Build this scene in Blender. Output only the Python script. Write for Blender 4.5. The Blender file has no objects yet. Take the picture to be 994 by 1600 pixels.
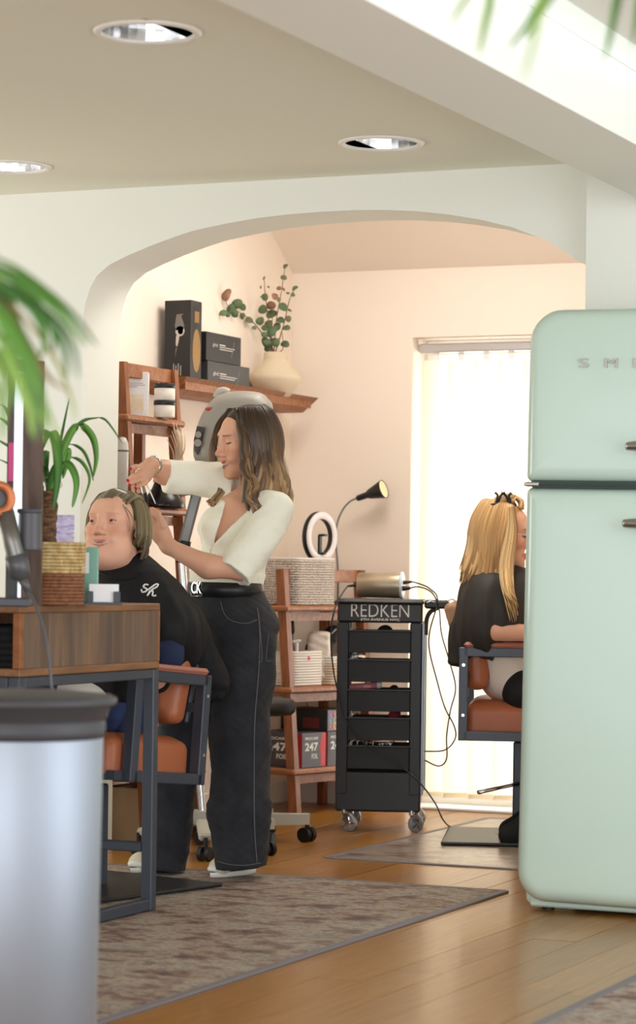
import bpy, bmesh, math, random
import numpy as np
from mathutils import Vector, Matrix

random.seed(7)
rng = np.random.default_rng(7)
SC = bpy.context.scene
COL = SC.collection

# ------------------------------------------------------------------ camera
TH = math.radians(24.0)      # the room is turned 24 degrees to the lens axis
ROLL = 0.013
HC = 1.06                    # lens height
F = 4000.0                   # focal length in pixels of the 994x1600 frame
RV = Vector((math.cos(TH), math.sin(TH), 0))
FV = Vector((-math.sin(TH), math.cos(TH), 0))
cam_d = bpy.data.cameras.new('camera')
cam = bpy.data.objects.new('camera', cam_d)
COL.objects.link(cam)
SC.camera = cam
cam_d.sensor_fit = 'VERTICAL'
cam_d.sensor_height = 36.0
cam_d.lens = 36.0 * F / 1600.0
cam_d.shift_y = 90.0 / 1600.0
cam_d.clip_start = 0.05
cam_d.clip_end = 100
_up = Vector((0, 0, 1))
_r = RV * math.cos(ROLL) + _up * math.sin(ROLL)
_u = _up * math.cos(ROLL) - RV * math.sin(ROLL)
cam.matrix_world = Matrix(((_r.x, _u.x, -FV.x, 0), (_r.y, _u.y, -FV.y, 0), (_r.z, _u.z, -FV.z, HC), (0, 0, 0, 1)))
cam_d.dof.use_dof = True
cam_d.dof.focus_distance = 8.9
cam_d.dof.aperture_fstop = 3.9

# ------------------------------------------------------------------ light
SC.view_settings.view_transform = 'Standard'
SC.view_settings.look = 'None'
SC.view_settings.gamma = 1
SC.view_settings.use_curve_mapping = False
SC.view_settings.exposure = 0.16
SC.cycles.use_denoising = True
SC.cycles.max_bounces = 8
SC.cycles.diffuse_bounces = 5
SC.cycles.transmission_bounces = 6
SC.cycles.sample_clamp_indirect = 6
W = bpy.data.worlds.new('sky')
SC.world = W
W.use_nodes = True
_bg = W.node_tree.nodes['Background']
_bg.inputs[0].default_value = (0.93, 0.97, 1.0, 1)
_bg.inputs[1].default_value = 1.7


def area(name, loc, target, sx, sy, power, col):
    d = bpy.data.lights.new(name, 'AREA')
    d.shape = 'RECTANGLE'
    d.size = sx
    d.size_y = sy
    d.energy = power
    d.color = col
    o = bpy.data.objects.new(name, d)
    COL.objects.link(o)
    o.location = loc
    o.rotation_euler = (Vector(target) - Vector(loc)).to_track_quat('-Z', 'Z').to_euler()
    return o


# daylight entering by the shop window behind the lens, by the side window, and by the garden door
area('shop_window_daylight', (-1.2, -1.3, 1.35), (-2.2, 8, 1.2), 4.6, 2.2, 135, (0.97, 0.98, 1.0))
area('side_window_daylight', (0.95, 5.0, 1.4), (-4, 7.5, 1.2), 3.6, 2.2, 60, (0.93, 0.97, 1.0))
area('left_fill_light', (-7.0, 6.7, 1.05), (-4.9, 8.2, 1.0), 1.6, 1.5, 42, (1.0, 1.0, 0.95))  # unseen fill light, added to brighten the left part of the arch wall
area('garden_daylight', (-3.4, 11.75, 0.95), (-3.7, 9.0, 0.75), 2.4, 1.7, 88, (1.0, 0.97, 0.92))
area('back_room_fill_light', (-3.7, 9.2, 2.84), (-3.7, 9.2, 0), .9, .9, 24, (1.0, 0.95, 0.87))  # added overhead fill that lifts the back room; no fitting hangs here


# ------------------------------------------------------------------ coordinates
def at(px, py, D):
    """world point seen at pixel (px, py) of the photograph at distance D along the lens axis"""
    dx, dy = px - 497.0, py - 890.0
    u = dx * math.cos(ROLL) + dy * math.sin(ROLL)
    v = -dx * math.sin(ROLL) + dy * math.cos(ROLL)
    p = RV * (u * D / F) + FV * D
    return Vector((p.x, p.y, HC - v * D / F))


def ray(px, py):
    return at(px, py, 1.0) - Vector((0, 0, HC))


def on_x(px, py, x):
    d = ray(px, py)
    return Vector((0, 0, HC)) + d * (x / d.x)


def on_y(px, py, y):
    d = ray(px, py)
    return Vector((0, 0, HC)) + d * (y / d.y)


def on_z(px, py, z=0.0):
    d = ray(px, py)
    return Vector((0, 0, HC)) + d * ((z - HC) / d.z)


def cv(X, D, Z=0.0):
    """lens-frame offset (right, away, up) as a world vector"""
    p = RV * X + FV * D
    return Vector((p.x, p.y, Z))


# ------------------------------------------------------------------ materials
def lin(c):
    if isinstance(c, str):
        c = tuple(int(c[i:i + 2], 16) for i in (0, 2, 4))
    return tuple(((x / 255) / 12.92 if x / 255 <= .04045 else ((x / 255 + .055) / 1.055) ** 2.4) for x in c[:3]) + (1,)


def mat(name, col, rough=.55, metal=0., col2=None, nscale=8., nstretch=(1, 1, 1), ncontrast=(.35, .65), bump=0., bscale=60.,
        bstretch=None, spec=.5, coat=0., trans=0., emit=0., sheen=0., sss=0., coords='Object', rand=0., alpha=1., ior=1.45, detail=4):
    m = bpy.data.materials.new(name)
    m.use_nodes = True
    nt = m.node_tree
    N, L = nt.nodes, nt.links
    b = N['Principled BSDF']
    b.inputs['Roughness'].default_value = rough
    b.inputs['Metallic'].default_value = metal
    b.inputs['Specular IOR Level'].default_value = spec
    b.inputs['Coat Weight'].default_value = coat
    b.inputs['Coat Roughness'].default_value = .12
    b.inputs['Transmission Weight'].default_value = trans
    b.inputs['Alpha'].default_value = alpha
    b.inputs['IOR'].default_value = ior
    if sheen:
        b.inputs['Sheen Weight'].default_value = sheen
    if sss:
        b.inputs['Subsurface Weight'].default_value = sss
        b.inputs['Subsurface Radius'].default_value = (.9, .35, .2)
        b.inputs['Subsurface Scale'].default_value = .012
    c = lin(col)
    b.inputs['Base Color'].default_value = c
    if emit:
        b.inputs['Emission Color'].default_value = c
        b.inputs['Emission Strength'].default_value = emit
    tc = None
    if col2 or bump:
        tc = N.new('ShaderNodeTexCoord')
        vec = tc.outputs[coords]
        if rand:
            oi = N.new('ShaderNodeObjectInfo')
            mu = N.new('ShaderNodeMath'); mu.operation = 'MULTIPLY'; mu.inputs[1].default_value = 37.0
            L.new(oi.outputs['Random'], mu.inputs[0])
            ad = N.new('ShaderNodeVectorMath'); ad.operation = 'ADD'
            L.new(vec, ad.inputs[0]); L.new(mu.outputs[0], ad.inputs[1])
            vec = ad.outputs[0]
    last = None
    if col2:
        mp = N.new('ShaderNodeMapping'); mp.inputs['Scale'].default_value = nstretch
        L.new(vec, mp.inputs[0])
        nz = N.new('ShaderNodeTexNoise'); nz.inputs['Scale'].default_value = nscale; nz.inputs['Detail'].default_value = detail
        L.new(mp.outputs[0], nz.inputs['Vector'])
        rp = N.new('ShaderNodeValToRGB')
        rp.color_ramp.elements[0].position = ncontrast[0]; rp.color_ramp.elements[0].color = c
        rp.color_ramp.elements[1].position = ncontrast[1]; rp.color_ramp.elements[1].color = lin(col2)
        L.new(nz.outputs['Fac'], rp.inputs[0])
        last = rp.outputs[0]
    if rand:
        oi2 = N.new('ShaderNodeObjectInfo')
        mr = N.new('ShaderNodeMapRange'); mr.inputs['To Min'].default_value = 1 - rand; mr.inputs['To Max'].default_value = 1 + rand
        L.new(oi2.outputs['Random'], mr.inputs[0])
        hs = N.new('ShaderNodeHueSaturation')
        if last:
            L.new(last, hs.inputs['Color'])
        else:
            hs.inputs['Color'].default_value = c
        L.new(mr.outputs[0], hs.inputs['Value'])
        last = hs.outputs[0]
    if last:
        L.new(last, b.inputs['Base Color'])
    if bump:
        mp2 = N.new('ShaderNodeMapping'); mp2.inputs['Scale'].default_value = bstretch or (1, 1, 1)
        L.new(vec, mp2.inputs[0])
        n2 = N.new('ShaderNodeTexNoise'); n2.inputs['Scale'].default_value = bscale; n2.inputs['Detail'].default_value = 3
        L.new(mp2.outputs[0], n2.inputs['Vector'])
        bp = N.new('ShaderNodeBump'); bp.inputs['Strength'].default_value = bump; bp.inputs['Distance'].default_value = .004
        L.new(n2.outputs['Fac'], bp.inputs['Height'])
        L.new(bp.outputs[0], b.inputs['Normal'])
    return m


def attr_mat(name, rough=.45, spec=.4, bump=0., sheen=0., scale=(1, 1, 1), bscale=300):
    """colour from the vertex colour 'tint' (true colour of hair, leaves, printed rows)"""
    m = mat(name, (128, 128, 128), rough=rough, spec=spec, bump=bump, bscale=bscale, bstretch=scale, sheen=sheen)
    N, L = m.node_tree.nodes, m.node_tree.links
    a = N.new('ShaderNodeAttribute'); a.attribute_name = 'tint'
    L.new(a.outputs['Color'], N['Principled BSDF'].inputs['Base Color'])
    return m


# ------------------------------------------------------------------ mesh building
class MB:
    def __init__(s):
        s.v = []; s.f = []; s.m = []; s.s = []; s.c = []

    def add(s, vs, fs, mi=0, smooth=False, col=None):
        o = len(s.v)
        s.v.extend([Vector(p) for p in vs])
        for f in fs:
            s.f.append([i + o for i in f]); s.m.append(mi); s.s.append(smooth)
        if col is None:
            col = (1, 1, 1, 1)
        if len(col) == 4 and not hasattr(col[0], '__len__'):
            s.c.extend([col] * len(vs))
        else:
            s.c.extend(col)
        return s

    def box(s, c, size, bev=0., R=None, mi=0, col=None):
        c = Vector(c); h = [d / 2 for d in size]
        b = min(bev, min(h) * .95)
        R = R or Matrix.Identity(3)
        if b <= 0:
            vs = [c + R @ Vector((sx * h[0], sy * h[1], sz * h[2])) for sx in (-1, 1) for sy in (-1, 1) for sz in (-1, 1)]
            return s.add(vs, [(0, 1, 3, 2), (4, 6, 7, 5), (0, 4, 5, 1), (2, 3, 7, 6), (0, 2, 6, 4), (1, 5, 7, 3)], mi, False, col)
        cs = [(sx, sy, sz) for sx in (-1, 1) for sy in (-1, 1) for sz in (-1, 1)]
        vs = []; idx = {}
        for q in cs:
            for k in range(3):
                p = [q[a] * (h[a] if a == k else h[a] - b) for a in range(3)]
                idx[(q, k)] = len(vs); vs.append(c + R @ Vector(p))
        fs = []
        for k in range(3):
            a, d = [(1, 2), (2, 0), (0, 1)][k]
            for sg in (-1, 1):
                loop = []
                for (sa, sd) in ((-1, -1), (1, -1), (1, 1), (-1, 1)):
                    q = [0, 0, 0]; q[k] = sg; q[a] = sa; q[d] = sd
                    loop.append(idx[(tuple(q), k)])
                fs.append(loop if sg > 0 else loop[::-1])
        for e in range(3):
            a, d = [(1, 2), (2, 0), (0, 1)][e]
            for sa in (-1, 1):
                for sd in (-1, 1):
                    q0 = [0, 0, 0]; q0[e] = -1; q0[a] = sa; q0[d] = sd
                    q1 = list(q0); q1[e] = 1
                    q0, q1 = tuple(q0), tuple(q1)
                    l = [idx[(q0, a)], idx[(q1, a)], idx[(q1, d)], idx[(q0, d)]]
                    fs.append(l if sa * sd < 0 else l[::-1])
        for q in cs:
            l = [idx[(q, 0)], idx[(q, 1)], idx[(q, 2)]]
            fs.append(l if q[0] * q[1] * q[2] > 0 else l[::-1])
        return s.add(vs, fs, mi, False, col)

    def bar(s, a, b, w, h, up=(0, 0, 1), bev=0., mi=0, col=None):
        """rectangular bar from a to b: w across, h along up"""
        a, b = Vector(a), Vector(b)
        y = (b - a).normalized(); z = Vector(up); z = (z - y * z.dot(y)).normalized(); x = y.cross(z)
        R = Matrix((x, y, z)).transposed()
        return s.box((a + b) / 2, (w, (b - a).length, h), bev, R, mi, col)

    def tube(s, pts, r, n=8, mi=0, smooth=True, cap=True, flat=None, up=None, col=None, closed=False):
        """r: radius or list; flat: (kx, ky) squash of the section; up: direction hint of the section's y"""
        pts = [Vector(p) for p in pts]; m = len(pts)
        rr = r if hasattr(r, '__len__') else [r] * m
        vs = []; cols = []
        nrm = None
        for i in range(m):
            if closed:
                t = pts[(i + 1) % m] - pts[i - 1]
            else:
                t = pts[min(i + 1, m - 1)] - pts[max(i - 1, 0)]
            if t.length < 1e-9:
                t = Vector((0, 0, 1))
            t.normalize()
            if up is not None:
                nrm = Vector(up[i] if hasattr(up[0], '__len__') else up)
            elif nrm is None:
                nrm = Vector((0, 0, 1)) if abs(t.z) < .9 else Vector((1, 0, 0))
            nrm = (nrm - t * nrm.dot(t))
            if nrm.length < 1e-6:
                nrm = t.orthogonal()
            nrm.normalize()
            bx = t.cross(nrm)
            kx, ky = flat if flat else (1, 1)
            for j in range(n):
                a = 2 * math.pi * j / n
                vs.append(pts[i] + bx * (math.cos(a) * rr[i] * kx) + nrm * (math.sin(a) * rr[i] * ky))
                if col is not None and hasattr(col[0], '__len__'):
                    cols.append(col[i])
        fs = []
        for i in range(m if closed else m - 1):
            k = (i + 1) % m
            for j in range(n):
                fs.append((i * n + j, i * n + (j + 1) % n, k * n + (j + 1) % n, k * n + j))
        if cap and not closed:
            fs.append(tuple(range(n))[::-1]); fs.append(tuple((m - 1) * n + j for j in range(n)))
        return s.add(vs, fs, mi, smooth, cols if cols else col)

    def cyl(s, a, b, ra, rb=None, n=16, mi=0, smooth=True, col=None):
        a, b = Vector(a), Vector(b); rb = ra if rb is None else rb
        t = (b - a).normalized(); x = t.orthogonal().normalized(); y = t.cross(x)
        vs = []
        for p, r in ((a, ra), (b, rb)):
            for j in range(n):
                w = 2 * math.pi * j / n
                vs.append(p + x * (math.cos(w) * r) + y * (math.sin(w) * r))
        s.add(vs, [(j, (j + 1) % n, n + (j + 1) % n, n + j) for j in range(n)], mi, smooth, col)
        s.add(vs, [tuple(range(n))[::-1], tuple(range(n, 2 * n))], mi, False, col)
        return s

    def lathe(s, prof, o=(0, 0, 0), axis=(0, 0, 1), n=32, mi=0, smooth=True, col=None, sx=1., closed=True):
        """prof: list of (radius, height) along axis"""
        o = Vector(o); t = Vector(axis).normalized()
        x = Vector((1, 0, 0)) if abs(t.z) > .99 else t.orthogonal().normalized()
        y = t.cross(x)
        vs = []; fs = []
        m = len(prof)
        for (r, h) in prof:
            for j in range(n):
                w = 2 * math.pi * j / n
                vs.append(o + t * h + x * (math.cos(w) * r) + y * (math.sin(w) * r * sx))
        for i in range(m - 1):
            for j in range(n):
                fs.append((i * n + j, i * n + (j + 1) % n, (i + 1) * n + (j + 1) % n, (i + 1) * n + j))
        if closed:
            fs.append(tuple(range(n))[::-1]); fs.append(tuple((m - 1) * n + j for j in range(n)))
        return s.add(vs, fs, mi, smooth, col)

    def ell(s, c, r, R=None, n=14, mi=0, col=None):
        c = Vector(c); R = R or Matrix.Identity(3)
        if not hasattr(r, '__len__'):
            r = (r, r, r)
        m = n // 2 + 1
        vs = [c + R @ Vector((0, 0, -r[2]))]
        for i in range(1, m):
            ph = -math.pi / 2 + math.pi * i / m
            for j in range(n):
                w = 2 * math.pi * j / n
                vs.append(c + R @ Vector((r[0] * math.cos(ph) * math.cos(w), r[1] * math.cos(ph) * math.sin(w), r[2] * math.sin(ph))))
        vs.append(c + R @ Vector((0, 0, r[2])))
        fs = [(0, 1 + (j + 1) % n, 1 + j) for j in range(n)]
        for i in range(m - 2):
            for j in range(n):
                a = 1 + i * n
                fs.append((a + j, a + (j + 1) % n, a + n + (j + 1) % n, a + n + j))
        top = len(vs) - 1; a = 1 + (m - 2) * n
        fs += [(a + j, a + (j + 1) % n, top) for j in range(n)]
        return s.add(vs, fs, mi, True, col)

    def prism(s, poly, d, mi=0, smooth=False, col=None):
        """polygon (3-D points) extruded by vector d"""
        p = [Vector(q) for q in poly]; n = len(p); d = Vector(d)
        vs = p + [q + d for q in p]
        fs = [tuple(range(n))[::-1], tuple(range(n, 2 * n))]
        s.add(vs, fs, mi, False, col)
        o = len(s.v) - 2 * n
        for i in range(n):
            s.f.append([o + i, o + (i + 1) % n, o + n + (i + 1) % n, o + n + i]); s.m.append(mi); s.s.append(smooth)
        return s

    def hexa(s, q, mi=0, col=None):
        """box from 8 corners: 4 bottom loop, 4 top loop"""
        return s.add(q, [(3, 2, 1, 0), (4, 5, 6, 7), (0, 1, 5, 4), (1, 2, 6, 5), (2, 3, 7, 6), (3, 0, 4, 7)], mi, False, col)

    def strip(s, pts, w, side, fold=.25, mi=0, col=None, th=.0012):
        """a leaf blade: centre line pts, half widths w, side vectors; slightly folded, with thickness"""
        m = len(pts); vs = []; cols = []
        for i in range(m):
            p = Vector(pts[i]); sd = Vector(side[i] if hasattr(side[0], '__len__') else side)
            t = Vector(pts[min(i + 1, m - 1)]) - Vector(pts[max(i - 1, 0)])
            t.normalize(); sd = (sd - t * sd.dot(t))
            if sd.length < 1e-6:
                sd = t.orthogonal()
            sd.normalize(); nn = t.cross(sd)
            for k, (a, e) in enumerate(((-1, 0), (0, 0), (1, 0), (0, 1))):
                vs.append(p + sd * (a * w[i]) + nn * ((fold * w[i]) * (abs(a)) - th * e))
                if col is not None and hasattr(col[0], '__len__'):
                    cols.append(col[i])
        fs = []
        for i in range(m - 1):
            for a in range(4):
                b = (a + 1) % 4
                fs.append((i * 4 + a, i * 4 + b, i * 4 + 4 + b, i * 4 + 4 + a))
        return s.add(vs, fs, mi, True, cols if cols else col)


def spline(pts, n=6, closed=False):
    p = [Vector(q) for q in pts]; m = len(p); out = []
    segs = m if closed else m - 1
    for i in range(segs):
        if closed:
            a, b, c, d = p[i - 1], p[i], p[(i + 1) % m], p[(i + 2) % m]
        else:
            a, b, c, d = p[max(i - 1, 0)], p[i], p[i + 1], p[min(i + 2, m - 1)]
        for k in range(n):
            t = k / n
            out.append(.5 * ((2 * b) + (c - a) * t + (2 * a - 5 * b + 4 * c - d) * t * t + (3 * b - a - 3 * c + d) * t ** 3))
    if not closed:
        out.append(p[-1].copy())
    return out


ORG = {}


def thing(name, label, cat, loc, group=None, rz=0.):
    o = bpy.data.objects.new(name, None)
    o.empty_display_size = .1
    COL.objects.link(o)
    o.location = loc
    o.rotation_euler = (0, 0, rz)
    o['label'] = label; o['category'] = cat
    if group:
        o['group'] = group
    ORG[o.name] = Matrix.Translation(Vector(loc)) @ Matrix.Rotation(rz, 4, 'Z')
    return o


def link_mesh(name, me, mats, parent):
    ob = bpy.data.objects.new(name, me)
    for m in (mats if isinstance(mats, (list, tuple)) else [mats]):
        me.materials.append(m)
    COL.objects.link(ob)
    if parent is not None:
        ob.parent = parent
        ORG[ob.name] = ORG[parent.name]
    return ob


def part(name, mb, mats, parent=None, label=None, local=False, recalc=True, tint=False):
    """links MB as one mesh object; world coordinates unless local"""
    me = bpy.data.meshes.new(name)
    vs = mb.v
    if parent is not None and not local:
        inv = ORG[parent.name].inverted()
        vs = [inv @ p for p in vs]
    me.from_pydata([tuple(p) for p in vs], [], mb.f)
    me.polygons.foreach_set('material_index', mb.m)
    me.polygons.foreach_set('use_smooth', mb.s)
    if tint:
        ca = me.color_attributes.new('tint', 'FLOAT_COLOR', 'POINT')
        ca.data.foreach_set('color', np.array(mb.c, dtype=np.float32).ravel())
    if recalc:
        bm = bmesh.new(); bm.from_mesh(me)
        bmesh.ops.recalc_face_normals(bm, faces=bm.faces)
        bm.to_mesh(me); bm.free()
    me.update()
    ob = link_mesh(name, me, mats, parent)
    if label:
        ob['label'] = label
    return ob


def single(name, mb, mats, label, cat, group=None, base=None, tint=False, recalc=True):
    """a thing that is one mesh; its origin at its base"""
    if base is None:
        xs = [p.x for p in mb.v]; ys = [p.y for p in mb.v]; zs = [p.z for p in mb.v]
        base = Vector(((min(xs) + max(xs)) / 2, (min(ys) + max(ys)) / 2, min(zs)))
    base = Vector(base)
    mb.v = [p - base for p in mb.v]
    ob = part(name, mb, mats, None, tint=tint, recalc=recalc)
    ob.location = base
    ORG[ob.name] = Matrix.Translation(base)
    ob['label'] = label; ob['category'] = cat
    if group:
        ob['group'] = group
    return ob


def struct(name, mb, mats, parent=None, **k):
    ob = part(name, mb, mats, parent, **k)
    if parent is None:
        ob['kind'] = 'structure'
        ORG[ob.name] = Matrix.Identity(4)
    return ob


def text_part(name, txt, o, right, up, height, width, depth, m, parent, label=None, thick=0.):
    """lettering mesh: lower-left corner o, cap height, total width"""
    cu = bpy.data.curves.new('lettering', 'FONT')
    cu.body = txt; cu.resolution_u = 3; cu.offset = thick
    to = bpy.data.objects.new('lettering', cu)
    me0 = bpy.data.meshes.new_from_object(to)
    co = [v.co.copy() for v in me0.vertices]
    fs = [list(p.vertices) for p in me0.polygons]
    bpy.data.objects.remove(to); bpy.data.curves.remove(cu); bpy.data.meshes.remove(me0)
    x0 = min(c.x for c in co); x1 = max(c.x for c in co); y0 = min(c.y for c in co); y1 = max(c.y for c in co)
    right = Vector(right).normalized(); up = Vector(up).normalized(); nn = right.cross(up)
    mb = MB()
    P = [Vector(o) + right * ((c.x - x0) / (x1 - x0) * width) + up * ((c.y - y0) / (y1 - y0) * height) for c in co]
    mb.add([p + nn * depth for p in P], fs)
    n = len(P)
    if depth > .0009:
        # side walls along boundary edges
        cnt = {}
        for f in fs:
            for a, b in zip(f, f[1:] + f[:1]):
                cnt[(a, b)] = cnt.get((a, b), 0) + 1
        sides = [(a, b) for (a, b) in cnt if (b, a) not in cnt]
        mb.add(P, [])
        for a, b in sides:
            mb.f.append([n + a, n + b, b, a]); mb.m.append(0); mb.s.append(False)
    return part(name, mb, m, parent, label=label, recalc=False)


# ------------------------------------------------------------------ organic surfaces: blended distance field + surface nets
def _norm(v):
    return np.asarray(v, dtype=np.float64)


def prim_box(p):
    t = p[0]
    if t == 'c' or t == 'k':
        a, b, ra, rb = _norm(p[1]), _norm(p[2]), p[3], p[4]
        r = max(ra, rb)
        return np.minimum(a, b) - r, np.maximum(a, b) + r
    if t == 'e':
        r = max(p[2]); c = _norm(p[1])
        return c - r, c + r
    if t == 'b':
        r = math.sqrt(sum(h * h for h in p[2])) + p[4]; c = _norm(p[1])
        return c - r, c + r


def prim_eval(p, X, Y, Z):
    t = p[0]
    if t in 'ck':
        a, b, ra, rb = _norm(p[1]), _norm(p[2]), p[3], p[4]
        d = b - a; L2 = float(d @ d) + 1e-12
        px, py, pz = X - a[0], Y - a[1], Z - a[2]
        h = (px * d[0] + py * d[1] + pz * d[2]) / L2
        hc = np.clip(h, 0, 1)
        q = np.sqrt((px - hc * d[0]) ** 2 + (py - hc * d[1]) ** 2 + (pz - hc * d[2]) ** 2)
        if t == 'c':
            return q - (ra + (rb - ra) * hc)
        L = math.sqrt(L2)
        q2 = np.sqrt((px - h * d[0]) ** 2 + (py - h * d[1]) ** 2 + (pz - h * d[2]) ** 2)
        return np.maximum(q2 - (ra + (rb - ra) * hc), np.maximum(-h, h - 1) * L)
    if t == 'e':
        c, r, R = _norm(p[1]), p[2], p[3]
        px, py, pz = X - c[0], Y - c[1], Z - c[2]
        if R is not None:
            M = np.array(R)
            px, py, pz = (M[0, 0] * px + M[1, 0] * py + M[2, 0] * pz, M[0, 1] * px + M[1, 1] * py + M[2, 1] * pz,
                          M[0, 2] * px + M[1, 2] * py + M[2, 2] * pz)
        k0 = np.sqrt((px / r[0]) ** 2 + (py / r[1]) ** 2 + (pz / r[2]) ** 2)
        k1 = np.sqrt((px / r[0] ** 2) ** 2 + (py / r[1] ** 2) ** 2 + (pz / r[2] ** 2) ** 2) + 1e-9
        return k0 * (k0 - 1) / k1
    if t == 'b':
        c, h, R, rd = _norm(p[1]), p[2], p[3], p[4]
        px, py, pz = X - c[0], Y - c[1], Z - c[2]
        if R is not None:
            M = np.array(R)
            px, py, pz = (M[0, 0] * px + M[1, 0] * py + M[2, 0] * pz, M[0, 1] * px + M[1, 1] * py + M[2, 1] * pz,
                          M[0, 2] * px + M[1, 2] * py + M[2, 2] * pz)
        qx, qy, qz = np.abs(px) - h[0] + rd, np.abs(py) - h[1] + rd, np.abs(pz) - h[2] + rd
        o = np.sqrt(np.maximum(qx, 0) ** 2 + np.maximum(qy, 0) ** 2 + np.maximum(qz, 0) ** 2)
        return o + np.minimum(np.maximum(qx, np.maximum(qy, qz)), 0) - rd


def sdf_mesh(name, prims, vox, mats, parent, smooth_it=2, disp=None, label=None, colors=None):
    """prims: list of dict(p=prim, k=blend, m=material, sub=bool). One continuous surface."""
    lo = np.full(3, 1e9); hi = np.full(3, -1e9)
    for q in prims:
        if q.get('sub') or q.get('paint'):
            continue
        a, b = prim_box(q['p']); lo = np.minimum(lo, a); hi = np.maximum(hi, b)
    lo -= 3 * vox + .01; hi += 3 * vox + .01
    n = np.ceil((hi - lo) / vox).astype(int) + 1
    Fd = np.full(n, .2, dtype=np.float32)
    Mi = np.zeros(n, dtype=np.int8)
    ax = [lo[i] + vox * np.arange(n[i]) for i in range(3)]
    for q in prims:
        a, b = prim_box(q['p']); k = q.get('k', .01)
        mg = k + 4 * vox + (.02 if not q.get('sub') else 0)
        i0 = np.clip(np.floor((a - mg - lo) / vox).astype(int), 0, n - 1)
        i1 = np.clip(np.ceil((b + mg - lo) / vox).astype(int) + 1, 1, n)
        if (i1 <= i0).any():
            continue
        sl = tuple(slice(i0[i], i1[i]) for i in range(3))
        X = ax[0][sl[0]][:, None, None]; Y = ax[1][sl[1]][None, :, None]; Z = ax[2][sl[2]][None, None, :]
        d = prim_eval(q['p'], X, Y, Z).astype(np.float32)
        f = Fd[sl]
        if q.get('paint'):
            if colors is None:
                mm = Mi[sl]; mm[d < 0] = q['m']
            continue
        if q.get('sub'):
            h = np.clip(.5 - .5 * (f + d) / k, 0, 1) if k > 0 else (d < -f)
            Fd[sl] = f * (1 - h) + (-d) * h + k * h * (1 - h)
            if 'm' in q:
                mm = Mi[sl]; mm[d < vox] = q['m']
        else:
            h = np.clip(.5 + .5 * (f - d) / k, 0, 1)
            Fd[sl] = f * (1 - h) + d * h - k * h * (1 - h)
            mm = Mi[sl]; mm[d < f] = q.get('m', 0)
    S = Fd < 0
    cells = np.zeros(n - 1, dtype=np.int8)
    for dx in (0, 1):
        for dy in (0, 1):
            for dz in (0, 1):
                cells += S[dx:n[0] - 1 + dx, dy:n[1] - 1 + dy, dz:n[2] - 1 + dz]
    act = (cells > 0) & (cells < 8)
    ci = np.argwhere(act)
    idx = np.full(n - 1, -1, dtype=np.int32)
    idx[act] = np.arange(len(ci))
    acc = np.zeros((len(ci), 3)); cnt = np.zeros(len(ci))
    for axis in range(3):
        o1, o2 = [(1, 2), (0, 2), (0, 1)][axis]
        for u in (0, 1):
            for w in (0, 1):
                c0 = ci.copy(); c0[:, o1] += u; c0[:, o2] += w
                c1 = c0.copy(); c1[:, axis] += 1
                f0 = Fd[c0[:, 0], c0[:, 1], c0[:, 2]]; f1 = Fd[c1[:, 0], c1[:, 1], c1[:, 2]]
                m = (f0 < 0) != (f1 < 0)
                t = np.where(m, f0 / np.where(m, f0 - f1, 1), 0)
                p = c0.astype(float); p[:, axis] += t
                acc[m] += p[m]; cnt[m] += 1
    V = acc / cnt[:, None]
    mv = np.clip(np.round(V).astype(int), 0, n - 1)
    mid = Mi[mv[:, 0], mv[:, 1], mv[:, 2]]
    V = lo + V * vox
    quads = []
    for axis in range(3):
        o1, o2 = [(1, 2), (2, 0), (0, 1)][axis]
        s0 = [slice(1, -1)] * 3; s1 = [slice(1, -1)] * 3
        s0[axis] = slice(0, n[axis] - 1); s1[axis] = slice(1, n[axis])
        A = S[tuple(s0)]; B = S[tuple(s1)]
        for flip, msk in ((False, A & ~B), (True, ~A & B)):
            e = np.argwhere(msk)
            if not len(e):
                continue
            e[:, o1] += 1; e[:, o2] += 1
            def g(a, b):
                c = e.copy(); c[:, o1] -= a; c[:, o2] -= b
                return idx[c[:, 0], c[:, 1], c[:, 2]]
            qd = np.stack([g(1, 1), g(0, 1), g(0, 0), g(1, 0)], 1)
            quads.append(qd[:, ::-1] if flip else qd)
    Q = np.concatenate(quads)
    Q = Q[(Q >= 0).all(1)]
    E = np.concatenate([Q[:, [0, 1]], Q[:, [1, 2]], Q[:, [2, 3]], Q[:, [3, 0]]])
    deg = np.bincount(E.ravel(), minlength=len(V)).astype(float) + 1e-9
    for _ in range(smooth_it):
        sm = np.zeros_like(V)
        for c in range(3):
            sm[:, c] = np.bincount(E[:, 0], V[E[:, 1], c], len(V)) + np.bincount(E[:, 1], V[E[:, 0], c], len(V))
        V = V * .5 + .5 * sm / deg[:, None]
    if disp is not None:
        a, b, c, d = V[Q[:, 0]], V[Q[:, 1]], V[Q[:, 2]], V[Q[:, 3]]
        fn = np.cross(c - a, d - b)
        vn = np.zeros_like(V)
        for j in range(4):
            for k in range(3):
                vn[:, k] += np.bincount(Q[:, j], fn[:, k], len(V))
        vn /= (np.linalg.norm(vn, axis=1)[:, None] + 1e-9)
        V = V + vn * disp(V)[:, None]
    fm = mid[Q[:, 0]]
    vc = None
    if colors is not None:
        ca = np.array(colors, dtype=float)[:, :3]
        vc = ca[mid] * (1 + .035 * vnoise(V, 60, 77))[:, None]
        fm = np.zeros(len(Q), dtype=int)
        for q in prims:
            if q.get('paint'):
                d = prim_eval(q['p'], V[:, 0], V[:, 1], V[:, 2]); so = q.get('soft', .0014)
                w = np.clip(.5 - d / (2 * so), 0, 1)[:, None] * q.get('w', 1.)
                vc = vc * (1 - w) + ca[q['m']] * w
    if parent is not None:
        inv = np.array(ORG[parent.name].inverted())
        V = V @ inv[:3, :3].T + inv[:3, 3]
    me = bpy.data.meshes.new(name)
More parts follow.
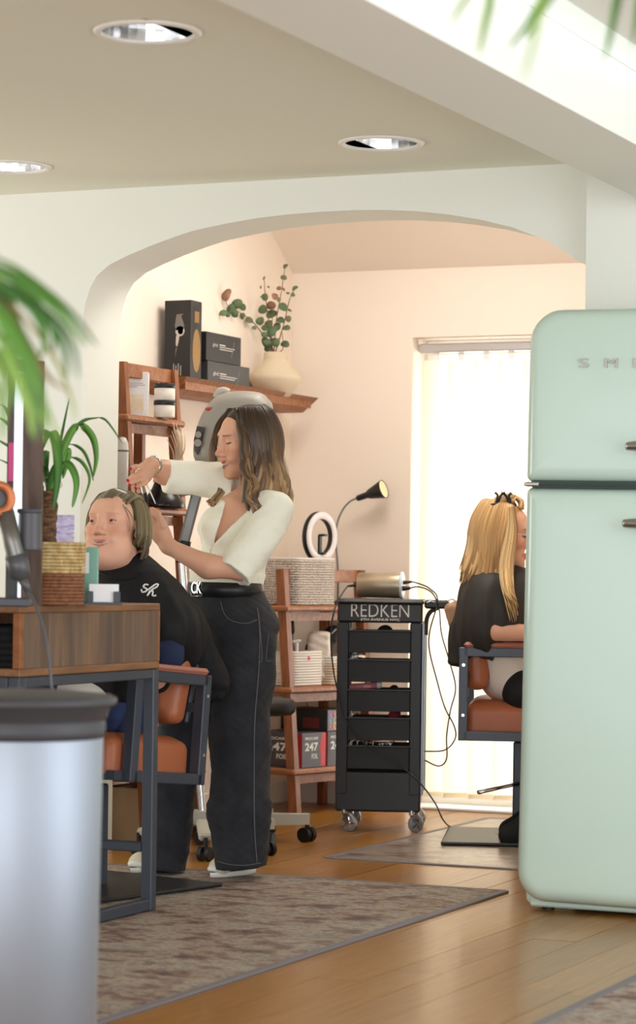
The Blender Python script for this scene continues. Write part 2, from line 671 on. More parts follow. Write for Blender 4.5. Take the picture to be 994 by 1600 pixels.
    me.vertices.add(len(V)); me.vertices.foreach_set('co', V.astype(np.float32).ravel())
    me.loops.add(len(Q) * 4); me.loops.foreach_set('vertex_index', Q.astype(np.int32).ravel())
    me.polygons.add(len(Q)); me.polygons.foreach_set('loop_start', np.arange(0, len(Q) * 4, 4, dtype=np.int32))
    me.polygons.foreach_set('material_index', fm.astype(np.int32))
    me.polygons.foreach_set('use_smooth', np.ones(len(Q), dtype=bool))
    if vc is not None:
        at_ = me.color_attributes.new('tint', 'FLOAT_COLOR', 'POINT')
        at_.data.foreach_set('color', np.concatenate([np.clip(vc, 0, 1), np.ones((len(V), 1))], 1).astype(np.float32).ravel())
    me.update(calc_edges=True)
    me.validate()
    ob = link_mesh(name, me, mats, parent)
    if label:
        ob['label'] = label
    return ob


def C(a, b, ra, rb=None, k=.02, m=0, **z):
    return dict(p=('c', a, b, ra, ra if rb is None else rb), k=k, m=m, **z)


def K(a, b, ra, rb=None, k=.01, m=0, **z):
    return dict(p=('k', a, b, ra, ra if rb is None else rb), k=k, m=m, **z)


def EL(c, r, R=None, k=.02, m=0, **z):
    if not hasattr(r, '__len__'):
        r = (r, r, r)
    return dict(p=('e', c, r, R), k=k, m=m, **z)


def BX(c, h, R=None, rd=.01, k=.01, m=0, **z):
    return dict(p=('b', c, h, R, rd), k=k, m=m, **z)


def chain(pts, rs, k=.006, m=0):
    return [C(pts[i], pts[i + 1], rs[i], rs[i + 1], k, m) for i in range(len(pts) - 1)]


def vnoise(V, freq, seed=0):
    """cheap smooth pseudo noise from sines"""
    r = np.random.default_rng(seed); out = np.zeros(len(V))
    for i in range(5):
        d = r.normal(size=3); d /= np.linalg.norm(d)
        out += np.sin((V @ d) * freq * (1 + .6 * i) + r.uniform(0, 6.28)) / (1 + .6 * i)
    return out / 2.2


from mathutils.bvhtree import BVHTree


def surf_fn(ob):
    """first surface point of a built mesh along the sight line of a pixel"""
    me = ob.data; Mx = ORG[ob.name]
    bv = BVHTree.FromPolygons([Mx @ v.co for v in me.vertices], [tuple(p.vertices) for p in me.polygons])

    def f(px, py, off=.0, dflt=None):
        d = ray(px, py).normalized()
        h = bv.ray_cast(Vector((0, 0, HC)), d)
        if h[0] is None:
            return dflt
        return h[0] - d * off
    return f

# ================================================================== SETTING
M = {}
M['white_wall'] = mat('painted plaster white', (233, 235, 228), .85, bump=.06, bscale=90)
M['ceil'] = mat('painted ceiling', (231, 231, 216), .9, bump=.05, bscale=70)
M['peach_wall'] = mat('painted plaster warm peach', (243, 231, 219), .85, bump=.05, bscale=90)
M['upvc'] = mat('white plastic frame', (240, 240, 238), .35)
M['glass'] = mat('clear glass', (255, 255, 255), .02, trans=1., ior=1.02)
M['skirting'] = mat('white skirting', (238, 232, 224), .5)
M['outside'] = mat('pale garden paving', (225, 222, 215), .9, col2=(205, 200, 190), nscale=5)
M['plank'] = mat('varnished oak plank', (174, 122, 50), .30, col2=(130, 85, 31), nscale=9, nstretch=(9, .8, 4), rand=.13, coat=.12, bump=.06,
                 bscale=30, bstretch=(8, .6, 3), spec=.5)
M['subfloor'] = mat('dark wooden subfloor', (120, 78, 40), .6, col2=(100, 64, 34))
YA, YB = 8.2, 8.48           # arch wall, front and back face
ZC = 2.436                   # ceiling of the front room
XJ = -4.61                   # left jamb of the arch
XL = -4.877                  # left wall of the back room
YW = 10.63                   # back wall

# floor slab and boards
fb = MB(); fb.box((-2.8, 5.0, -.07), (9.0, 13.4, .1))
floor = struct('floor', fb, M['subfloor'])
pm = bpy.data.meshes.new('plank')
_t = MB(); _t.box((0, 0, 0), (1, 1, 1))
bmx = bmesh.new()
pm.from_pydata([tuple(p) for p in _t.v], [], _t.f); bmx.from_mesh(pm)
bmesh.ops.recalc_face_normals(bmx, faces=bmx.faces); bmx.to_mesh(pm); bmx.free()
pm.materials.append(M['plank'])
pw = .132
nrow = 0
x = -5.6
while x < -.7:
    y = 3.2 + random.uniform(-.9, 0)
    while y < YW + .2:
        ln = random.uniform(1.2, 2.1)
        y1 = min(y + ln, YW + .2)
        if y1 - y > .1:
            o = bpy.data.objects.new('plank', pm); COL.objects.link(o); o.parent = floor
            dz = random.uniform(-.0006, .0006)
            o.location = (x + pw / 2, (y + y1) / 2, -.01 + dz); o.scale = (pw - .0016, y1 - y - .002, .02)
        y = y1
    x += pw
fo = MB(); fo.box((.3, 3.6, -.0105), (2.0, 10, .019)); fo.box((-6.4, 5, -.0105), (1.6, 11.6, .019)); fo.box((-3.1, .55, -.0105), (4.9, 3.3, .019))
struct('floor_edge', fo, M['plank'], floor)


# ceilings; the lower one has three round holes for the recessed lamps
LAMPS = [(-3.09, 5.82), (-3.18, 7.60), (-4.57, 7.62)]
LR = .118
cb = MB()
xs = sorted({-7.2, -2.40, *[l[0] - .15 for l in LAMPS], *[l[0] + .15 for l in LAMPS]})
ys = sorted({-1.5, YA, *[l[1] - .15 for l in LAMPS], *[l[1] + .15 for l in LAMPS]})
for i in range(len(xs) - 1):
    for j in range(len(ys) - 1):
        x0, x1, y0, y1 = xs[i], xs[i + 1], ys[j], ys[j + 1]
        hole = None
        for l in LAMPS:
            if x0 < l[0] < x1 and y0 < l[1] < y1:
                hole = l
        if hole is None:
            cb.add([(x0, y0, ZC), (x1, y0, ZC), (x1, y1, ZC), (x0, y1, ZC)], [(3, 2, 1, 0)])
        else:
            n = 48; ring = []; sq = []
            for k in range(n):
                a = 2 * math.pi * k / n; c, s = math.cos(a), math.sin(a)
                ring.append((hole[0] + LR * c, hole[1] + LR * s, ZC))
                q = 1 / max(abs(c), abs(s))
                sx = hole[0] + (x1 - hole[0] if c > 0 else hole[0] - x0) * c * q
                sy = hole[1] + (y1 - hole[1] if s > 0 else hole[1] - y0) * s * q
                sq.append((sx, sy, ZC))
            cb.add(ring + sq, [(k, (k + 1) % n, n + (k + 1) % n, n + k) for k in range(n)])
            crn = [(x0, y0), (x1, y0), (x1, y1), (x0, y1)]
cb.add([(-7.2, -1.5, ZC + .3), (-2.4, -1.5, ZC + .3), (-2.4, YA, ZC + .3), (-7.2, YA, ZC + .3)], [(0, 1, 2, 3)])
struct('ceiling', cb, M['ceil'], recalc=False)
cb = MB(); cb.box((-.45, 3.6, ZC + .07), (3.1, 10.2, .1))
struct('ceiling_right', cb, M['white_wall'])
# boxed beam running away from the lens
tb = MB(); tb.box((-2.254, 3.4, 2.357), (.292, 9.6, .2)); tb.box((-2.254, 3.4, 2.6), (.29, 9.6, .28))
struct('trim_1', tb, M['white_wall'])

# arch wall: front outline of the opening traced on the wall plane, in world x, z
arch_px = [(129, 560), (130, 500), (133, 476), (141, 450), (152, 430), (172, 413), (200, 399), (235, 384), (270, 371), (300, 361), (350, 350),
           (400, 341), (450, 335), (500, 331), (550, 328.5), (600, 328), (650, 330), (700, 335), (750, 343), (800, 355), (850, 374), (880, 391), (900, 406)]
arch = [(XJ, 0.0)]
for (a, b) in arch_px:
    p = on_y(a, b, YA); arch.append((max(p.x, XJ), p.z))
arch += [(-2.605, arch[-1][1] - .06), (-2.56, arch[-1][1] - .16), (-2.55, 0.0)]
wb = MB()
zt = ZC + .3
n = len(arch)
for y, fl in ((YA, False), (YB, True)):
    o = [(p[0], y, p[1]) for p in arch]
    top = [(p[0], y, zt) for p in arch]
    fs = [(i, n + i, n + i + 1, i + 1) if not fl else (i, i + 1, n + i + 1, n + i) for i in range(n - 1) if abs(arch[i][0] - arch[i + 1][0]) > 1e-6]
    wb.add(o + top, fs)
    for (xa, xb) in ((-7.2, XJ), (-2.55, 1.1)):
        wb.add([(xa, y, 0), (xb, y, 0), (xb, y, zt), (xa, y, zt)], [(0, 1, 2, 3) if not fl else (3, 2, 1, 0)])
wb.add([(p[0], YA, p[1]) for p in arch] + [(p[0], YB, p[1]) for p in arch], [(i, i + 1, n + i + 1, n + i) for i in range(n - 1)], smooth=True)
struct('wall_arch', wb, M['white_wall'], recalc=False)
pb = MB(); pb.box((-2.2, 8.15, 1.2), (.9, .1, 2.4))
struct('wall_pier', pb, M['white_wall'])

# back room
wl = MB(); wl.box((XL - .06, 9.6, 1.5), (.12, 2.3, 3.0))
struct('wall_left', wl, M['peach_wall'])
WX0, WX1, WZ = -4.285, -2.95, 2.104
wk = MB()
wk.box(((XL - .1 + WX0) / 2, YW + .12, 1.5), (WX0 - XL + .1, .24, 3.0))
wk.box(((WX0 + WX1) / 2, YW + .12, (WZ + 3) / 2), (WX1 - WX0, .24, 3 - WZ))
wk.box(((WX1 - 2.4) / 2, YW + .12, 1.5), (WX1 * -1 - 2.4, .24, 3.0))
struct('wall_back', wk, M['peach_wall'])
wr = MB(); wr.box((-2.49, 9.6, 1.5), (.1, 2.3, 3.0))
struct('wall_right', wr, M['peach_wall'])
ck = MB()   # sloping ceiling under the roof
ck.add([(XL - .1, YW + .02, 2.396), (-2.4, YW + .02, 2.396), (-2.4, 9.86, 2.92), (XL - .1, 9.86, 2.92), (-2.4, YA, 2.92), (XL - .1, YA, 2.92)],
       [(0, 1, 2, 3), (3, 2, 4, 5)])
ck.add([(XL - .1, YW + .02, 2.45), (-2.4, YW + .02, 2.45), (-2.4, 9.86, 3.0), (XL - .1, 9.86, 3.0), (-2.4, YA, 3.0), (XL - .1, YA, 3.0)],
       [(3, 2, 1, 0), (5, 4, 2, 3)])
struct('ceiling_slope', ck, M['peach_wall'], recalc=False)
sk = MB(); sk.box(((XL + WX0) / 2, YW - .008, .05), (WX0 - XL, .016, .1), .004)
struct('baseboard_back', sk, M['skirting'])
sk = MB(); sk.box((XL + .008, 9.55, .05), (.016, 2.1, .1), .004)
struct('baseboard_left', sk, M['skirting'])
# front room left wall and garden ground outside the door
fl = MB(); fl.box((-7.25, 3.4, 1.3), (.1, 9.8, 2.8))
struct('wall_front_left', fl, M['white_wall'])
og = MB(); og.box((-3.5, 13.2, -.12), (8, 4.6, .1))
struct('floor_garden', og, M['outside'])

# garden door in its reveal
wn = MB()
yf = YW + .2
for xx in (WX0 + .035, WX1 - .035, (WX0 + WX1) / 2):
    wn.box((xx, yf, WZ / 2), (.07, .06, WZ), .006)
wn.box(((WX0 + WX1) / 2, yf, WZ - .035), (WX1 - WX0, .058, .07), .006)
wn.box(((WX0 + WX1) / 2, yf, .04), (WX1 - WX0, .058, .08), .006)
win = struct('window_1', wn, M['upvc'])
for k in range(2):
    g = MB(); w0 = WX0 + .06 + k * ((WX1 - WX0) / 2 - .03); w1 = w0 + (WX1 - WX0) / 2 - .09
    g.box(((w0 + w1) / 2, yf, WZ / 2), (w1 - w0, .006, WZ - .15))
    part('pane', g, M['glass'], win)
tr = MB(); tr.box(((WX0 + WX1) / 2, YW + .06, .006), (WX1 - WX0, .2, .012), .003)
struct('trim_2', tr, M['upvc'])


# vertical blind
M['vane'] = mat('cream blind fabric', (238, 226, 200), .8)
_n = M['vane'].node_tree.nodes; _l = M['vane'].node_tree.links
_tr = _n.new('ShaderNodeBsdfTranslucent'); _tr.inputs[0].default_value = lin((250, 241, 222))
_mx = _n.new('ShaderNodeMixShader'); _mx.inputs[0].default_value = .42
_l.new(_n['Principled BSDF'].outputs[0], _mx.inputs[1]); _l.new(_tr.outputs[0], _mx.inputs[2])
_l.new(_mx.outputs[0], _n['Material Output'].inputs[0])
M['rail'] = mat('grey aluminium rail', (188, 184, 184), .35, metal=.3)
bl = thing('vertical_blind', 'cream vertical fabric blind hanging in front of the garden door', 'blind', ((WX0 + WX1) / 2, YW + .07, WZ - .07))
hb = MB(); hb.box(((WX0 + WX1) / 2, YW + .07, WZ - .045), (WX1 - WX0 - .02, .045, .04), .006)
part('head_rail', hb, M['rail'], bl)
vx = WX0 + .09
k = 0
while vx < WX1 - .03:
    ang = math.radians(32 if k else 24)
    vb = MB(); dx, dy = .062 * math.cos(ang), .062 * math.sin(ang)
    cols = 5
    pts = []
    for z in (.05, WZ - .10):
        for j in range(cols):
            t = -1 + 2 * j / (cols - 1); bow = .006 * (1 - t * t)
            pts.append((vx + dx * t - bow * math.sin(ang), YW + .07 + dy * t + bow * math.cos(ang), z))
    vb.add(pts, [(j, j + 1, cols + j + 1, cols + j) for j in range(cols - 1)], smooth=True)
    vo = part('vane', vb, M['vane'], bl, recalc=False)
    hk = MB(); hk.box((vx, YW + .07, WZ - .083), (.03, .004, .035), .001)
    part('hanger', hk, M['upvc'], vo)
    wt = MB(); wt.bar((vx - dx * .9, YW + .07 - dy * .9, .06), (vx + dx * .9, YW + .07 + dy * .9, .06), .004, .022)
    part('bottom_weight', wt, M['vane'], vo)
    vx += .1185; k += 1
ch = MB()
ch.tube(spline([(WX0 + .05, YW + .045, .06), (WX0 + .3, YW + .045, .052), (WX0 + .6, YW + .045, .06), (WX0 + .9, YW + .045, .052), (WX1 - .05, YW + .045, .06)], 6), .0018, 5)
part('bottom_chain', ch, M['upvc'], bl)
cd = MB(); cd.tube([(WX0 + .025, YW + .05, WZ - .07), (WX0 + .025, YW + .05, .9)], .0022, 5); cd.tube([(WX0 + .035, YW + .05, WZ - .07), (WX0 + .035, YW + .05, .9)], .0022, 5)
part('pull_cord', cd, M['upvc'], bl)

# recessed ceiling lamps
M['chrome'] = mat('polished chrome', (228, 228, 230), .2, metal=1.)
M['lamp_trim'] = mat('white enamel trim', (238, 236, 230), .4)
M['tube_lamp'] = mat('white lamp tube', (250, 245, 230), .4, emit=.25)
_lab = ['round recessed ceiling light with chrome reflector, nearest the camera at upper left', 'round recessed ceiling light with chrome reflector, above the arch beside the beam',
        'round recessed ceiling light with chrome reflector, cut by the left picture edge']
for (lx, ly), lb in zip(LAMPS, _lab):
    t = thing('ceiling_light', lb, 'ceiling light', (lx, ly, ZC), 'recessed lights in the front ceiling')
    rb = MB(); rb.lathe([(.117, .004), (.117, -.003), (.120, -.007), (.134, -.008), (.140, -.003), (.140, .0005), (.125, .0005)], (lx, ly, ZC), n=48, closed=False)
    part('trim_ring', rb, M['lamp_trim'], t)
    rf = MB()
    prof = [(.1165, .0), (.112, .03), (.103, .07), (.088, .11), (.06, .135), (.0, .14)]
    n = 30
    for i in range(len(prof) - 1):
        for j in range(n):
            a0, a1 = 2 * math.pi * j / n, 2 * math.pi * (j + 1) / n
            (r0, h0), (r1, h1) = prof[i], prof[i + 1]
            q = [(lx + r * math.cos(a), ly + r * math.sin(a), ZC + h) for r, h, a in ((r0, h0, a0), (r0, h0, a1), (r1, h1, a1), (r1, h1, a0))]
            rf.add(q if r1 > 0 else q[:3], [(0, 1, 2, 3) if r1 > 0 else (0, 1, 2)])
    part('reflector', rf, M['chrome'], t, recalc=False)
    for sgn in (-1, 1):
        lb_ = MB(); lb_.tube(spline([(lx - .07, ly + sgn * .02, ZC + .075), (lx, ly + sgn * .02, ZC + .07), (lx + .06, ly + sgn * .02, ZC + .075)], 4), .012, 10)
        part('lamp_tube', lb_, M['tube_lamp'], t)

# rugs
def rug_mat(name, gloss):
    m = mat(name, (150, 140, 128), gloss)
    N, L = m.node_tree.nodes, m.node_tree.links
    tc = N.new('ShaderNodeTexCoord'); mp = N.new('ShaderNodeMapping'); mp.inputs['Scale'].default_value = (1.0, 1.5, 1)
    mp.inputs['Rotation'].default_value = (0, 0, .45)
    L.new(tc.outputs['Object'], mp.inputs[0])
    n1 = N.new('ShaderNodeTexNoise'); n1.inputs['Scale'].default_value = 6; n1.inputs['Detail'].default_value = 10; n1.inputs['Roughness'].default_value = .78
    n2 = N.new('ShaderNodeTexNoise'); n2.inputs['Scale'].default_value = 3.1; n2.inputs['Detail'].default_value = 5
    for q in (n1, n2):
        L.new(mp.outputs[0], q.inputs['Vector'])
    r1 = N.new('ShaderNodeValToRGB'); e = r1.color_ramp.elements
    e[0].position = .36; e[0].color = lin((48, 44, 54)); e[1].position = .66; e[1].color = lin((196, 184, 162))
    for pos, c in ((.43, (96, 70, 66)), (.485, (136, 112, 98)), (.53, (172, 160, 140)), (.575, (88, 82, 94))):
        k = e.new(pos); k.color = lin(c)
    L.new(n1.outputs['Fac'], r1.inputs[0])
    r2 = N.new('ShaderNodeValToRGB'); r2.color_ramp.elements[0].position = .42; r2.color_ramp.elements[1].position = .62
    r2.color_ramp.elements[0].color = lin((116, 90, 82)); r2.color_ramp.elements[1].color = lin((166, 158, 146))
    L.new(n2.outputs['Fac'], r2.inputs[0])
    mx = N.new('ShaderNodeMix'); mx.data_type = 'RGBA'; mx.inputs[0].default_value = .22
    L.new(r1.outputs[0], mx.inputs[6]); L.new(r2.outputs[0], mx.inputs[7])
    L.new(mx.outputs[2], N['Principled BSDF'].inputs['Base Color'])
    return m


M['rug'] = rug_mat('distressed woven rug', .75)
M['mat'] = rug_mat('glossy printed vinyl mat', .28)
M['rug_edge'] = mat('grey bound rug edge', (112, 106, 110), .6)


def rug(x0, x1, y0, y1, z, m, label):
    r = thing('rug', label, 'rug', ((x0 + x1) / 2, (y0 + y1) / 2, 0))
    b = MB(); b.box(((x0 + x1) / 2, (y0 + y1) / 2, z / 2), (x1 - x0 - .03, y1 - y0 - .03, z), .002)
    part('pile', b, m, r)
    e = MB()
    for (a, c) in (((x0, y0), (x1, y0)), ((x1, y0), (x1, y1)), ((x1, y1), (x0, y1)), ((x0, y1), (x0, y0))):
        e.bar((a[0], a[1], z / 2), (c[0], c[1], z / 2), .03, z + .001, bev=.002)
    part('binding', e, M['rug_edge'], r)


rug(-4.75, -2.87, 4.95, 8.0, .006, M['rug'], 'large faded beige and brown patterned rug under the stylist and desk')
rug(-3.79, -2.62, 8.62, 10.35, .004, M['mat'], 'glossy grey brown patterned mat under the far styling chair')
rug(-1.95, -.3, 4.2, 7.3, .006, M['rug'], 'faded grey patterned rug at the lower right corner, in front of the fridge')

# ================================================================== FRIDGE
M['mint'] = mat('mint green enamel', (196, 219, 208), .22, coat=.5, spec=.5)
M['steel'] = mat('brushed steel', (176, 172, 166), .28, metal=1.)
M['seal'] = mat('dark rubber seal', (60, 74, 70), .6)
M['black_plastic'] = mat('black plastic', (24, 24, 26), .45)
fx, fy = -2.675, 7.53
FW = .80
fr = thing('fridge', 'tall mint green retro fridge freezer with rounded corners by the pier', 'fridge', (fx + .4, fy + .28, 0))
FT = Matrix.Translation((fx + .4, fy, 0)) @ Matrix.Rotation(math.radians(.7), 4, 'Y')


def round_slab(mb, w, z0, z1, rt, rb, y0, y1, edge, mi=0, n=8):
    """door: rounded rectangle in x-z with soft front edge; rt, rb = corner radii at top and bottom"""
    def outline(ins):
        o = []
        for (cx, cz, r, a0) in ((w / 2, z1, rt, 0), (-w / 2, z1, rt, 90), (-w / 2, z0, rb, 180), (w / 2, z0, rb, 270)):
            sx = 1 if cx > 0 else -1; sz = 1 if cz == z1 else -1
            r_ = max(r - ins, .001)
            ox, oz = cx - sx * (ins + r_), cz - sz * (ins + r_)
            for i in range(n + 1):
                a = math.radians(a0 + 90 * i / n)
                o.append((ox + r_ * math.cos(a), oz + r_ * math.sin(a)))
        return o
    rings = [(0, y1)]
    m = 7
    for i in range(m + 1):
        a = math.pi / 2 * i / m
        rings.append((edge * (1 - math.cos(a)), y0 + edge * (1 - math.sin(a))))
    rings.append((edge * 2.2, y0 - .002)); rings.append((w * .3 if w * .3 < (z1 - z0) * .45 else (z1 - z0) * .4, y0 - .006))
    vs = []; fs = []
    for (ins, y) in rings:
        vs += [FT @ Vector((q[0], y, q[1])) for q in outline(ins)]
    c = 4 * (n + 1)
    for i in range(len(rings) - 1):
        for j in range(c):
            fs.append((i * c + j, i * c + (j + 1) % c, (i + 1) * c + (j + 1) % c, (i + 1) * c + j))
    fs.append(tuple(range(c))); fs.append(tuple((len(rings) - 1) * c + j for j in range(c))[::-1])
    mb.add(vs, fs, mi, True)


b = MB(); round_slab(b, FW - .03, .018, 1.855, .12, .02, .075, .55, .01)
part('cabinet', b, M['mint'], fr)
b = MB(); round_slab(b, FW, 1.337, 1.874, .105, .022, 0, .07, .045)
part('freezer_door', b, M['mint'], fr)
b = MB(); round_slab(b, FW, .032, 1.322, .022, .095, 0, .07, .05)
dr = part('fridge_door', b, M['mint'], fr)
b = MB(); round_slab(b, FW - .05, 1.318, 1.342, .004, .004, .012, .08, .004)
part('door_seal', b, M['seal'], fr)
b = MB(); b.box(FT @ Vector((-.375, .03, 1.33)), (.05, .05, .012), .003); b.cyl(FT @ Vector((-.385, .03, 1.322)), FT @ Vector((-.385, .03, 1.338)), .012)
part('hinge', b, M['steel'], fr)
b = MB(); b.box(FT @ Vector((0, .28, .03)), (FW - .06, .42, .03), .006)
part('plinth', b, M['mint'], fr)
for sx in (-1, 1):
    b = MB(); b.cyl((fx + .4 + sx * .33, fy + .14, 0), (fx + .4 + sx * .33, fy + .14, .045), .02)
    part('foot', b, M['black_plastic'], fr)
    b = MB(); b.cyl((fx + .4 + sx * .33, fy + .48, 0), (fx + .4 + sx * .33, fy + .48, .045), .02)
    part('foot', b, M['black_plastic'], fr)
for (hx, hy_) in ((980, 697), (975, 818)):
    p = on_y(hx, hy_, fy - .05)
    b = MB()
    pts = spline([p, p + Vector((.06, -.012, 0)), p + Vector((.2, -.018, 0)), p + Vector((.33, -.012, 0)), p + Vector((.39, 0, 0))], 5)
    b.tube(pts, [.010 + .004 * math.sin(math.pi * i / (len(pts) - 1)) for i in range(len(pts))], 12, flat=(1, 1.25), up=(0, 0, 1))
    for q in (p + Vector((.02, 0, 0)), p + Vector((.37, 0, 0))):
        b.cyl(q, q + Vector((0, .06, 0)), .011)
    part('handle', b, M['steel'], fr)
for ch, px in (('S', 905), ('M', 947), ('E', 991), ('G', 1033)):
    o = on_y(px, 575, fy - .004)
    w_ = (on_y(px + (16 if ch != 'M' else 19), 575, fy - .004) - o).x
    text_part('letter', ch, o, (1, 0, 0), (0, 0, 1), .030, w_, .006, M['steel'], fr, thick=.0)

# ================================================================== CONSOLE DESK
M['desk_panel'] = mat('reclaimed plank laminate', (122, 92, 66), .5, col2=(84, 72, 66), nscale=3.2, nstretch=(1, 9, .9), ncontrast=(.3, .7), bump=.05, bscale=20, bstretch=(1, 12, 1), rand=.18)
M['desk_rim'] = mat('warm brown laminate', (140, 98, 64), .45, col2=(118, 80, 52), nscale=5, nstretch=(8, 1, 8))
M['desk_in'] = mat('orange brown wood inside', (150, 92, 48), .5, col2=(124, 72, 36), nscale=6, nstretch=(1, 6, 6))
M['slate_metal'] = mat('slate powder coated steel', (66, 72, 82), .42, metal=.3)
DX, DY0, DY1, DZ0, DZ1 = -3.646, 6.16, 7.0, .750, .950
DXL = -5.0
dk = thing('console_desk', 'wood plank console desk with slate metal frame at lower left', 'desk', ((DX + DXL) / 2, (DY0 + DY1) / 2, 0))
b = MB(); b.box(((DX + DXL) / 2, (DY0 + DY1) / 2, DZ1 - .011), (DX - DXL, DY1 - DY0, .022), .003); part('top_board', b, M['desk_rim'], dk)
b = MB(); b.box(((DX + DXL) / 2, (DY0 + DY1) / 2, DZ0 + .011), (DX - DXL, DY1 - DY0, .022), .003); part('bottom_board', b, M['desk_rim'], dk)
# end panel of upright planks, each its own board
yy = DY0 + .022
bw = [.09, .045, .075, .07, .10, .045, .075, .06, .065, .07, .085]
s_ = sum(bw); i = 0
for w_ in bw:
    w_ = w_ / s_ * (DY1 - DY0 - .030)
    b = MB(); b.box((0, 0, 0), (.018, w_ - .001, DZ1 - DZ0 - .044), .0015)
    o = part('panel_board', b, M['desk_panel'], None); o.parent = dk
    o.location = Vector((DX - .010 - (.0012 if i % 2 else 0), yy + w_ / 2, (DZ0 + DZ1) / 2)) - dk.location
    yy += w_; i += 1
b = MB(); b.box((DX - .012, DY0 + .011, (DZ0 + DZ1) / 2), (.024, .022, DZ1 - DZ0 - .044), .002); 
part('corner_post', b, M['desk_in'], dk)
b = MB(); b.box((DX - .012, DY1 - .005, (DZ0 + DZ1) / 2), (.024, .01, DZ1 - DZ0 - .044), .001)
part('corner_post', b, M['desk_in'], dk)
for xx in (DX - .40, DX - .85, DXL + .011):
    b = MB(); b.box((xx, (DY0 + DY1) / 2, (DZ0 + DZ1) / 2), (.022, DY1 - DY0 - .01, DZ1 - DZ0 - .044)); part('divider', b, M['desk_in'], dk)
fz = DZ0 - .016


def frame_bar(nm, a, c, w_=.034, h_=.034):
    b = MB(); b.bar(a, c, w_, h_, bev=.003); part(nm, b, M['slate_metal'], dk)


for xx in (DX - .019, DXL + .02):
    for yv in (DY0 + .018, DY1 - .018):
        b = MB(); b.box((xx, yv, (DZ0 + .006) / 2), (.036, .036, DZ0 - .008), .003); part('leg', b, M['slate_metal'], dk)
    frame_bar('foot_rail', (xx, DY0 + .036, .026), (xx, DY1 - .036, .026))
    frame_bar('top_rail', (xx, DY0 + .036, fz), (xx, DY1 - .036, fz), .034, .03)
for yv in (DY0 + .018, DY1 - .018):
    frame_bar('top_rail', (DXL + .04, yv, fz), (DX - .04, yv, fz), .034, .03)
frame_bar('stretcher', (DXL + .04, DY1 - .018, .20), (DX - .04, DY1 - .018, .20), .03, .03)

# ================================================================== BIN
M['bin_steel'] = mat('brushed stainless steel', (158, 166, 178), .5, metal=.7, bump=.03, bscale=8, bstretch=(30, 30, .3))
M['bin_lid'] = mat('dark grey plastic lid', (62, 62, 66), .5)
BC = on_z(26, 1080, .80); BC = cv(-.612, 5.2)
bn = thing('waste_bin', 'tall brushed steel bin with dark lid in the left foreground', 'bin', (BC.x, BC.y, 0))
b = MB(); b.lathe([(.165, .012), (.172, .02), (.180, .712), (.176, .72)], BC, n=64); part('body', b, M['bin_steel'], bn)
b = MB(); b.lathe([(.172, 0), (.174, .012), (.170, .016)], BC, n=64); part('base_ring', b, M['bin_lid'], bn)
b = MB(); b.lathe([(.182, .714), (.184, .728), (.184, .745), (.1815, .748), (.187, .752), (.193, .775), (.205, .781), (.207, .786), (.206, .793), (.196, .799), (.12, .806), (.02, .808)], BC, n=64)
part('lid', b, M['bin_lid'], bn)

# ================================================================== FLOATING SHELF
M['teak'] = mat('warm brown stained wood', (160, 102, 62), .42, col2=(132, 80, 46), nscale=7, nstretch=(1.5, 7, 7), bump=.03, bscale=30)
M['teak_v'] = mat('warm brown stained upright wood', (148, 90, 52), .42, col2=(122, 70, 38), nscale=7, nstretch=(7, 7, 1.2))
SH = thing('floating_shelf', 'long brown wooden wall shelf with sloping front below the vase', 'shelf', (XL + .09, 9.85, 1.765))
sy0, sy1 = 9.21, 10.5
zt0, zt1 = 1.805, 1.825
b = MB(); b.hexa([(XL + .002, sy0 + .03, 1.765), (XL + .107, sy0 + .03, 1.765), (XL + .107, sy1 - .0, 1.765), (XL + .002, sy1, 1.765),
                  (XL + .002, sy0 + .03, 1.783), (XL + .13, sy0 + .03, 1.783), (XL + .13, sy1, 1.783), (XL + .002, sy1, 1.783)])
part('base_board', b, M['teak'], SH)
b = MB(); b.hexa([(XL + .107, sy0 + .03, 1.765), (XL + .122, sy0 + .03, 1.765), (XL + .122, sy1 - .01, 1.765), (XL + .107, sy1 - .01, 1.765),
                  (XL + .170, sy0, 1.832), (XL + .186, sy0, 1.832), (XL + .186, sy1 + .02, 1.832), (XL + .170, sy1 + .02, 1.832)])
part('front_board', b, M['teak'], SH)
b = MB(); b.hexa([(XL + .002, sy0 + .03, 1.765), (XL + .107, sy0 + .03, 1.765), (XL + .107, sy0 + .046, 1.765), (XL + .002, sy0 + .046, 1.765),
                  (XL + .002, sy0, 1.832), (XL + .170, sy0, 1.832), (XL + .170, sy0 + .016, 1.832), (XL + .002, sy0 + .016, 1.832)])
part('end_board', b, M['teak'], SH)
b = MB(); b.box((XL + .085, (sy0 + sy1) / 2, 1.798), (.165, sy1 - sy0 - .05, .03)); part('inner_deck', b, M['teak'], SH)
SZ = 1.813    # deck height


